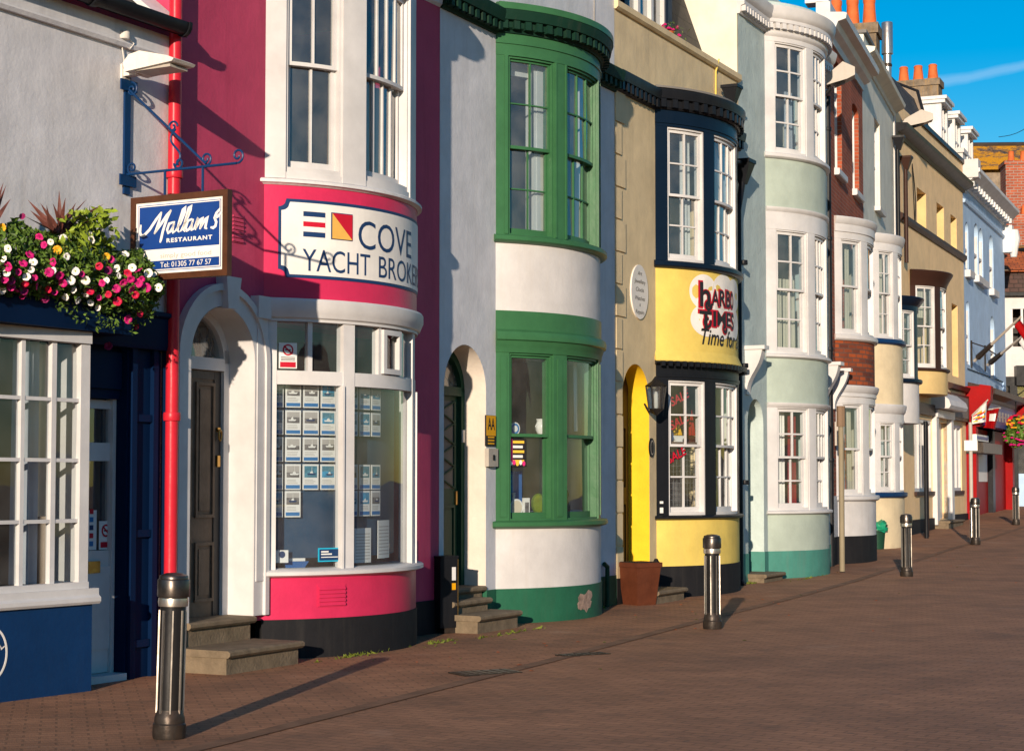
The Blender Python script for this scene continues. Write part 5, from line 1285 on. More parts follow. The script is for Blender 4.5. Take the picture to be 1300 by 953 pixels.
    for i in range(n):
        q0, q1 = s0 + (s1 - s0) * i / n + .045, s0 + (s1 - s0) * (i + 1) / n - .045; f.bar(fr, q0, q1, -.58, -.49, wz0, wz0 + .1); f.bar(fr, q0, q1, -.58, -.49, wz0 + .95, wz0 + 1.0)
    obj('dormer_frame', f, 'white_paint', dmo)
    gl = MB(); gl.sheet(fr, s0, s1, -.535, wz0, wz1, n=3); obj('pane', gl, 'pane', dmo)
    cu = curtain(dmo, fr, s0 + .62 * (s1 - s0), s1 - .1, wz0, wz1, -.75, 'curtain_white', .03)
    # drain pieces
    s, o = L3 - .42, .18
    hs, hz = fr.st(929, 113, .2); hopper(t, fr, hs, .2, hz, 'black_paint', .95)
    p = fr.pt(hs, .12, 0); pipe_part(t, [Vector((p.x, p.y, hz - .2)), Vector((p.x, p.y, zc0 + .25))], .04, 'black_paint')
    hs2, hz2 = fr.st(943, 208, .12); hopper(t, fr, hs2, .12, hz2, 'black_paint', 1.15)
    ps = fr.s(938.5, 500, .10); p = fr.pt(ps, .10, 0); hp = fr.pt(hs2, .12, 0)
    pipe_part(t, [Vector((hp.x, hp.y, hz2 - .25)), Vector((p.x, p.y, hz2 - .75)), Vector((p.x, p.y, .12)), Vector((p.x + .03, p.y - .12, .02))], .05, 'black_paint', brackets=(1.6, 3.4, 5.0))
    u = fr.pt(fr.s(935.5, 160, .2), .16, 0); pipe_part(t, [Vector((u.x, u.y, zc0 + .1)), Vector((u.x, u.y, hz2 - .05)), Vector((hp.x, hp.y, hz2))], .045, 'black_paint')
    yc = MB(); s = fr.s(908, 100, .01); yc.tube([fr.pt(s + .02, .065, ztop + .14), fr.pt(s, .02, ztop - .05), fr.pt(s, .015, zc0 + .28)], .014, 6); obj('cable', yc, 'yellow_bow', t)
    dr = door_panelled(t, fr, a + .01, b - .04, z0, zap - .02, d + .01, 'brown_paint', [(.12, .88, .06, .36), (.12, .88, .42, .72)])
    dn = MB(); dn.bar(fr, a + .12, a + .18, d + .01, d + .06, 1.3, 1.42); obj('door_handle', dn, 'brass', dr)
    steps(t, fr, .3, 1.3, [.18], [.48], -.05); steps(t, fr, a - .1, b, [.3], [.05], -.05)
    bt = MB(); s = fr.s(833, 720, .08); q = fr.pt(s, .08, 0); bt.tube([Vector((q.x, q.y, zp - .4)), Vector((q.x, q.y, zp + .0)), Vector((q.x, q.y, zp + .05))], .022, 8); bt.lathe((q.x, q.y, zp + .05), [(.03, 0), (.04, .03), (.02, .07)], 10); obj('air_brick_tap', bt, 'iron_black', t)
    q0, q1 = B.s(838, 640, .01), B.s(842, 640, .01); st = MB(); st.bar(B, q0, q1, .0, .01, B.z(840, 651, .01), B.z(840, 644, .01)); st.bar(B, q0, q1, .0, .01, B.z(840, 639, .01), B.z(840, 636, .01)); obj('door_sticker', st, 'card_white', t)
    return t
yellow = build_yellow()

def harbour_sign():
    B = B3; o = .006
    t = thing('painted_shop_sign', 'white lobed sign with black and red letters reading HARBOUR TIMES', 'shop sign', B.pt(.1, .004, B.z(900, 440)))
    m = MB()
    f = 160 / 1173
    k = 0
    for (x, y, ry, rx) in ((765, 300, 140, .30), (950, 300, 140, .34), (1040, 330, 130, .34), (790, 560, 130, .34), (920, 600, 120, .34), (1030, 600, 130, .34), (860, 450, 140, .4)):
        s, z = B.st(790 + x * f, 330 + y * f, o); h = ry * f * 29 / 2300; m.disc(B, s, z, rx * 1.0, h * 1.05, .003 + .0012 * k, 0, 36); k += 1
    obj('cloud_backing', m, 'sign_white', t, smooth=False)
    o = .016
    L = MB(); Rd = MB()
    def word(txt, xs, ytop, ybot, s_end=None, adv=None):
        s0, zb = B.st(790 + xs * f, 330 + ybot * f, o); zt = B.z(790 + xs * f, 330 + ytop * f, o); return s0, zb, zt - zb
    for ch, x0, x1, yt, yb, bo in (('h', 722, 818, 195, 425, .02), ('A', 832, 900, 280, 418, .02), ('R', 905, 962, 282, 425, .02), ('B', 966, 1003, 286, 435, .02), ('O', 1006, 1030, 300, 445, .02), ('T', 718, 832, 470, 625, .03), ('I', 846, 872, 475, 612, .02), ('M', 884, 962, 480, 605, .02), ('E', 970, 1008, 490, 612, .02), ('S', 1012, 1034, 500, 640, .02)):
        y = (yt + yb) / 2; a0 = B.s(790 + x0 * f, 330 + y * f, o); a1 = B.s(790 + x1 * f, 330 + y * f, o); zb = B.z(790 + x0 * f, 330 + yb * f, o); zt = B.z(790 + x0 * f, 330 + yt * f, o)
        text_mb(Rd, B, ch, a0 - .03, zb - .015, (zt - zb + .03) * (.97 if ch == 'h' else 1), a1 - a0 + .06, o - .003, bold=bo + .016)
        text_mb(L, B, ch, a0, zb, (zt - zb) * (.97 if ch == 'h' else 1), a1 - a0, o + .003, bold=bo)
    for x, y, r in ((800, 420, .075), (790, 575, .085), (955, 640, .06)):
        cx, cz = B.st(790 + x * f, 330 + y * f, o)
        for mm, w_, oo in ((Rd, .085, o - .003), (L, .045, o + .003)):
            mm.stroke(B, [(cx + r * (1 - .55 * i / 18) * math.cos(.4 - i * .33), cz + r * (1 - .55 * i / 18) * math.sin(.4 - i * .33)) for i in range(19)], w_, oo)
    obj('letter_outline', Rd, 'letter_red', t, smooth=False); obj('lettering', L, 'letter_black', t, smooth=False)
    T = MB(); s3, z3 = B.st(790 + 735 * f, 330 + 778 * f, o); text_mb(T, B, 'Time for all', s3, z3, .22, 1.35, o, shear=.3, bold=.012); obj('strap_line', T, 'letter_black', t, smooth=False)
harbour_sign()

def wall_lantern():
    fr = W3; s, z = fr.st(833, 507, .16)
    c = fr.pt(s - .03, .17, 0); z0, z1 = fr.z(833, 527, .16), fr.z(833, 478, .16)
    t = thing('wall_lantern', 'black six sided lantern on the wall beside the yellow arch', 'lantern', Vector((c.x, c.y, z0)))
    H = z1 - z0
    m = MB(); m.lathe((c.x, c.y, z0), [(.02, 0), (.05, .03), (.09, .07), (.1, .09)], 6); m.lathe((c.x, c.y, z0), [(.14, H * .74), (.15, H * .76), (.06, H * .88), (.04, H * .93), (.015, H)], 6)
    for k in range(6):
        a = k * math.pi / 3; m.tube([Vector((c.x + .095 * math.cos(a), c.y + .095 * math.sin(a), z0 + .08)), Vector((c.x + .135 * math.cos(a), c.y + .135 * math.sin(a), z0 + H * .75))], .012, 5)
    m.tube([fr.pt(s - .03, .0, z0 + .16), fr.pt(s - .03, .06, z0 + .06), fr.pt(s - .03, .15, z0 + .02)], .014, 6); obj('lantern_frame', m, 'iron_black', t)
    g_ = MB(); g_.lathe((c.x, c.y, z0), [(.085, .09), (.125, H * .74)], 6); obj('lantern_glass', g_, 'pane', t, smooth=False)
    b = MB(); b.lathe((c.x, c.y, z0), [(.02, .09), (.03, .12), (.03, .28), (.015, .32)], 10); obj('candle_tube', b, 'lamp_white', t)
wall_lantern()

def goods_yellow():
    B = B3
    for k, (px, py, a, nm) in enumerate(((858, 508, .5, 'highest'), (857.5, 538, .5, 'middle'), (854, 581, .5, 'lowest'))):
        o = -.09; s, z = B.st(px - 5, py + 5, o)
        m = MB(); text_mb(m, B, 'SALE', s, z - .03, .12, .36, o, 1, bold=.05, shear=.1, angle=.42); text_mb(m, B, 'SALE', s, z - .03, .12, .36, o + .002, 0, bold=.015, shear=.1, angle=.42)
        obj('sale_sticker', m, ['letter_red', 'letter_black'], None, f'red slanting SALE sticker, {nm} of three in the yellow shop window', 'sticker', 'red sale stickers', loc=B.pt(s, o, z), smooth=False)
    o = -.3; zs = B.z(870, 565) + .05
    sh = MB(); sh.bar(B, -B.L + .06, B.L - .06, -.5, -.14, zs - .03, zs); obj('window_shelf', sh, 'old_door', yellow)
    sh = MB(); z1 = B.z(870, 655) + .06; sh.bar(B, -B.L + .04, B.L - .04, -.8, -.15, z1 - .05, z1); obj('window_shelf', sh, 'old_door', yellow)
    for px, mm, hull, h, lab in ((860, 'toy_yellow', 'card_white', .34, 'toy sailing boat with a yellow sail in the black bow window'), (878, 'toy_red', 'terracotta', .46, 'toy sailing boat with tall red sails in the black bow window')):
        s = B.s(px, 555, o); t = thing('toy_boat', lab, 'toy boat', B.pt(s, o, zs))
        m = MB(); m.solid([B.pt(s - .08, o - .03, zs + .03), B.pt(s + .08, o - .03, zs + .03), B.pt(s + .08, o + .03, zs + .03), B.pt(s - .08, o + .03, zs + .03), B.pt(s - .13, o - .04, zs + .09), B.pt(s + .13, o - .04, zs + .09), B.pt(s + .13, o + .04, zs + .09), B.pt(s - .13, o + .04, zs + .09)]); m.bar(B, s - .06, s + .06, o - .05, o + .05, zs, zs + .029); obj('hull', m, hull, t)
        m = MB(); m.poly(B, [(s + .01, zs + .1), (s + .11, zs + .1), (s + .01, zs + h)], o, 0, .006); m.poly(B, [(s - .01, zs + .1), (s - .1, zs + .1), (s - .01, zs + h * .85)][::-1], o, 0, .006); obj('sail', m, mm, t, smooth=False)
    s = B.s(851, 555, o); m = MB(); m.lathe(B.pt(s, o, zs), [(.03, 0), (.05, .04), (.045, .12), (.02, .18), (.025, .24)], 12); obj('blue_vase', m, 'toy_blue', None, 'small blue vase left of the yellow toy sail', 'vase', loc=B.pt(s, o, zs))
    for k, s in enumerate((-1.0, -.2, .1)):
        m = MB(); m.bar(B, s - .12, s + .12, -.36, -.34, z1 + .0, z1 + .5 + .1 * k, 0); m.bar(B, s - .09, s + .09, -.34, -.338, z1 + .05, z1 + .42 + .1 * k, 1)
        obj('framed_picture', m, ['iron_worn', ('photo_grey', 'photo_sky', 'photo_sea')[k]], None, ('low dark framed picture behind the near pane of the yellow shop', 'framed blue picture just past the black mullion', 'tallest framed sea picture in the curved pane of yellow shop')[k], 'picture', loc=B.pt(s, -.35, z1))
    gr = MB()
    for i in range(9): s = -1.32 + i * .07; gr.tube([B.pt(s, -.2, z1), B.pt(s, -.2, z1 + .85)], .004, 4)
    for j in range(11): gr.tube([B.pt(-1.34 + i * .1, -.2, z1 + .08 * j) for i in range(7)], .004, 4)
    obj('wire_grid', gr, 'galvanised', None, 'wire display grid behind the lowest near panes of yellow shop', 'display grid', loc=B.pt(-1.05, -.2, z1))
goods_yellow()

# ================================================================== 5 pale teal house
def console(root, fr, s, o, zt, zb, m='white_paint'):
    q = MB(); P = []
    n = 16; H = zt - zb
    for i in range(n + 1):
        v = i / n; P.append((.04 + .24 * (1 - v) ** 1.3 + .03 * math.sin(v * 6.0), zt - .06 - (H - .06) * v))
    out = [(0, zt - .06)] + P + [(0, zb)]
    X = [(x, z) for x, z in out]
    A = [fr.pt(s - .09, x, z) for x, z in X]; Bq = [fr.pt(s + .09, x, z) for x, z in X]; k = len(X)
    q.add(A + Bq, [list(range(k)), [k + i for i in reversed(range(k))]] + [[i, k + i, k + (i + 1) % k, (i + 1) % k] for i in range(k)], [[(0, 0)] * k, [(0, 0)] * k] + [[(0, 0)] * 4] * k)
    q.bar(fr, s - .12, s + .12, 0, .33, zt - .06, zt)
    return obj('console_bracket', q, m, root)

def build_teal():
    fr, B = W4, B4; zg = -.05
    t = thing('teal_house', 'pale teal pebbledash house with three tiers of white bow windows', 'house', place(fr, 2))
    zp = B.z(1000, 699); zs0, zs1 = B.z(1000, 653), B.z(1000, 648); zw1 = B.z(1000, 516.7); ze = B.z(976, 510.5)
    y0, y1 = B.z(1000, 455), B.z(1000, 449.5); yw1 = B.z(1000, 292); ye = B.z(976, 262)
    u0, u1 = B.z(1000, 203), B.z(1000, 196); uw1 = B.z(1000, 55); uc0, uc1 = B.z(976, 40), B.z(976, 3)
    ztop = uc1 + .05
    a, b = fr.s(949.5), fr.s(969.5); zap = fr.z(959, 507, -.05); ri = (b - a) / 2; z0 = .25
    w = MB(); panel(w, fr, 0, L4, zp, ztop, [(a, b, zp, zap - ri, ri), bow_hole(B, zs1 + .1, zw1), bow_hole(B, y1 + .1, yw1), bow_hole(B, u1 + .1, uw1)], depth=.4); obj('wall', w, 'teal_render', t)
    pl = MB(); rings(pl, B, zg, zp, .01, .2); pl.bar(fr, 0, a, -.1, .01, zg, zp); pl.bar(fr, b, B.t0 + .05, -.1, .01, zg, zp); pl.bar(fr, B.t0 + B.c - .05, L4, -.1, .01, zg, zp); pl.bar(fr, b - .0, b + .01, -.4, -.1, zg, zp); obj('plinth', pl, 'teal_plinth', t)
    body(t, fr, 0, L4, zg, ztop, floors=(3.25, 6.4), wall='cream_render', ridge=1.1, roof_back=.8)
    for q0, q1 in ((zp, zs0), (ze, y0), (ye, u0)): bw = MB(); rings(bw, B, q0, q1); obj('bow_wall', bw, 'teal_bow', t)
    for q0, q1 in ((zs0, zs1), (y0, y1), (u0, u1)): q = MB(); q.prof(B, -B.L - .03, B.L + .03, sill(q0, q1, .015, .065)); obj('window_sill', q, 'white_paint', t)
    for i, (l, h, top, zm) in enumerate(((zs1, zw1, ze, B.z(1000, 580)), (y1, yw1, ye, B.z(1000, 367)), (u1, uw1, uc0, B.z(1000, 121.5)))):
        f = MB()
        for q0, q1 in ((-B.L + .003, -1.31), (-.57, -.34), (.34, .57), (1.31, B.L - .003)): f.bar(B, q0, q1, -.14, 0, l, h)
        f.bar(B, -B.L, B.L, -.14, .004, h, top); f.prof(B, -B.L, B.L, [(0, top - .08), (.03, top - .05), (.045, top - .02), (.045, top), (-.1, top + .01)])
        obj('bow_frame', f, 'white_paint', t)
        cur = ([(.02, .5, 1, 0, 'curtain_white', .02), (.66, 1.0, .93, 0, 'curtain_red', .02)], [(.02, .45, .62, 0, 'curtain_cream', .025), (.5, .95, .62, 0, 'curtain_cream', .025)], [(.6, .92, .6, 0, 'curtain_grey', .02)])[i]
        for q0, q1, cc in ((-1.31, -.57, 2), (-.34, .34, 3), (.57, 1.31, 2)):
            sash_window(t, B, q0, q1, l, h, zm, cc, 2, 2, 'white_paint', o=-.012, rail=.05, bar=.026, curtains=cur, pane='pane_shop' if i == 0 else 'pane')
    c = MB(); H = uc1 - uc0
    PR = [(-.1, uc0), (.03, uc0), (.05, uc0 + .04), (.05, uc0 + .12), (.11, uc0 + .14), (.11, uc0 + .2), (.15, uc0 + .24), (.16, uc0 + .28), (.185, uc0 + .36), (.185, uc0 + .4), (-.1, uc0 + .44)]
    c.prof(B, -B.L - .02, B.L + .02, PR); dentils(c, B, -B.L, B.L, .12, .07, .045, .12, uc0 + .04, uc0 + .13)
    PF = [(o_ if o_ > 0 else -.02, z_ - .02) for o_, z_ in PR]
    for q0, q1 in ((0.0, B.t0 - .02), (B.t0 + B.c + .02, L4)): c.prof(fr, q0, q1, PF); dentils(c, fr, q0, q1, .12, .07, .045, .12, uc0 + .02, uc0 + .11)
    obj('cornice', c, 'white_paint', t)
    pb = MB(); pb.bar(fr, 0, L4, -.3, -.015, uc1 - .03, uc1 + .22); pb.bar(B, -B.L, B.L, -.5, .02, uc0 + .41, uc0 + .5); obj('parapet', pb, 'teal_render', t)
    rv = MB(); P = arch_outline(a + .004, b - .004, zap - ri, ri - .004, zp); m = len(P); d = odep(fr, b, 953) - .05
    dr = door_panelled(t, fr, a - .0, b + .0, z0, zap - .02, d - .15, 'teal_plinth', [(.1, .9, .06, .4), (.1, .9, .46, .9)])
    for px in (948.5, 0):
        s = fr.s(948.5) + .02 if px else L4 - .35
        console(t, fr, s, 0, fr.z(955, 438, .15), fr.z(955, 500, .15))
    steps(t, fr, a - .05, b + .1, [.17], [.3], zg)
    p = fr.pt(fr.s(1052, 600, .1), .1, 0); p = W5.pt(-.01, .0, 0)
    pipe_part(t, [Vector((p.x, p.y, .1)), Vector((p.x, p.y, 8.6))], .05, 'black_paint', brackets=(2, 4, 6, 8))
    return t
build_teal()

# ================================================================== 6 red brick house
def build_brick():
    fr, B = W5, B5; zg = 0.0
    t = thing('brick_house', 'red brick house with white curved bays and heavy white cornice', 'house', place(fr, 2))
    zp = B.z(1090, 680); zs0, zs1 = B.z(1090, 636), B.z(1090, 629); zw1 = B.z(1080, 512); zc1 = B.z(1080, 489)
    y0, y1 = B.z(1080, 433), B.z(1080, 425); yw1 = B.z(1080, 304); yc1 = B.z(1070, 275)
    k0, k1 = fr.z(1054, 52), fr.z(1046, 3)
    ops = []
    for pa, pb, yt, yb, ri in ((1059.5, 1072.5, 84, 214, .12), (1082, 1095.5, 138, 240, .12)):
        s0, s1 = fr.s(pa, 170), fr.s(pb, 170); ops.append((s0, s0 + .95, fr.z(pa, yb), fr.z((pa + pb) / 2, yt) - ri, ri))
    w = MB(); panel(w, fr, 0, L5, zg, k0 + .1, ops + [bow_hole(B, zs1 + .1, zw1), bow_hole(B, y1 + .1, yw1)], depth=.28); obj('wall', w, 'brick_red', t)
    body(t, fr, 0, L5, zg, k0 + .1, floors=(3.4, 6.7), wall='brick_red', ridge=1.2, roof_back=1.0)
    for a, b, z0, z1, ri in ops:
        sash_window(t, fr, a + .02, b - .02, z0 + .05, z1 + .05, (z0 + z1) / 2, 2, 2, 2, 'white_paint', o=-.085)
        q = MB(); q.prof(fr, a - .08, b + .08, [(-.25, z0 - .12), (.08, z0 - .12), (.1, z0 - .1), (.1, z0 + .0), (-.25, z0 + .03)]); obj('window_sill', q, 'white_paint', t)
    pl = MB(); rings(pl, B, zg, zp, .01, .2); pl.bar(fr, 0, B.t0 + .04, -.1, .012, zg, zp); pl.bar(fr, B.t0 + B.c - .04, L5, -.1, .012, zg, zp); obj('plinth', pl, 'black_render', t)
    bw = MB(); rings(bw, B, zp, zs0); bw.bar(fr, .2, B.t0 + .04, -.1, .02, zp, zs0 + .1); obj('bow_wall', bw, 'white_bow', t)
    bw = MB(); rings(bw, B, zc1, y0); obj('bow_wall', bw, 'brick_panel', t)
    for q0, q1 in ((zs0, zs1), (y0, y1)): q = MB(); q.prof(B, -B.L - .03, B.L + .03, sill(q0, q1, .015, .07)); obj('window_sill', q, 'white_paint', t)
    for l, h, top, zm in ((zs1, zw1, zc1, B.z(1080, 569.5)), (y1, yw1, yc1, B.z(1080, 363))):
        f = MB()
        for q0, q1 in ((-B.L + .003, -1.29), (-.70, -.43), (.43, .70), (1.29, B.L - .003)): f.bar(B, q0, q1, -.14, 0, l, h)
        f.prof(B, -B.L, B.L, [(-.14, h), (.005, h), (.005, h + .12), (.03, h + .13), (.03, top - .14), (.05, top - .12), (.075, top - .05), (.08, top - .02), (.07, top), (-.14, top + .02)]); obj('bow_frame', f, 'white_paint', t)
        for q0, q1 in ((-1.29, -.70), (-.43, .43), (.70, 1.29)):
            sash_window(t, B, q0, q1, l, h, zm, 1, 1, 1, 'white_paint', o=-.012, rail=.055, curtains=[(.03, .55 if l < 3 else .3, 1, .0, 'curtain_grey' if l < 3 else 'curtain_cream', .02), (.66, .97, 1, 0, 'curtain_cream', .02)])
    c = MB(); H = k1 - k0
    c.prof(fr, 0.0, L5, [(-.2, k0 - .02), (.03, k0 - .02), (.05, k0 + .1), (.16, k0 + .16), (.2, k0 + .26), (.34, k0 + .3), (.36, k0 + .4), (.3, k0 + .42), (.06, k0 + .44), (.06, k1 + .1), (-.2, k1 + .12)]); obj('cornice', c, 'white_paint', t)
    pe = MB(); pe.bar(fr, .0, .35, -.4, .03, k1 + .1, k1 + .75); obj('parapet_pier', pe, 'white_paint', t)
    console(t, fr, .42, 0, fr.z(1062, 465, .15), fr.z(1062, 517, .15))
    bl = MB(); s0, z0 = fr.st(1065, 548, .1); bl.bar(fr, s0 - .1, s0 + .1, .04, .16, z0 - .25, z0 + .18); obj('cable_box', bl, 'lamp_grey', t)
    p = fr.pt(fr.s(1068.5, 640, .42), .42, 0); pipe_part(t, [Vector((p.x, p.y, g(p.y) + .02)), Vector((p.x, p.y, 2.55))], .047, 'post_beige', name='waste_pipe')
    bx = MB(); bx.tube([Vector((p.x, p.y, 2.55)), Vector((p.x, p.y, 2.9))], .075, 8); obj('pipe_head', bx, 'post_brown', t)
    return t
build_brick()

# ================================================================== 7 grey green house with cream bay and dark blue oriel
def build_grey():
    fr, B, O = W6, B6, B6o; zg = .1
    t = thing('grey_green_house', 'grey green house with cream curved bay and dark blue oriel window', 'house', place(fr, 2))
    zs0, zs1 = B.z(1125, 632), B.z(1125, 625); zw1 = B.z(1125, 536); zc1 = B.z(1125, 513)
    y0, y1 = B.z(1125, 437), B.z(1125, 430); yw1 = B.z(1120, 318); yc1 = B.z(1115, 296)
    k0, k1 = fr.z(1104, 94.5), fr.z(1101, 57)
    a, b = fr.s(1110.5, 220), fr.s(1124.5, 220); zt, zb = fr.z(1111, 150), fr.z(1111, 262)
    op = (a, a + 1.0, zb, zt, 0)
    o0, o1 = O.z(1160, 487), O.z(1160, 481); ow1 = O.z(1155, 394); oe = O.z(1150, 376); ob = O.z(1160, 537)
    w = MB(); panel(w, fr, 0, L6, zg, k0 + .05, [op, bow_hole(B, zs1 + .1, zw1), bow_hole(B, y1 + .1, yw1), bow_hole(O, o1 + .1, ow1)], depth=.25); obj('wall', w, 'grey_render', t)
    body(t, fr, 0, L6, zg, k0 + .05, floors=(3.4, 7.0), wall='grey_render', ridge=.9, roof_back=1.0)
    sash_window(t, fr, a + .02, a + .98, zb + .03, zt - .02, (zb + zt) / 2, 2, 3, 3, 'white_paint', o=-.06)
    q = MB(); q.prof(fr, a - .08, a + 1.08, [(-.2, zb - .1), (.12, zb - .1), (.13, zb - .02), (-.2, zb + .03)]); obj('window_sill', q, 'white_paint', t)
    lw = MB(); lw.bar(fr, 3.3, L6, -.05, .015, zg, 3.9); obj('lower_wall', lw, 'white_bow', t)
    bw = MB(); rings(bw, B, zg, zs0); obj('bow_wall', bw, 'stone_bow', t)
    bw = MB(); rings(bw, B, zc1, y0); obj('bow_wall', bw, 'stone_bow', t)
    for q0, q1 in ((zs0, zs1), (y0, y1)): q = MB(); q.prof(B, -B.L - .03, B.L + .03, sill(q0, q1, .015, .07)); obj('window_sill', q, 'navy_light', t)
    for l, h, top, zm in ((zs1, zw1, zc1, B.z(1125, 579)), (y1, yw1, yc1, B.z(1125, 372))):
        f = MB()
        for q0, q1 in ((-B.L + .003, -1.12), (-.62, -.37), (.37, .62), (1.12, B.L - .003)): f.bar(B, q0, q1, -.14, 0, l, h)
        f.prof(B, -B.L, B.L, [(-.14, h), (.005, h), (.005, top - .2), (.04, top - .16), (.07, top - .06), (.075, top - .02), (.065, top), (-.14, top + .02)]); obj('bow_frame', f, 'white_paint', t)
        for q0, q1, cc in ((-1.12, -.62, 2), (-.37, .37, 3), (.62, 1.12, 2)):
            sash_window(t, B, q0, q1, l, h, zm, cc, 2, 2, 'white_paint', o=-.012, curtains=[(.03, .97, 1, 0, 'curtain_white', .012)] if l < 3 else [(.6, .97, 1, 0, 'curtain_cream', .02)])
    # oriel
    bw = MB(); rings(bw, O, ob, o0); bw.bar(O, -O.L, O.L, -.75, -.12, ob, ob + .05); obj('oriel_base', bw, 'white_bow', t)
    q = MB(); q.prof(O, -O.L - .03, O.L + .03, sill(o0, o1, .02, .08)); obj('window_sill', q, 'black_blue', t)
    f = MB()
    for q0, q1 in ((-O.L + .003, -1.1), (-.35, -.12), (.35, .55), (1.1, O.L - .003)): f.bar(O, q0, q1, -.14, 0, o1, ow1)
    f.prof(O, -O.L, O.L, [(-.14, ow1), (.005, ow1), (.005, oe - .2), (.05, oe - .16), (.13, oe - .05), (.14, oe - .02), (.12, oe), (-.14, oe + .03)]); f.bar(O, -O.L, O.L, -.7, -.1, oe, oe + .03); obj('oriel_frame', f, 'black_blue', t)
    zm = O.z(1155, 438)
    for q0, q1, cc in ((-1.1, -.35, 2), (-.12, .35, 2), (.55, 1.1, 2)): sash_window(t, O, q0, q1, o1, ow1, zm, cc, 2, 2, 'white_paint', o=-.012)
    c = MB(); c.prof(fr, 0, L6 - .1, [(-.2, k0), (.03, k0), (.05, k0 + .08), (.14, k0 + .14), (.26, k0 + .2), (.28, k0 + .28), (.04, k0 + .32), (.04, k1), (-.2, k1 + .02)]); obj('cornice', c, 'grey_render', t)
    cp = MB(); cp.bar(fr, 0, L6 - .1, -.3, .1, k1 + .03, k1 + .1); obj('parapet_coping', cp, 'lead_grey', t)
    s, o = L6 - .55, .12; hopper(t, fr, s, .15, fr.z(1137, 172, .12), 'black_paint', 1.0); p = fr.pt(s, .12, 0)
    pipe_part(t, [Vector((p.x, p.y, fr.z(1137, 172, .12) - .2)), Vector((p.x, p.y, 4.2))], .05, 'black_paint')
    st = MB(); st.bar(fr, L6 - .3, L6 - .0, -.1, .03, 3.9, k0 + .1); obj('party_pilaster', st, 'white_bow', t)
    # chimney on the party wall
    C0 = fr.pt(L6 - .1, -.95, 0); ch = MB(); X = fr
    s0, s1, oa, ob_ = L6 - .55, L6 + .2, -1.55, -.35
    z1 = 12.55
    ch.bar(fr, s0, s1, oa, ob_, 9.5, z1 - .25); ch.bar(fr, s0 - .05, s1 + .05, oa - .05, ob_ + .05, z1 - .25, z1); co = obj('chimney', ch, 'chimney_lichen', t)
    for k in range(3):
        c_ = fr.pt((s0 + s1) / 2, oa + .2 + .4 * k, z1); q = MB(); q.lathe(c_, [(.17, 0), (.165, .1), (.135, .55), (.15, .6), (.15, .68), (.12, .7)], 18); obj('chimney_pot', q, 'pot_clay', co)
    return t
build_grey()

def flue_pipe():
    fr = W7; c = fr.pt(.75, -.32, 0); z0 = 10.2
    zt = 1.6 + (612 - 14) * c.y / 2300 * .985
    t = thing('metal_flue', 'tall galvanised metal flue with wider cowl beside the chimney', 'flue', Vector((c.x, c.y, z0)))
    m = MB(); m.tube([Vector((c.x, c.y, z0)), Vector((c.x, c.y, zt - .7))], .10, 16); obj('flue_pipe', m, 'galvanised', t)
    m = MB(); m.lathe((c.x, c.y, zt - .8), [(.10, 0), (.14, .02), (.14, .78), (.13, .8)], 18); obj('cowl', m, 'stainless', t)
    m = MB(); m.lathe((c.x, c.y, zt - 1.1), [(.10, 0), (.115, .02), (.115, .06), (.10, .08)], 16); m.lathe((c.x, c.y, zt - 1.5), [(.10, 0), (.115, .02), (.115, .06), (.10, .08)], 16); obj('clamp_band', m, 'iron_worn', t)
flue_pipe()

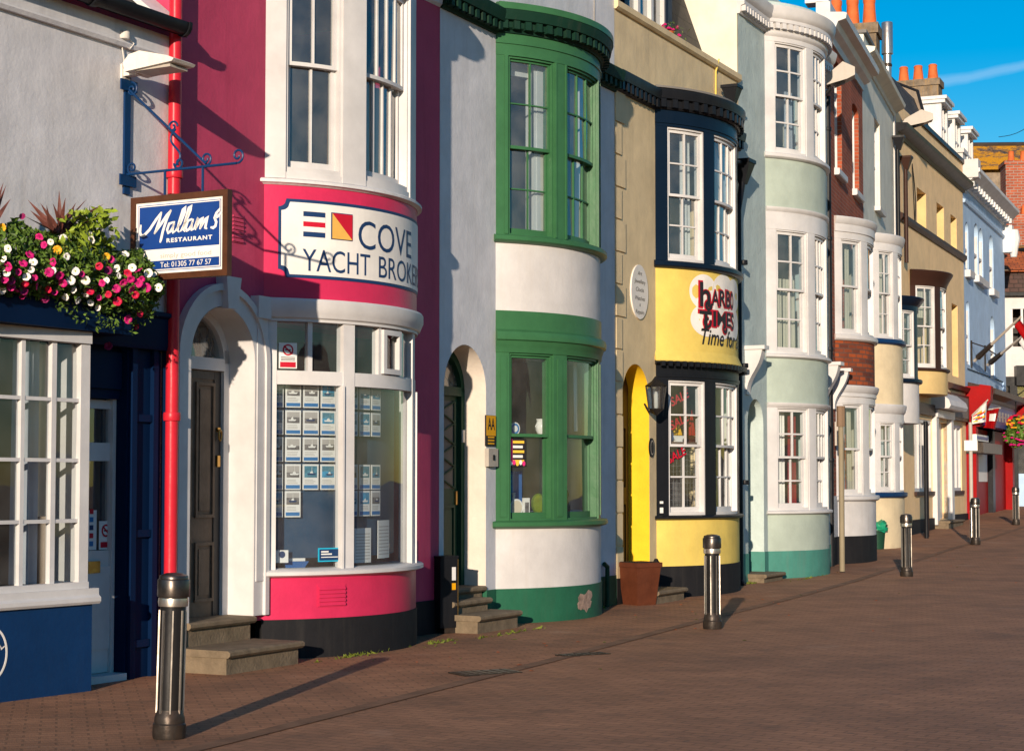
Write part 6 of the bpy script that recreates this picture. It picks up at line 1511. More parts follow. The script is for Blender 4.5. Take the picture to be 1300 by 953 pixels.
# ================================================================== 8 tan house with brown oriel
def build_tan():
    fr, B = W7, B7; zg = .2
    t = thing('tan_house', 'tan rendered house with brown curved oriel and dark cornice', 'house', place(fr, 4))
    y0, y1 = B.z(1180, 471), B.z(1180, 467); yw1 = B.z(1180, 363); ye = B.z(1165, 343); yb = B.z(1190, 500)
    k0, k1 = fr.z(1150, 183), fr.z(1150, 170)
    sc = fr.z(1153, 287)
    ztop = 10.75
    ops = []
    for pa, pb, yt, yb_ in ((1164.5, 1176, 238, 299), (1189.5, 1198.5, 257, 322), (1207, 1214.5, 272, 340), (1207, 1214.5, 384, 476)):
        s0 = fr.s(pa, 300); s1 = fr.s(pb, 300); ops.append((s0, s1, fr.z(pa, yb_), fr.z(pa, yt), 0))
    ops[0] = (*ops[0][:2], sc + .24, ops[0][3], 0); ops[1] = (*ops[1][:2], sc + .24, ops[1][3], 0); ops[2] = (*ops[2][:2], sc + .24, ops[2][3], 0)
    gd = []
    zA, zB = fr.z(1165, 624), fr.z(1165, 531)
    wa, wb = fr.s(1161), fr.s(1183.5); da, db = fr.s(1187), fr.s(1203); va, vb = fr.s(1206), fr.s(1221)
    gz0 = g(50) + .1
    gd = [(wa, wb, zA, zB, 0), (da, db, .62, zB, 0), (va, vb, zA, zB, 0)]
    w = MB(); panel(w, fr, .0, L7, zg, ztop, ops[:2] + [ops[3], ops[2]] + gd + [bow_hole(B, y1 + .1, yw1)], depth=.42); obj('wall', w, 'tan_render', t)
    body(t, fr, 0, L7, zg, ztop, floors=(3.9, 7.0), wall='tan_render', ridge=0)
    for a, b, z0, z1, _ in ops:
        sash_window(t, fr, a + .01, b - .01, z0 + .02, z1 - .02, (z0 + z1) / 2, 2, 2, 2, 'white_paint', o=-.3)
        r = MB(); r.bar(fr, b - .012, b - .002, -.4, -.004, z0 + .01, z1 - .01); obj('sun_tinted_reveal', r, 'tan_light', t)  # yellow tint on one jamb stands in for sunlight falling there
    for a, b, z0, z1, _ in (gd[0], gd[2]):
        f = MB(); n = 3
        for i in range(n + 1): c_ = a + (b - a) * i / n; f.bar(fr, max(a, c_ - .06), min(b, c_ + .06), -.14, -.02, z0, z1)
        for i in range(n): q0, q1 = a + (b - a) * i / n + .06, a + (b - a) * (i + 1) / n - .06; f.bar(fr, q0, q1, -.14, -.02, z0, z0 + .09); f.bar(fr, q0, q1, -.14, -.02, z1 - .09, z1)
        wn = obj('shop_window', f, 'white_paint', t); gl = MB(); gl.sheet(fr, a, b, -.08, z0, z1); obj('pane', gl, 'pane', wn)
        q = MB(); q.prof(fr, a - .06, b + .06, [(-.1, z0 - .1), (.06, z0 - .1), (.07, z0 - .0), (-.1, z0 + .01)]); obj('window_sill', q, 'brown_paint', t)
    q0, q1 = fr.s(1186), fr.s(1204)
    d = MB(); d.bar(fr, da, db, -.2, -.15, .62, zB); dr = obj('door', d, 'white_paint', t)
    pi = MB(); pi.bar(fr, da - .35, da - .0, -.1, .12, .5, zB + .1); pi.bar(fr, db, db + .35, -.1, .12, .5, zB + .1); pi.bar(fr, da - .35, db + .35, .0, .16, zB + .1, zB + .3); obj('door_surround', pi, 'white_paint', t)
    cn = MB(); cn.prof(fr, da - .4, db + .4, [(0, zB + .32), (.45, zB + .32), (.5, zB + .4), (.45, zB + .55), (.2, zB + .75), (0, zB + .8)]); obj('door_canopy', cn, 'white_paint', t)
    pl = MB(); pl.bar(fr, .3, da - .36, -.1, .05, zg, .68); obj('plinth', pl, 'black_render', t); pl = MB(); pl.bar(fr, db + .36, L7 - .02, -.1, .05, zg, .72); obj('plinth', pl, 'black_render', t)
    steps(t, fr, da - .2, db + .2, [.6], [.4], .2)
    fa = MB(); fa.bar(fr, fr.s(1203), L7 - .1, 0, .12, zB + .12, zB + .85); fa.bar(fr, wa - .2, fr.s(1190), 0, .1, zB + .12, zB + .4); fo = obj('shop_fascia', fa, 'brown_paint', t)
    fs = MB(); fs.bar(fr, fr.s(1204.5), L7 - .3, .12, .135, zB + .2, zB + .78); obj('fascia_board', fs, 'lead_grey', fo)
    sb = MB(); sb.prof(fr, fr.s(1205), L7, [(0, yb + .35), (.1, yb + .38), (.16, yb + .5), (.0, yb + .55)]); obj('shop_cornice', sb, 'brown_paint', t)
    # oriel
    bw = MB(); rings(bw, B, yb, y0); bw.bar(B, -B.L, B.L, -.7, -.12, yb, yb + .05); obj('oriel_base', bw, 'tan_light', t)
    q = MB(); q.prof(B, -B.L - .03, B.L + .03, sill(y0, y1, .02, .07)); obj('window_sill', q, 'brown_paint', t)
    f = MB()
    for q0, q1 in ((-B.L + .003, -1.28), (-.66, -.42), (.42, .66), (1.28, B.L - .003)): f.bar(B, q0, q1, -.14, 0, y1, yw1)
    f.prof(B, -B.L, B.L, [(-.14, yw1), (.005, yw1), (.02, ye - .3), (.08, ye - .18), (.16, ye - .05), (.17, ye - .02), (.15, ye), (-.14, ye + .04)]); f.bar(B, -B.L, B.L, -.7, -.1, ye, ye + .04); obj('oriel_frame', f, 'brown_paint', t)
    zm = B.z(1180, 414)
    for q0, q1, cc in ((-1.28, -.66, 2), (-.42, .42, 2), (.66, 1.28, 2)): sash_window(t, B, q0, q1, y1, yw1, zm, cc, 2, 2, 'white_paint', o=-.012, curtains=[(.05, .95, 1, .62, 'curtain_cream', .01)])
    c = MB(); c.prof(fr, 0.0, L7 + .12, [(-.1, k0), (.03, k0), (.06, k0 + .08), (.2, k0 + .13), (.28, k0 + .2), (.3, k0 + .28), (.05, k0 + .3), (-.1, k0 + .3)]); obj('cornice', c, 'black_paint', t)
    c = MB(); c.prof(fr, .35, L7, [(0, sc), (.04, sc), (.1, sc + .08), (.1, sc + .17), (0, sc + .22)]); obj('string_course', c, 'brown_paint', t)
    cp = MB(); cp.bar(fr, fr.s(1168, 163), L7 + .05, -.3, .06, ztop, ztop + .12); obj('parapet_coping', cp, 'black_paint', t)
    # far party wall standing above the roof, with chimney
    cb = MB(); s0, z0 = fr.st(1158, 208, .03); s1, z1 = fr.st(1168, 292, .03)
    for k in range(2): cb.tube([fr.pt(s0 + .22 * k * math.sin(math.pi * i / 14) + (s1 - s0) * .3 * (i / 14), .03, z0 + (z1 - z0) * i / 14) for i in range(15)], .012, 5)
    obj('cable', cb, 'iron_black', t)
    e = L7
    P = [(-.5, 10.6), (-1.0, 11.9), (-1.25, 12.9), (-2.2, 13.35), (-4.5, 13.9), (-7, 10.6)]
    gw = MB(); n = len(P)
    gw.add([fr.pt(e - .3, o, z) for o, z in P] + [fr.pt(e, o, z) for o, z in P], [list(range(n)), [n + i for i in reversed(range(n))]] + [[i, n + i, n + (i + 1) % n, (i + 1) % n] for i in range(n)], [[(o, z) for o, z in P], [(o, z) for o, z in reversed(P)]] + [[(0, 0)] * 4] * n)
    obj('gable_wall', gw, 'chimney_render', t)
    ck = MB(); ck.tube([fr.pt(e - .15, o, z + .03) for o, z in P[:4]], .08, 6); obj('gable_coping', ck, 'black_paint', t)
    ms = MB(); ms.quad([fr.pt(2.5, -.5, 10.6), fr.pt(e - .3, -.5, 10.6), fr.pt(e - .3, -1.3, 12.7), fr.pt(2.5, -1.3, 12.7)], [(0, 0), (7, 0), (7, 2.3), (0, 2.3)]); ms.quad([fr.pt(2.5, -1.3, 12.7), fr.pt(e - .3, -1.3, 12.7), fr.pt(e - .3, -4.5, 13.5), fr.pt(2.5, -4.5, 13.5)], [(0, 0), (7, 0), (7, 2.3), (0, 2.3)])
    ms.quad([fr.pt(2.5, -.5, 10.6), fr.pt(2.5, -1.3, 12.7), fr.pt(2.5, -4.5, 13.5), fr.pt(2.5, -7, 10.6)], [(0, 0), (1, 2), (4, 3), (6.5, 0)])
    obj('roof', ms, 'slate', t)
    s = .32; p = fr.pt(s, .3, 0); p0 = fr.pt(.55, .14, 0)
    hopper(t, fr, .62, .14, fr.z(1149, 200, .14), 'brown_paint', 1.0); q = fr.pt(.62, .12, 0); pipe_part(t, [Vector((q.x, q.y, fr.z(1149, 200, .14) - .2)), Vector((q.x, q.y, 6.9))], .05, 'brown_paint')
    for sx, oo, mm in ((.12, .62, 'black_paint'), (.85, .5, 'brown_paint')):
        q = fr.pt(sx, oo, 0); pipe_part(t, [Vector((q.x, q.y, g(q.y))), Vector((q.x, q.y, 3.05))], .05, mm)
    return t
build_tan()

# ================================================================== 9 blue house over the red shop
def build_blue():
    fr = W8; zg = .4
    t = thing('blue_house', 'sky blue rendered house with arched windows above a red shopfront', 'house', place(fr, 4))
    k0, k1 = 10.1, 10.7
    ops = []
    for pa, pb, yt, yb in ((1226.6, 1230.5, 283, 345), (1238, 1243, 285, 352), (1244, 1249, 291, 357), (1257, 1262, 300, 369), (1226.6, 1229, 386, 462), (1240, 1248, 393, 470), (1257, 1262, 401, 480)):
        a, b = fr.s(pa, 400), fr.s(pb, 400)
        if a < .1: a = .12
        ri = (b - a) / 2 * .9; ops.append((a, b, fr.z((pa + pb) / 2, yb), fr.z((pa + pb) / 2, yt) - ri, ri))
    w = MB()
    ops[6] = (ops[3][0], ops[3][1], *ops[6][2:]); 
    a = ops[0][0]; ops[4] = (ops[0][0], ops[0][1], ops[4][2], ops[4][3], ops[0][4]); ops[0] = (*ops[0][:4], ops[4][4])
    h1, h2, h5 = ops[1], ops[2], ops[5]
    ops = [ops[0], ops[4], h1, h2, ops[3], ops[6]]
    panel(w, fr, 0, L8, 4.9, k0 + .1, ops, depth=.25)
    obj('wall', w, 'sky_render', t)
    lw = MB(); lw.bar(fr, 0, .45, -.3, 0, zg, 4.9); lw.bar(fr, L8 - .5, L8, -.3, 0, zg, 4.9); lw.bar(fr, .45, L8 - .5, -.3, -.05, 3.9, 4.9); lw.bar(fr, .45, L8 - .5, -.9, -.7, zg, 3.9); obj('lower_wall', lw, 'sky_render', t)
    body(t, fr, 0, L8, zg, k0 + .1, floors=(4.4, 7.4), wall='sky_render', ridge=0)
    for a, b, z0, z1, ri in ops:
        f = MB(); f.bar(fr, a, a + .07, -.2, -.03, z0, z1); f.bar(fr, b - .07, b, -.2, -.03, z0, z1); f.bar(fr, a + .07, b - .07, -.19, -.04, (z0 + z1) / 2, (z0 + z1) / 2 + .08); f.bar(fr, a + .07, b - .07, -.19, -.04, z0, z0 + .1)
        wn = obj('arched_window', f, 'white_paint', t); gl = MB(); gl.poly(fr, arch_outline(a, b, z1, ri, z0), -.14); obj('pane', gl, 'pane', wn, smooth=False)
        bl = MB(); bl.bar(fr, a + .07, b - .07, -.30, -.26, z0 + (z1 - z0) * .3, z1 + ri * .5); obj('blind', bl, 'curtain_white', wn)
        if z0 > 6: q = MB(); q.bar(fr, a - .15, b + .15, -.05, .16, z0 - .2, z0 - .0); obj('window_sill', q, 'white_paint', t)
    # lower middle arched window drawn a little proud as blind arch with frame
    a, b, z0, z1, ri = h5
    c = MB(); c.prof(fr, -.05, L8 + .1, [(-.2, k0), (.04, k0), (.08, k0 + .12), (.26, k0 + .2), (.42, k0 + .36), (.5, k0 + .42), (.5, k0 + .52), (.1, k0 + .56), (-.2, k0 + .58)])
    n = 16
    for i in range(n): c_ = .3 + (L8 - .6) * i / (n - 1); c.bar(fr, c_ - .08, c_ + .08, .05, .3, k0 + .05, k0 + .2)
    obj('cornice', c, 'grey_white', t)
    c = MB(); c.prof(fr, 0, L8, [(0, k0 - .45), (.06, k0 - .43), (.08, k0 - .36), (0, k0 - .32)]); obj('string_course', c, 'sky_render', t)
    p = MB(); p.bar(fr, .1, L8 - .1, -.3, .25, k0 + .582, k0 + .72)
    for i in range(13): c_ = .5 + (L8 - 1.0) * i / 12; p.bar(fr, c_ - .06, c_ + .06, .25, .29, k0 + .59, k0 + .71)
    obj('parapet', p, 'grey_white', t)
    p = MB(); p.bar(fr, -.1, .4, .02, .46, k0 + .25, k0 + .78); p.bar(fr, .0, .7, -.66, .015, k0 - .1, k0 + 1.0); p.bar(fr, -.06, .76, -.72, .06, k0 + 1.003, k0 + 1.13); obj('parapet_pier', p, 'white_bow', t)
    # scrolled end piece
    e = MB(); e.bar(fr, L8 - .3, L8 + .15, -.2, .3, 9.2, k0 - .0); e.tube([fr.pt(L8 - .1, .32, k0 - .15 - .3 * k) for k in range(4)], [.16, .22, .15, .1], 10); obj('scroll_corbel', e, 'grey_white', t)
    # mansard, dormers, chimney
    ms = MB(); zb, zt = 10.6, 12.9
    ms.quad([fr.pt(.05, -.5, zb), fr.pt(L8, -.5, zb), fr.pt(L8, -1.5, zt), fr.pt(.05, -1.5, zt)], [(0, 0), (L8, 0), (L8, 2.4), (0, 2.4)]); ms.quad([fr.pt(.05, -1.5, zt), fr.pt(L8, -1.5, zt), fr.pt(L8, -6.9, zt + .1), fr.pt(.05, -6.9, zt + .1)], [(0, 0), (L8, 0), (L8, 5), (0, 5)])
    ms.quad([fr.pt(L8, -.5, zb), fr.pt(L8, -6.9, zb), fr.pt(L8, -6.9, zt), fr.pt(L8, -1.5, zt)], [(0, 0), (6, 0), (6, 2), (1, 2)])
    obj('roof', ms, 'slate', t)
    for s0 in (.75, 3.2, 5.8):
        s1 = s0 + 1.15; zt = 12.75; of = -.7
        d = MB(); d.bar(fr, s0, s0 + .14, -2.2, of, 11.0, zt); d.bar(fr, s1 - .14, s1, -2.2, of, 11.0, zt); d.bar(fr, s0 - .1, s1 + .1, -2.3, of + .12, zt, zt + .1); d.bar(fr, s0 - .14, s1 + .14, -2.3, of + .18, zt + .103, zt + .2); d.bar(fr, s0 + .14, s1 - .14, -2, of, 11.0, 11.45)
        dm = obj('dormer', d, 'grey_white', t)
        f = MB(); a, b = s0 + .14, s1 - .14; f.bar(fr, a, a + .06, of - .1, of - .02, 11.45, zt); f.bar(fr, b - .06, b, of - .1, of - .02, 11.45, zt); f.bar(fr, (a + b) / 2 - .03, (a + b) / 2 + .03, of - .1, of - .02, 11.45, zt); f.bar(fr, a + .06, b - .06, of - .095, of - .025, 12.05, 12.11); obj('dormer_frame', f, 'white_paint', dm)
        gl = MB(); gl.sheet(fr, a, b, of - .06, 11.45, zt); obj('pane', gl, 'pane', dm)
    ch = MB(); ch.bar(fr, 2.1, 2.8, -2.3, -1.0, 11.0, 13.6); ch.bar(fr, 2.05, 2.85, -2.35, -.95, 13.6, 13.8); co = obj('chimney', ch, 'chimney_lichen', t)
    for k in range(3): q = MB(); q.lathe(fr.pt(2.45, -2.1 + .44 * k, 13.8), [(.17, 0), (.165, .05), (.125, .42), (.14, .46), (.11, .5)], 16); obj('chimney_pot', q, 'pot_clay', co)
    # red shopfront
    zf0, zf1 = 3.25, 3.95
    for q0 in (.05, L8 - .8): sh = MB(); sh.bar(fr, q0, q0 + .42, -.1, .28, zg, 3.2); obj('shop_pilaster', sh, 'red_paint', t)
    for q0 in (.0, L8 - .75):
        br = MB(); br.bar(fr, q0, q0 + .5, 0, .4, 3.2, 4.35); br.prof(fr, q0, q0 + .5, [(.4, 3.6), (.55, 3.7), (.7, 3.95), (.72, 4.35), (.4, 4.4)]); obj('console_bracket', br, 'red_paint', t)
    fa = MB(); fa.bar(fr, .5, L8 - .75, 0, .42, zf0, zf1); fo = obj('shop_fascia', fa, 'sign_blue', t)
    mk = MB()
    for i in range(9): c_ = 1.1 + i * .68; mk.bar(fr, c_, c_ + .36, .42, .424, zf0 + .2, zf0 + .5)
    mk.bar(fr, 1.1, 6.9, .4195, .4225, zf0 + .33, zf0 + .37)
    obj('fascia_lettering', mk, 'lamp_grey', fo)
    c = MB(); c.prof(fr, .5, L8 - .75, [(0, zf1), (.45, zf1), (.5, zf1 + .1), (.75, zf1 + .2), (.78, zf1 + .35), (.0, zf1 + .55)]); obj('shop_cornice', c, 'brown_paint', t)
    a, b = fr.s(1240, 600, -.1), fr.s(1258, 600, -.1)
    d = MB(); d.bar(fr, .45, 5.0, -.2, -.1, zg, 3.2); dr = obj('shop_door', d, 'red_paint', t)
    n = MB(); n.bar(fr, 2.75, 4.8, -.1, -.085, 1.62, 2.5); obj('menu_board', n, 'sign_white', dr)
    d = MB(); d.bar(fr, 5.55, L8 - .8, -.2, .05, zg, 3.2); obj('door_panel', d, 'red_paint', t)
    d = MB(); d.bar(fr, 5.0, 5.5, -.15, .06, zg, 3.2); obj('door_post', d, 'black_paint', t)
    return t
blue = build_blue()

# ================================================================== 10 buildings closing the street
def build_far():
    X = Flat((16.4, 63.5), 96.0)
    t = thing('old_corner_house', 'white corner house with brown tile hanging and orange hipped tile roof', 'house', Vector((20, 63.5, g(63.5))))
    z = lambda y: X.z(1285, y)
    m = MB(); panel(m, X, -.5, 9, .5, z(372), [(1.1, 1.9, z(440), z(392), 0), (2.5, 3.2, z(445), z(392), 0), (.6, 3.6, 1.2, z(480), 0)], depth=.2); m.bar(X, -.5, -.4, -6, 0, .5, z(372)); m.bar(X, -.5, 9, -6, -5.9, .5, z(372)); m.bar(X, 8.9, 9, -6, 0, .5, z(372)); m.bar(X, -.4, 8.9, -5.9, -.5, z(376), z(372)); obj('wall', m, 'white_bow', t)
    f = MB()
    for a, b, z0, z1 in ((1.1, 1.9, z(440), z(392)), (2.5, 3.2, z(445), z(392)), (.6, 3.6, 1.2, z(480))):
        f.bar(X, a, a + .08, -.12, -.02, z0, z1); f.bar(X, b - .08, b, -.12, -.02, z0, z1); f.bar(X, (a + b) / 2 - .04, (a + b) / 2 + .04, -.12, -.02, z0, z1); f.bar(X, a, b, -.118, -.025, (z0 + z1) / 2, (z0 + z1) / 2 + .08)
    fo = obj('window_frame', f, 'white_paint', t); gl = MB(); gl.sheet(X, .6, 3.6, -.08, 1.2, z(440)); obj('pane', gl, 'pane', fo); gl = MB(); gl.bar(X, .6, 3.6, -1.2, -1.1, 1.2, z(385)); obj('room_wall', gl, 'room_dark', t)
    tb = MB()
    for s in (-.4, .35, 2.2, 3.5, 5.0): tb.bar(X, s - .1, s + .1, 0, .05, z(485), z(374))
    tb.bar(X, -.5, 9, 0, .07, z(490), z(478)); tb.bar(X, -.5, 9, 0, .3, z(376), z(371)); obj('timber_frame', tb, 'black_paint', t)
    th = MB(); th.quad([X.pt(-.6, .32, z(372)), X.pt(9, .32, z(372)), X.pt(9, .05, z(344)), X.pt(-.6, .05, z(344))], [(0, 0), (9.6, 0), (9.6, 1), (0, 1)]); obj('tile_hanging', th, 'roof_brown', t)
    r = MB(); r.quad([X.pt(-.8, .35, z(344)), X.pt(4.5, .35, z(344)), X.pt(2.6, -1.4, z(318)), X.pt(-.8, -1.4, z(300))], [(0, 0), (5.3, 0), (3.4, 2), (0, 2.6)]); r.quad([X.pt(4.5, .35, z(344)), X.pt(4.5, -5, z(344)), X.pt(2.6, -1.4, z(318))], [(0, 0), (5, 0), (2, 2)]); r.bar(X, -.8, 4.5, -5, .3, z(346), z(344.5)); r.quad([X.pt(2.6, -1.4, z(318)), X.pt(4.5, -5, z(344)), X.pt(-.8, -5, z(300)), X.pt(-.8, -1.4, z(300))], [(0, 0), (4, 0), (4, 3), (0, 2)])
    obj('roof', r, 'roof_orange', t)
    ds = MB(); ds.bar(X, 1.2, 9, 0, .5, z(490), z(465)); ds.bar(X, 1.0, 1.25, 0, .35, .6, z(490)); obj('shop_fascia', ds, 'black_paint', t)
    lo = MB(); lo.bar(X, -.5, 9, 0, .04, .5, 1.9); obj('lower_wall', lo, 'sky_render', t)

    Y = Flat((15.0, 72), 94.0); zz = lambda y: Y.z(1290, y)
    t = thing('brick_chimney_house', 'house with tall red brick chimney stack and lichen covered eaves', 'house', Vector((21, 72, g(72))))
    m = MB(); m.bar(Y, .0, 12, -6, 0, .5, zz(316)); obj('wall', m, 'chimney_render', t)
    r = MB(); r.quad([Y.pt(-.2, .5, zz(318)), Y.pt(12.2, .5, zz(318)), Y.pt(12.2, -1.6, zz(288)), Y.pt(-.2, -1.6, zz(288))], [(0, 0), (12, 0), (12, 2.4), (0, 2.4)]); r.quad([Y.pt(-.2, -1.6, zz(288)), Y.pt(12.2, -1.6, zz(288)), Y.pt(12.2, -6, zz(318)), Y.pt(-.2, -6, zz(318))], [(0, 0), (12, 0), (12, 2.4), (0, 2.4)]); obj('roof', r, 'roof_lichen', t)
    gu = MB(); gu.tube([Y.pt(-.2, .55, zz(319)), Y.pt(12.2, .55, zz(319))], .07, 8); go = obj('gutter', gu, 'black_paint', t)
    c = MB(); a, b = Y.s(1280.5, 250), Y.s(1310, 250); c.bar(Y, a, b, -1.6, -.5, zz(318), zz(206)); c.bar(Y, a - .06, b + .06, -1.66, -.44, zz(206), zz(201)); co = obj('chimney', c, 'brick_far', t)
    for k in range(4): q = MB(); q.lathe(Y.pt(a + .32 + .48 * k, -1.0, zz(201)), [(.15, 0), (.14, .08), (.11, .4), (.13, .44), (.1, .46)], 12); obj('chimney_pot', q, 'pot_clay', co)
    c = MB(); a, b = Y.s(1272.5, 285), Y.s(1304, 285); c.bar(Y, a, b, -.45, .05, zz(312), zz(272)); co = obj('chimney', c, 'brick_far', t)
    for k in range(3): q = MB(); q.lathe(Y.pt(a + .5 + .4 * k, -.2, zz(272)), [(.13, 0), (.12, .08), (.1, .32), (.11, .36)], 12); obj('chimney_pot', q, 'pot_clay', co)

    Zf = Flat((15.5, 82), 93.0); zz = lambda y: Zf.z(1280, y)
    t = thing('lichen_roof_house', 'tall grey stone house under a broad orange lichen roof', 'house', Vector((22, 82, g(82))))
    m = MB(); m.bar(Zf, 0, 22, -8, 0, .5, zz(216)); obj('wall', m, 'brick_stone' if 'brick_stone' in M else 'chimney_render', t)
    r = MB(); r.quad([Zf.pt(-.3, .4, zz(217)), Zf.pt(22.3, .4, zz(217)), Zf.pt(22.3, -2.6, zz(171)), Zf.pt(-.3, -2.6, zz(171))], [(0, 0), (22, 0), (22, 3.6), (0, 3.6)]); r.quad([Zf.pt(-.3, -2.6, zz(171)), Zf.pt(22.3, -2.6, zz(171)), Zf.pt(22.3, -8.2, zz(217)), Zf.pt(-.3, -8.2, zz(217))], [(0, 0), (22, 0), (22, 6), (0, 6)]); obj('roof', r, 'roof_lichen', t)
    rd = MB(); rd.tube([Zf.pt(-.3, -2.6, zz(171)), Zf.pt(22.3, -2.6, zz(171))], .14, 8); obj('ridge_tile', rd, 'roof_brown', t)
build_far()

# ================================================================== street things
def build_bollards():
    H = 1.04
    t = thing('bollard', 'nearest black and steel ribbed bollard, before the restaurant door pillar', 'bollard', (0, 0, 0), 'ribbed bollards along the quay')
    m = MB(); m.lathe((0, 0, 0), [(.079, .0), (.079, .84), (.076, .845)], 32); obj('shaft', m, 'iron_black', t)
    for k in range(8):
        a = k * math.pi / 4 + .2; X = Flat((.0, 0), 0)
        c, s = math.cos(a), math.sin(a); q = MB()
        w = .0062
        def P(r, tt, z): return Vector((r * c - tt * s, r * s + tt * c, z))
        q.solid([P(.072, -w, .16), P(.088, -w * .7, .16), P(.088, w * .7, .16), P(.072, w, .16), P(.072, -w, .80), P(.088, -w * .7, .80), P(.088, w * .7, .80), P(.072, w, .80)]); obj('rib', q, 'stainless', t)
    m = MB(); m.lathe((0, 0, 0), [(.1, 0), (.104, .02), (.104, .09), (.096, .1), (.094, .13), (.088, .15), (.082, .17), (.079, .18)], 32); obj('base_collar', m, 'iron_worn', t)
    m = MB(); m.lathe((0, 0, 0), [(.079, .82), (.092, .825), (.094, .85), (.092, .875), (.08, .88)], 32); obj('ring_band', m, 'stainless', t)
    m = MB(); m.lathe((0, 0, 0), [(.082, .878), (.099, .882), (.101, .89), (.101, .985), (.098, .992), (.091, .995), (.091, 1.008), (.087, 1.016), (.05, 1.03), (.001, 1.034)], 32); obj('cap', m, 'cap_metal', t)
    spots = [((-2.15, 11.45, 0), 0, None, -.028), ((2.19, 19.9, 0), .3, 'ribbed steel bollard standing alone before the yellow shop', 0), ((6.49, 29.9, .05), .9, 'ribbed bollard in front of the drainpipes of the tan house', 0), ((10.17, 39.85, .235), .5, 'ribbed bollard with sign post, before the red shop door', 0), ((13.6, 49.0, .45), .1, 'farthest ribbed bollard, near the hanging flower basket', 0)]
    for i, (p, rz, lab, tilt) in enumerate(spots):
        if i == 0: r = t
        else:
            r = t.copy(); COL.objects.link(r); r['label'] = lab
            for ch in t.children:
                c = ch.copy(); COL.objects.link(c); c.parent = r
        r.location = p; r.rotation_euler = (0, -tilt, rz) if i else (0, .022, rz)
build_bollards()

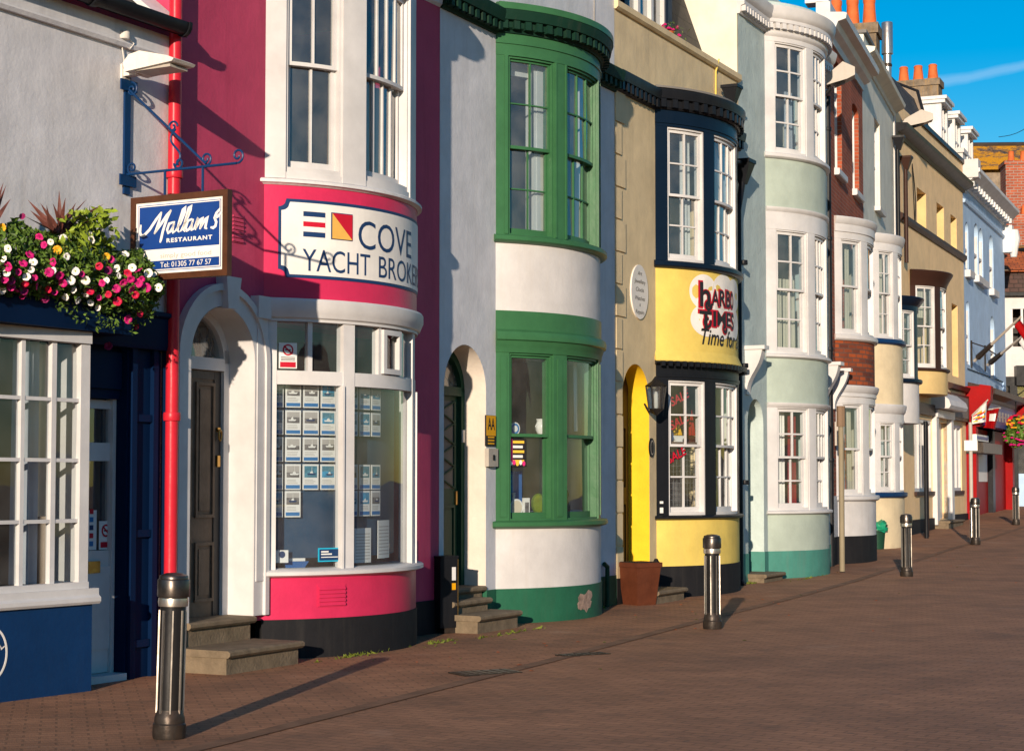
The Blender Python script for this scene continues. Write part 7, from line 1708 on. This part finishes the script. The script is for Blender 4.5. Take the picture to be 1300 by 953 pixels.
def street_things():
    # black cable cabinet
    c = on_ground(563, 803); X = Flat((c.x, c.y), 50)
    t = thing('cable_cabinet', 'slim black utility post with white and yellow stickers by green door', 'utility box', (c.x, c.y, 0))
    h = .80; m = MB(); m.bar(X, -.12, .12, -.1, .1, .06, h); m.bar(X, -.125, .125, -.105, .105, h, h + .02); obj('cabinet', m, 'black_paint', t)
    m = MB(); m.bar(X, -.06, .10, -.08, .09, 0, .06); obj('stub_base', m, 'iron_worn', t)
    q = MB(); q.bar(X, .035, .085, .1, .103, h - .24, h - .1); obj('white_sticker', q, 'card_white', t)
    q = MB(); q.bar(X, .035, .085, .1, .103, h - .34, h - .27); obj('yellow_sticker', q, 'aa_yellow', t)
    q = MB(); q.bar(X, .112, .118, .1, .106, .1, h - .02); obj('door_seam', q, 'brass', t)
    # rust brown planter
    c = on_ground(801, 768); X = Flat((c.x + .12, c.y + .15), 55)
    t = thing('plant_tub', 'square tapered rust brown tub standing below the quoined yellow doorway', 'planter', (c.x, c.y, .0))
    m = MB()
    def ring_(r0, z): return [X.pt(-r0, -r0, z), X.pt(r0, -r0, z), X.pt(r0, r0, z), X.pt(-r0, r0, z)]
    m.solid(ring_(.155, 0.0), 0) if False else None
    pts = ring_(.15, 0) + ring_(.2, .5); m.solid(pts); m.solid(ring_(.215, .5) + ring_(.215, .56)); obj('tub', m, 'terracotta', t)
    m = MB(); m.solid(ring_(.19, .561) + ring_(.19, .566)); obj('soil', m, 'black_render', t)
    # green sack on a bin
    s0 = W6.s(1119, 670, .25); p = W6.pt(s0, .3, 0); z = g(p.y)
    p = Vector((7.66, 38.2, g(38.2)))
    t = thing('recycling_bin', 'dark bin topped with a green plastic sack between two bays', 'bin', (p.x, p.y, p.z))
    m = MB(); m.lathe(p, [(.16, 0), (.19, .35), (.2, .36), (.2, .4)], 16); obj('bin_body', m, 'green_dark', t)
    m = MB(); rnd = random.Random(4); pts = []
    for j in range(8):
        v = j / 7
        for i in range(14):
            a = i * math.pi / 7; r = .2 * math.sin(math.pi * (.42 + .57 * v ** 1.6)) * rnd.uniform(.72, 1.2) + .01
            pts.append(p + Vector((r * math.cos(a) + .1 * v * v, r * math.sin(a), .36 + .26 * v + rnd.uniform(-.03, .03))))
    F = [[j * 14 + i, j * 14 + (i + 1) % 14, (j + 1) * 14 + (i + 1) % 14, (j + 1) * 14 + i] for j in range(7) for i in range(14)] + [[7 * 14 + i for i in range(14)]]
    m.add(pts, F, [[(0, 0)] * len(f) for f in F]); obj('green_sack', m, 'bag_green', t, ang=60)
    # sign post standing behind the fourth bollard
    p = Vector((10.2, 40.3, g(40.3)))
    t = thing('sign_post', 'thin grey post with small white plate in front of red shop', 'sign', p)
    zt = 1.6 + (612 - 536) * 40.3 / 2300
    m = MB(); m.tube([p, Vector((p.x, p.y, zt))], .042, 12); obj('post', m, 'lamp_grey', t)
    X = Flat((p.x, p.y - .06), 92); m = MB(); z0, z1 = 1.6 + (612 - 572) * 40.3 / 2300, 1.6 + (612 - 559) * 40.3 / 2300; m.bar(X, -.16, .13, 0, .02, z0, z1); obj('plate', m, 'sign_white', t)
    # lamp heads on the fronts
    def lamp_head(fr, px, py, L, label, up, deg):
        s, z = fr.st(px, py, .1); b = fr.pt(s, 0, z); t = thing('street_floodlight', label, 'lamp', b)
        X = Flat((b.x, b.y), deg)
        P = [(.0, z - .06), (L * .75, z - .02 + up * .6), (L, z + up), (L * 1.0, z + up + .14), (L * .62, z + up * .8 + .27), (.15, z + .2), (0, z + .1)]
        n = len(P); h = MB(); A = [X.pt(x, -.17, q) for x, q in P]; Bq = [X.pt(x, .17, q) for x, q in P]
        h.add(A + Bq, [list(range(n))[::-1], [n + i for i in range(n)]] + [[i, (i + 1) % n, n + (i + 1) % n, n + i] for i in range(n)], [[(0, 0)] * n, [(0, 0)] * n] + [[(0, 0)] * 4] * n); ho = obj('lamp_head', h, 'lamp_grey', t)
        g_ = MB(); g_.quad([X.pt(.2, -.12, z - .055), X.pt(L * .7, -.12, z - .035 + up * .52), X.pt(L * .7, .12, z - .035 + up * .52), X.pt(.2, .12, z - .055)][::-1]); obj('lens', g_, 'iron_black', ho)
        a = MB(); a.tube([fr.pt(s - .05, .0, z - .25), fr.pt(s, .12, z - .1), X.pt(.1, 0, z)], .035, 8); obj('arm', a, 'iron_black', t)
    lamp_head(W5, 1052, 107, .56, 'large grey floodlight head under the white brick house cornice', .12, 100)
    lamp_head(W7, 1150, 160, .74, 'grey floodlight head above the dark cornice of tan house', .12, 98)
    # flags by the red shop
    fr = W8
    for px, py, qx, qy, lab, mats in ((1237, 458, 1296, 402, 'upper slanted flagpole with red flag on the blue house', 'red_paint'), (1254, 463, 1300, 425, 'lower slanted flagpole with furled pale flag on the blue house', 'white_bow')):
        s, z = fr.st(px, py, .1); a = fr.pt(s, .1, z)
        r = ray(qx, qy); k = (a.y - 1.8) / r.y; b = Vector((r.x * k, r.y * k, 1.6 + r.z * k))
        t = thing('flagpole', lab, 'flagpole', a)
        m = MB(); m.tube([a, b], [.05, .03], 8); obj('pole', m, 'lamp_grey', t)
        m = MB(); m.tube([a + (b - a) * .08, a + (b - a) * .38], [.09, .07], 8); m.tube([fr.pt(s, .0, z + .55), a + (b - a) * .3], .02, 6); m.tube([fr.pt(s, .02, z - .2), fr.pt(s, .02, z + .6)], .03, 6); obj('bracket', m, 'iron_worn', t)
        f = MB(); n = 8; pts = []
        for i in range(n + 1):
            u = i / n
            for j in range(4):
                v = j / 3; q = b + (a - b) * (.02 + .14 * u); pts.append(q + Vector((.25 * v + .05 * math.sin(u * 9), -.1 * v, -.1 - .42 * v + .05 * math.sin(u * 7 + v))))
        f.add(pts, [[i * 4 + j, i * 4 + j + 1, (i + 1) * 4 + j + 1, (i + 1) * 4 + j] for i in range(n) for j in range(3)], [[(0, 0)] * 4] * (n * 3)); obj('flag', f, mats, t, ang=80)
    # two flags hung out at the red shop door
    def hung_flag(label, pxs, d, mats, draw):
        P = []
        for x, y in pxs: r = ray(x, y); k = d / r.y; P.append(Vector((r.x * k, d, 1.6 + r.z * k)))
        t = thing('hung_flag', label, 'flag', P[0]); n = 8; m = MB(); pts = []
        for i in range(n + 1):
            for j in range(n + 1):
                u, v = i / n, j / n; q = (P[0] * (1 - u) + P[1] * u) * (1 - v) + (P[3] * (1 - u) + P[2] * u) * v
                pts.append(q + Vector((0, .12 * math.sin(u * 6 + v), 0)))
        F = [[i * (n + 1) + j, (i + 1) * (n + 1) + j, (i + 1) * (n + 1) + j + 1, i * (n + 1) + j + 1] for i in range(n) for j in range(n)]
        for idx, f in enumerate(F): m.add([pts[k] for k in f], [[0, 1, 2, 3]], [[(0, 0)] * 4], draw(idx // n, idx % n))
        obj('cloth', m, mats, t, smooth=False)
        s = MB(); s.tube([P[0], P[1] + (P[1] - P[0]) * .1], .02, 6); s.tube([P[0], fr.pt(fr.s(1232, 540), .1, P[0].z - .1)], .015, 6); obj('stick', s, 'lamp_grey', t)
    hung_flag('white flag printed with coloured shapes beside the red shop door', [(1234, 527), (1252.5, 509), (1252.5, 535), (1235, 538)], 51.5, ['sign_white', 'toy_yellow', 'toy_red', 'toy_blue'], lambda i, j: 0 if j < 2 or j > 6 or i in (0, 7) else ((i * 3 + j * 5) % 7 % 4))
    hung_flag('red flag with a white figure hanging behind the printed flag', [(1252, 520), (1268.5, 518), (1264, 545), (1249, 542)], 52.5, ['red_paint', 'sign_white'], lambda i, j: 1 if (2 < i < 6 and 1 < j < 5) else 0)
    # light box sign over the red door
    s0, s1 = fr.s(1239, 550, .3), fr.s(1254, 550, .3); z0, z1 = fr.z(1246, 560, .3), fr.z(1246, 552, .3)
    m = MB(); m.bar(fr, s0, s1, .1, .32, z0, z1, 0); m.bar(fr, s0 + .1, s1 - .1, .32, .33, z0 + .05, z1 - .05, 1); obj('door_sign', m, ['sign_white', 'sign_blue'], None, 'small blue and white sign box over the red shop door', 'sign', loc=fr.pt(s0, .1, z0))
    m = MB(); m.bar(fr, s0, s1 + 1.6, .0, .5, z0 - .35, z0 - .05); obj('awning_case', m, 'iron_worn', None, 'dark folded awning case above the red door notice', 'awning', loc=fr.pt(s0, .1, z0 - .35))
    # hanging basket
    r = ray(1290, 548); d = 57.0; k = d / r.y; c = Vector((r.x * k, d, 1.6 + r.z * k))
    t = thing('hanging_basket', 'round hanging basket of yellow and magenta flowers beyond red shop', 'flower basket', c)
    rnd = random.Random(9); m = MB()
    for _ in range(1500):
        v = Vector((rnd.gauss(0, 1), rnd.gauss(0, 1), rnd.gauss(0, 1))).normalized() * (rnd.random() ** .4); q = c + Vector((v.x * .42, v.y * .4, v.z * .5)); e = Vector((rnd.gauss(0, 1), rnd.gauss(0, 1), rnd.gauss(0, 1))).normalized() * .06; f = e.cross(Vector((rnd.gauss(0, 1), rnd.gauss(0, 1), rnd.gauss(0, 1)))).normalized() * .04
        m.add([q - e, q + f, q + e, q - f], [[0, 1, 2, 3]], [[(0, 0)] * 4], rnd.choice((0, 0, 1)))
    obj('foliage', m, ['leaf_mid', 'leaf_dark'], t, smooth=False)
    for nm, lo, hi, cnt in (('petal_yellow', .1, .5, 26), ('petal_red', .05, .5, 26), ('petal_pink', -.45, .0, 26)):
        m = MB()
        for _ in range(cnt):
            a = rnd.uniform(0, 6.28); zz = rnd.uniform(lo, hi); q = c + Vector((.4 * math.cos(a) * math.sqrt(1 - (zz / .56) ** 2), -.38 * abs(math.sin(a)) * math.sqrt(1 - (zz / .56) ** 2) - .04, zz)); m.lathe(q, [(.05, 0), (.06, .03), (.02, .05)], 7)
        obj('blossom', m, nm, t)
    m = MB(); m.tube([c + Vector((0, 0, .3)), c + Vector((0, 0, 1.1)), c + Vector((.5, .5, 1.4)), c + Vector((1.6, 1.5, 1.5))], .02, 6); obj('hook', m, 'iron_black', t)
    # parapet flowers on the yellow house
    fr = W3; s, z = fr.st(849, 36, -.1); c = fr.pt(s, -.12, 7.9)
    t = thing('parapet_flowers', 'small pot of purple pink flowers on the buff parapet by dormer', 'flower pot', c)
    m = MB(); m.lathe(c, [(.07, 0), (.09, .14), (.1, .16)], 12); obj('pot', m, 'pot_clay', t)
    m = MB()
    for k in range(30): q = c + Vector((rnd.gauss(0, .09), rnd.gauss(0, .05), .17 + rnd.gauss(0, .05))); m.lathe(q, [(.02, 0), (.026, .015), (.008, .03)], 7)
    obj('blossom', m, 'petal_pink', t)
    m = MB()
    for k in range(60): q = c + Vector((rnd.gauss(0, .12), rnd.gauss(0, .08), .17 + rnd.gauss(0, .06))); e = Vector((rnd.gauss(0, .03), rnd.gauss(0, .03), .02)); m.add([q, q + e + Vector((.012, 0, .0)), q + e * 2], [[0, 1, 2]], [[(0, 0)] * 3])
    obj('foliage', m, 'leaf_mid', t, smooth=False)
    # drain covers
    for px, py, L, W, lab in ((616, 854, .55, .3, 'dark rectangular drain cover in the brick paving by steps'), (740, 831, .5, .18, 'narrow iron cover in the paving below the green bay')):
        p = on_ground(px, py); X = Flat((p.x, p.y), 60); m = MB(); m.bar(X, -L / 2, L / 2, -W / 2, W / 2, .0, .012)
        for i in range(6): m.bar(X, -L / 2 + L * (i + .2) / 6, -L / 2 + L * (i + .6) / 6, -W / 2 + .03, W / 2 - .03, .012, .016)
        obj('drain_cover', m, 'iron_worn', None, lab, 'drain cover', loc=p)
    def P3(px, py, d): r = ray(px, py); k = d / r.y; return Vector((r.x * k, d, 1.6 + r.z * k))
    m = MB(); a, b = P3(1268, 174, 66), P3(1330, 138, 60); m.tube([a + (b - a) * (i / 8) - Vector((0, 0, .25 * math.sin(math.pi * i / 8))) for i in range(9)], .012, 5); obj('overhead_wire', m, 'iron_black', None, 'thin overhead wire crossing the sky above the lichen roof', 'wire', loc=a)
    m = MB(); rnd = random.Random(31)
    for _ in range(70):
        s_ = rnd.uniform(-4, 22); q = W2.P + W2.d * s_ + W2.n * (abs(rnd.gauss(0, 1.6)) + .75); z = g(q.y) + .007; a = rnd.uniform(0, 6.28); r = rnd.uniform(.012, .035); c, sn = math.cos(a) * r, math.sin(a) * r
        m.add([Vector((q.x - c, q.y - sn, z)), Vector((q.x + sn * .5, q.y - c * .5, z + .006)), Vector((q.x + c, q.y + sn, z + .003)), Vector((q.x - sn * .5, q.y + c * .5, z + .008))], [[0, 1, 2, 3]], [[(0, 0)] * 4], rnd.choice((0, 0, 1)))
    obj('fallen_leaves', m, ['pot_clay', 'weed'], None, 'small fallen leaves scattered over the brick paving', 'leaves', kind='stuff', smooth=False)
    # weeds at wall feet
    rnd = random.Random(11); m = MB()
    for px, py, n, sp in ((470, 829, 90, .35), (745, 776, 30, .3), (955, 740, 60, .25), (1058, 712, 25, .15), (640, 805, 50, .5), (1030, 733, 25, .5), (885, 752, 20, .3), (560, 815, 40, .2), (1165, 676, 30, .5)):
        p = on_ground(px, py)
        for _ in range(n):
            q = p + W2.d.to_3d() * rnd.gauss(0, sp) + W2.n.to_3d() * rnd.gauss(0, .03); q.z = g(q.y); h = rnd.uniform(.01, .04); e = Vector((rnd.gauss(0, .012), rnd.gauss(0, .012), 0)); f = Vector((rnd.gauss(0, .03), rnd.gauss(0, .03), h)); m.add([q - e, q + e, q + f], [[0, 1, 2]], [[(0, 0)] * 3])
    obj('weeds', m, 'weed', None, 'tufts of yellow green weeds along the wall feet', 'weeds', kind='stuff', smooth=False)
street_things()

# ================================================================== ground, sky, light, camera
def build_ground():
    ys = [-60, 0] + [i * 1.0 for i in range(2, 90)] + [100, 120, 200, 400, 900]; xs = [-300, -20, -10, -5, 0, 5, 10, 15, 20, 30, 60, 400]
    m = MB(); pts = [Vector((x, y, g(y))) for y in ys for x in xs]; n = len(xs)
    F = [[j * n + i, j * n + i + 1, (j + 1) * n + i + 1, (j + 1) * n + i] for j in range(len(ys) - 1) for i in range(n - 1)]
    m.add(pts, F, [[(pts[k].x, pts[k].y) for k in f] for f in F]); obj('pavement', m, 'paver', None, kind='structure')
    line = [on_ground(x, y) for x, y in ((560, 873), (700, 838), (820, 806), (920, 780), (1000, 760), (1075, 740), (1150, 716))] 
    a, b = line[-2], line[-1]; d = (b - a).normalized()
    for k in range(1, 12): q = b + d * k * 2.2 + Vector((.008 * k * k, 0, 0)); line.append(Vector((q.x, q.y, g(q.y))))
    a0 = line[0] - (line[1] - line[0]).normalized() * 14; line.insert(0, Vector((a0.x, a0.y, 0)))
    def strip(pl, off0, off1, dz):
        q = MB(); fine = []
        for a, b in zip(pl, pl[1:]):
            k = max(1, int((b - a).length)); fine += [a + (b - a) * i / k for i in range(k)]
        fine.append(pl[-1]); L_ = []
        for i, p in enumerate(fine):
            t = (fine[min(i + 1, len(fine) - 1)] - fine[max(0, i - 1)]); t.z = 0; t.normalize(); nn = Vector((t.y, -t.x, 0))
            A, Bv = p + nn * off0, p + nn * off1; L_ += [Vector((A.x, A.y, g(A.y) + dz)), Vector((Bv.x, Bv.y, g(Bv.y) + dz))]
        F = [[2 * i, 2 * i + 1, 2 * i + 3, 2 * i + 2] for i in range(len(fine) - 1)]
        q.add(L_, F, [[(L_[k].x, L_[k].y) for k in f] for f in F]); return q
    obj('roadway', strip(line, .12, 30, .004), 'paver_road', None, kind='structure')
    obj('drain_channel', strip(line, -.07, .07, .006), 'drain_dark', None, kind='structure')
build_ground()

def build_far_bank():
    rnd = random.Random(21); m = MB(); pts = []; n = 60
    for i in range(n + 1):
        a = R_(-75 + 205 * i / n); rad = 95; x, y = rad * math.sin(a + math.pi), rad * math.cos(a + math.pi)
        h = 11 + 2.5 * math.sin(i * .35) + rnd.uniform(-1.2, 1.2)
        pts += [Vector((x, y, .02)), Vector((x * 1.05, y * 1.05, h * .7)), Vector((x * 1.3, y * 1.3, h)), Vector((x * 1.9, y * 1.9, h * .9))]
    F = [[4 * i + k, 4 * i + k + 1, 4 * i + 5 + k, 4 * i + 4 + k] for i in range(n) for k in range(3)]
    m.add(pts, F, [[(0, 0)] * 4] * len(F)); obj('hills', m, 'hillside', None, kind='structure')
build_far_bank()

SUN_AZ, SUN_EL = 10.3, 11.0     # light travels this many degrees right of straight ahead, this low
def lights():
    w = bpy.data.worlds.new('World'); scene.world = w; w.use_nodes = True
    N, L = w.node_tree.nodes, w.node_tree.links; bg = N['Background']
    sky = N.new('ShaderNodeTexSky'); sky.sky_type = 'NISHITA'; sky.sun_disc = False
    sky.sun_elevation = R_(SUN_EL); sky.sun_rotation = R_(180 + SUN_AZ)
    sky.air_density = 1.0; sky.dust_density = .3; sky.ozone_density = 2.5; sky.altitude = 0
    hs = N.new('ShaderNodeHueSaturation'); hs.inputs['Saturation'].default_value = 1.62; hs.inputs['Value'].default_value = .72
    L.new(sky.outputs[0], hs.inputs['Color'])
    # a faint vapour trail, laid out by direction in the sky
    tc = N.new('ShaderNodeTexCoord'); L_ = L
    dirs = [ray(1195, 103).normalized(), ray(1300, 84).normalized()]
    nrm = dirs[0].cross(dirs[1]).normalized()
    dp = N.new('ShaderNodeVectorMath'); dp.operation = 'DOT_PRODUCT'; dp.inputs[1].default_value = nrm
    L.new(tc.outputs['Generated'], dp.inputs[0])
    no = N.new('ShaderNodeTexNoise'); no.inputs['Scale'].default_value = 45; no.inputs['Detail'].default_value = 5; L.new(tc.outputs['Generated'], no.inputs['Vector'])
    ad = N.new('ShaderNodeMath'); ad.operation = 'MULTIPLY_ADD'; ad.inputs[1].default_value = .004; L.new(no.outputs['Fac'], ad.inputs[0]); L.new(dp.outputs['Value'], ad.inputs[2])
    sb = N.new('ShaderNodeMath'); sb.operation = 'SUBTRACT'; sb.inputs[1].default_value = .002; L.new(ad.outputs[0], sb.inputs[0])
    ab = N.new('ShaderNodeMath'); ab.operation = 'ABSOLUTE'; L.new(sb.outputs[0], ab.inputs[0])
    mr = N.new('ShaderNodeMapRange'); mr.inputs['From Min'].default_value = .0034; mr.inputs['From Max'].default_value = .0008; mr.inputs['To Max'].default_value = .10; L.new(ab.outputs[0], mr.inputs['Value'])
    mx = N.new('ShaderNodeMixRGB'); mx.inputs['Color2'].default_value = (7, 6.6, 6.4, 1); L.new(mr.outputs[0], mx.inputs['Fac']); L.new(hs.outputs['Color'], mx.inputs['Color1'])
    L.new(mx.outputs['Color'], bg.inputs['Color']); bg.inputs['Strength'].default_value = .15
    ld = bpy.data.lights.new('Sun', 'SUN'); ld.energy = 4.6; ld.angle = R_(.53); ld.color = (1.0, .825, .645)
    lo = bpy.data.objects.new('Sun', ld); COL.objects.link(lo)
    a, e = R_(SUN_AZ), R_(SUN_EL)
    d = Vector((math.sin(a) * math.cos(e), math.cos(a) * math.cos(e), -math.sin(e)))
    lo.rotation_euler = d.to_track_quat('-Z', 'Y').to_euler(); lo.location = (-10, -30, 20)
lights()

cd = bpy.data.cameras.new('Camera'); co = bpy.data.objects.new('Camera', cd); COL.objects.link(co)
co.location = (0, 0, CAMZ); co.rotation_euler = (R_(90) + PITCH, 0, 0)
cd.sensor_fit = 'HORIZONTAL'; cd.sensor_width = 36; cd.lens = 36 * FPX / 1300; cd.shift_y = (CYP - 476.5) / 1300; cd.clip_end = 3000; cd.clip_start = .1
scene.camera = co
vs = scene.view_settings; vs.view_transform = 'Standard'; vs.look = 'None'; vs.gamma = 1.0; vs.use_curve_mapping = False; vs.exposure = .42
scene.render.resolution_x, scene.render.resolution_y = 1024, 750
cy = scene.cycles
cy.use_denoising = True; cy.max_bounces = 8; cy.transparent_max_bounces = 16; cy.diffuse_bounces = 4; cy.glossy_bounces = 4; cy.caustics_reflective = False; cy.caustics_refractive = False
cy.sample_clamp_indirect = 6
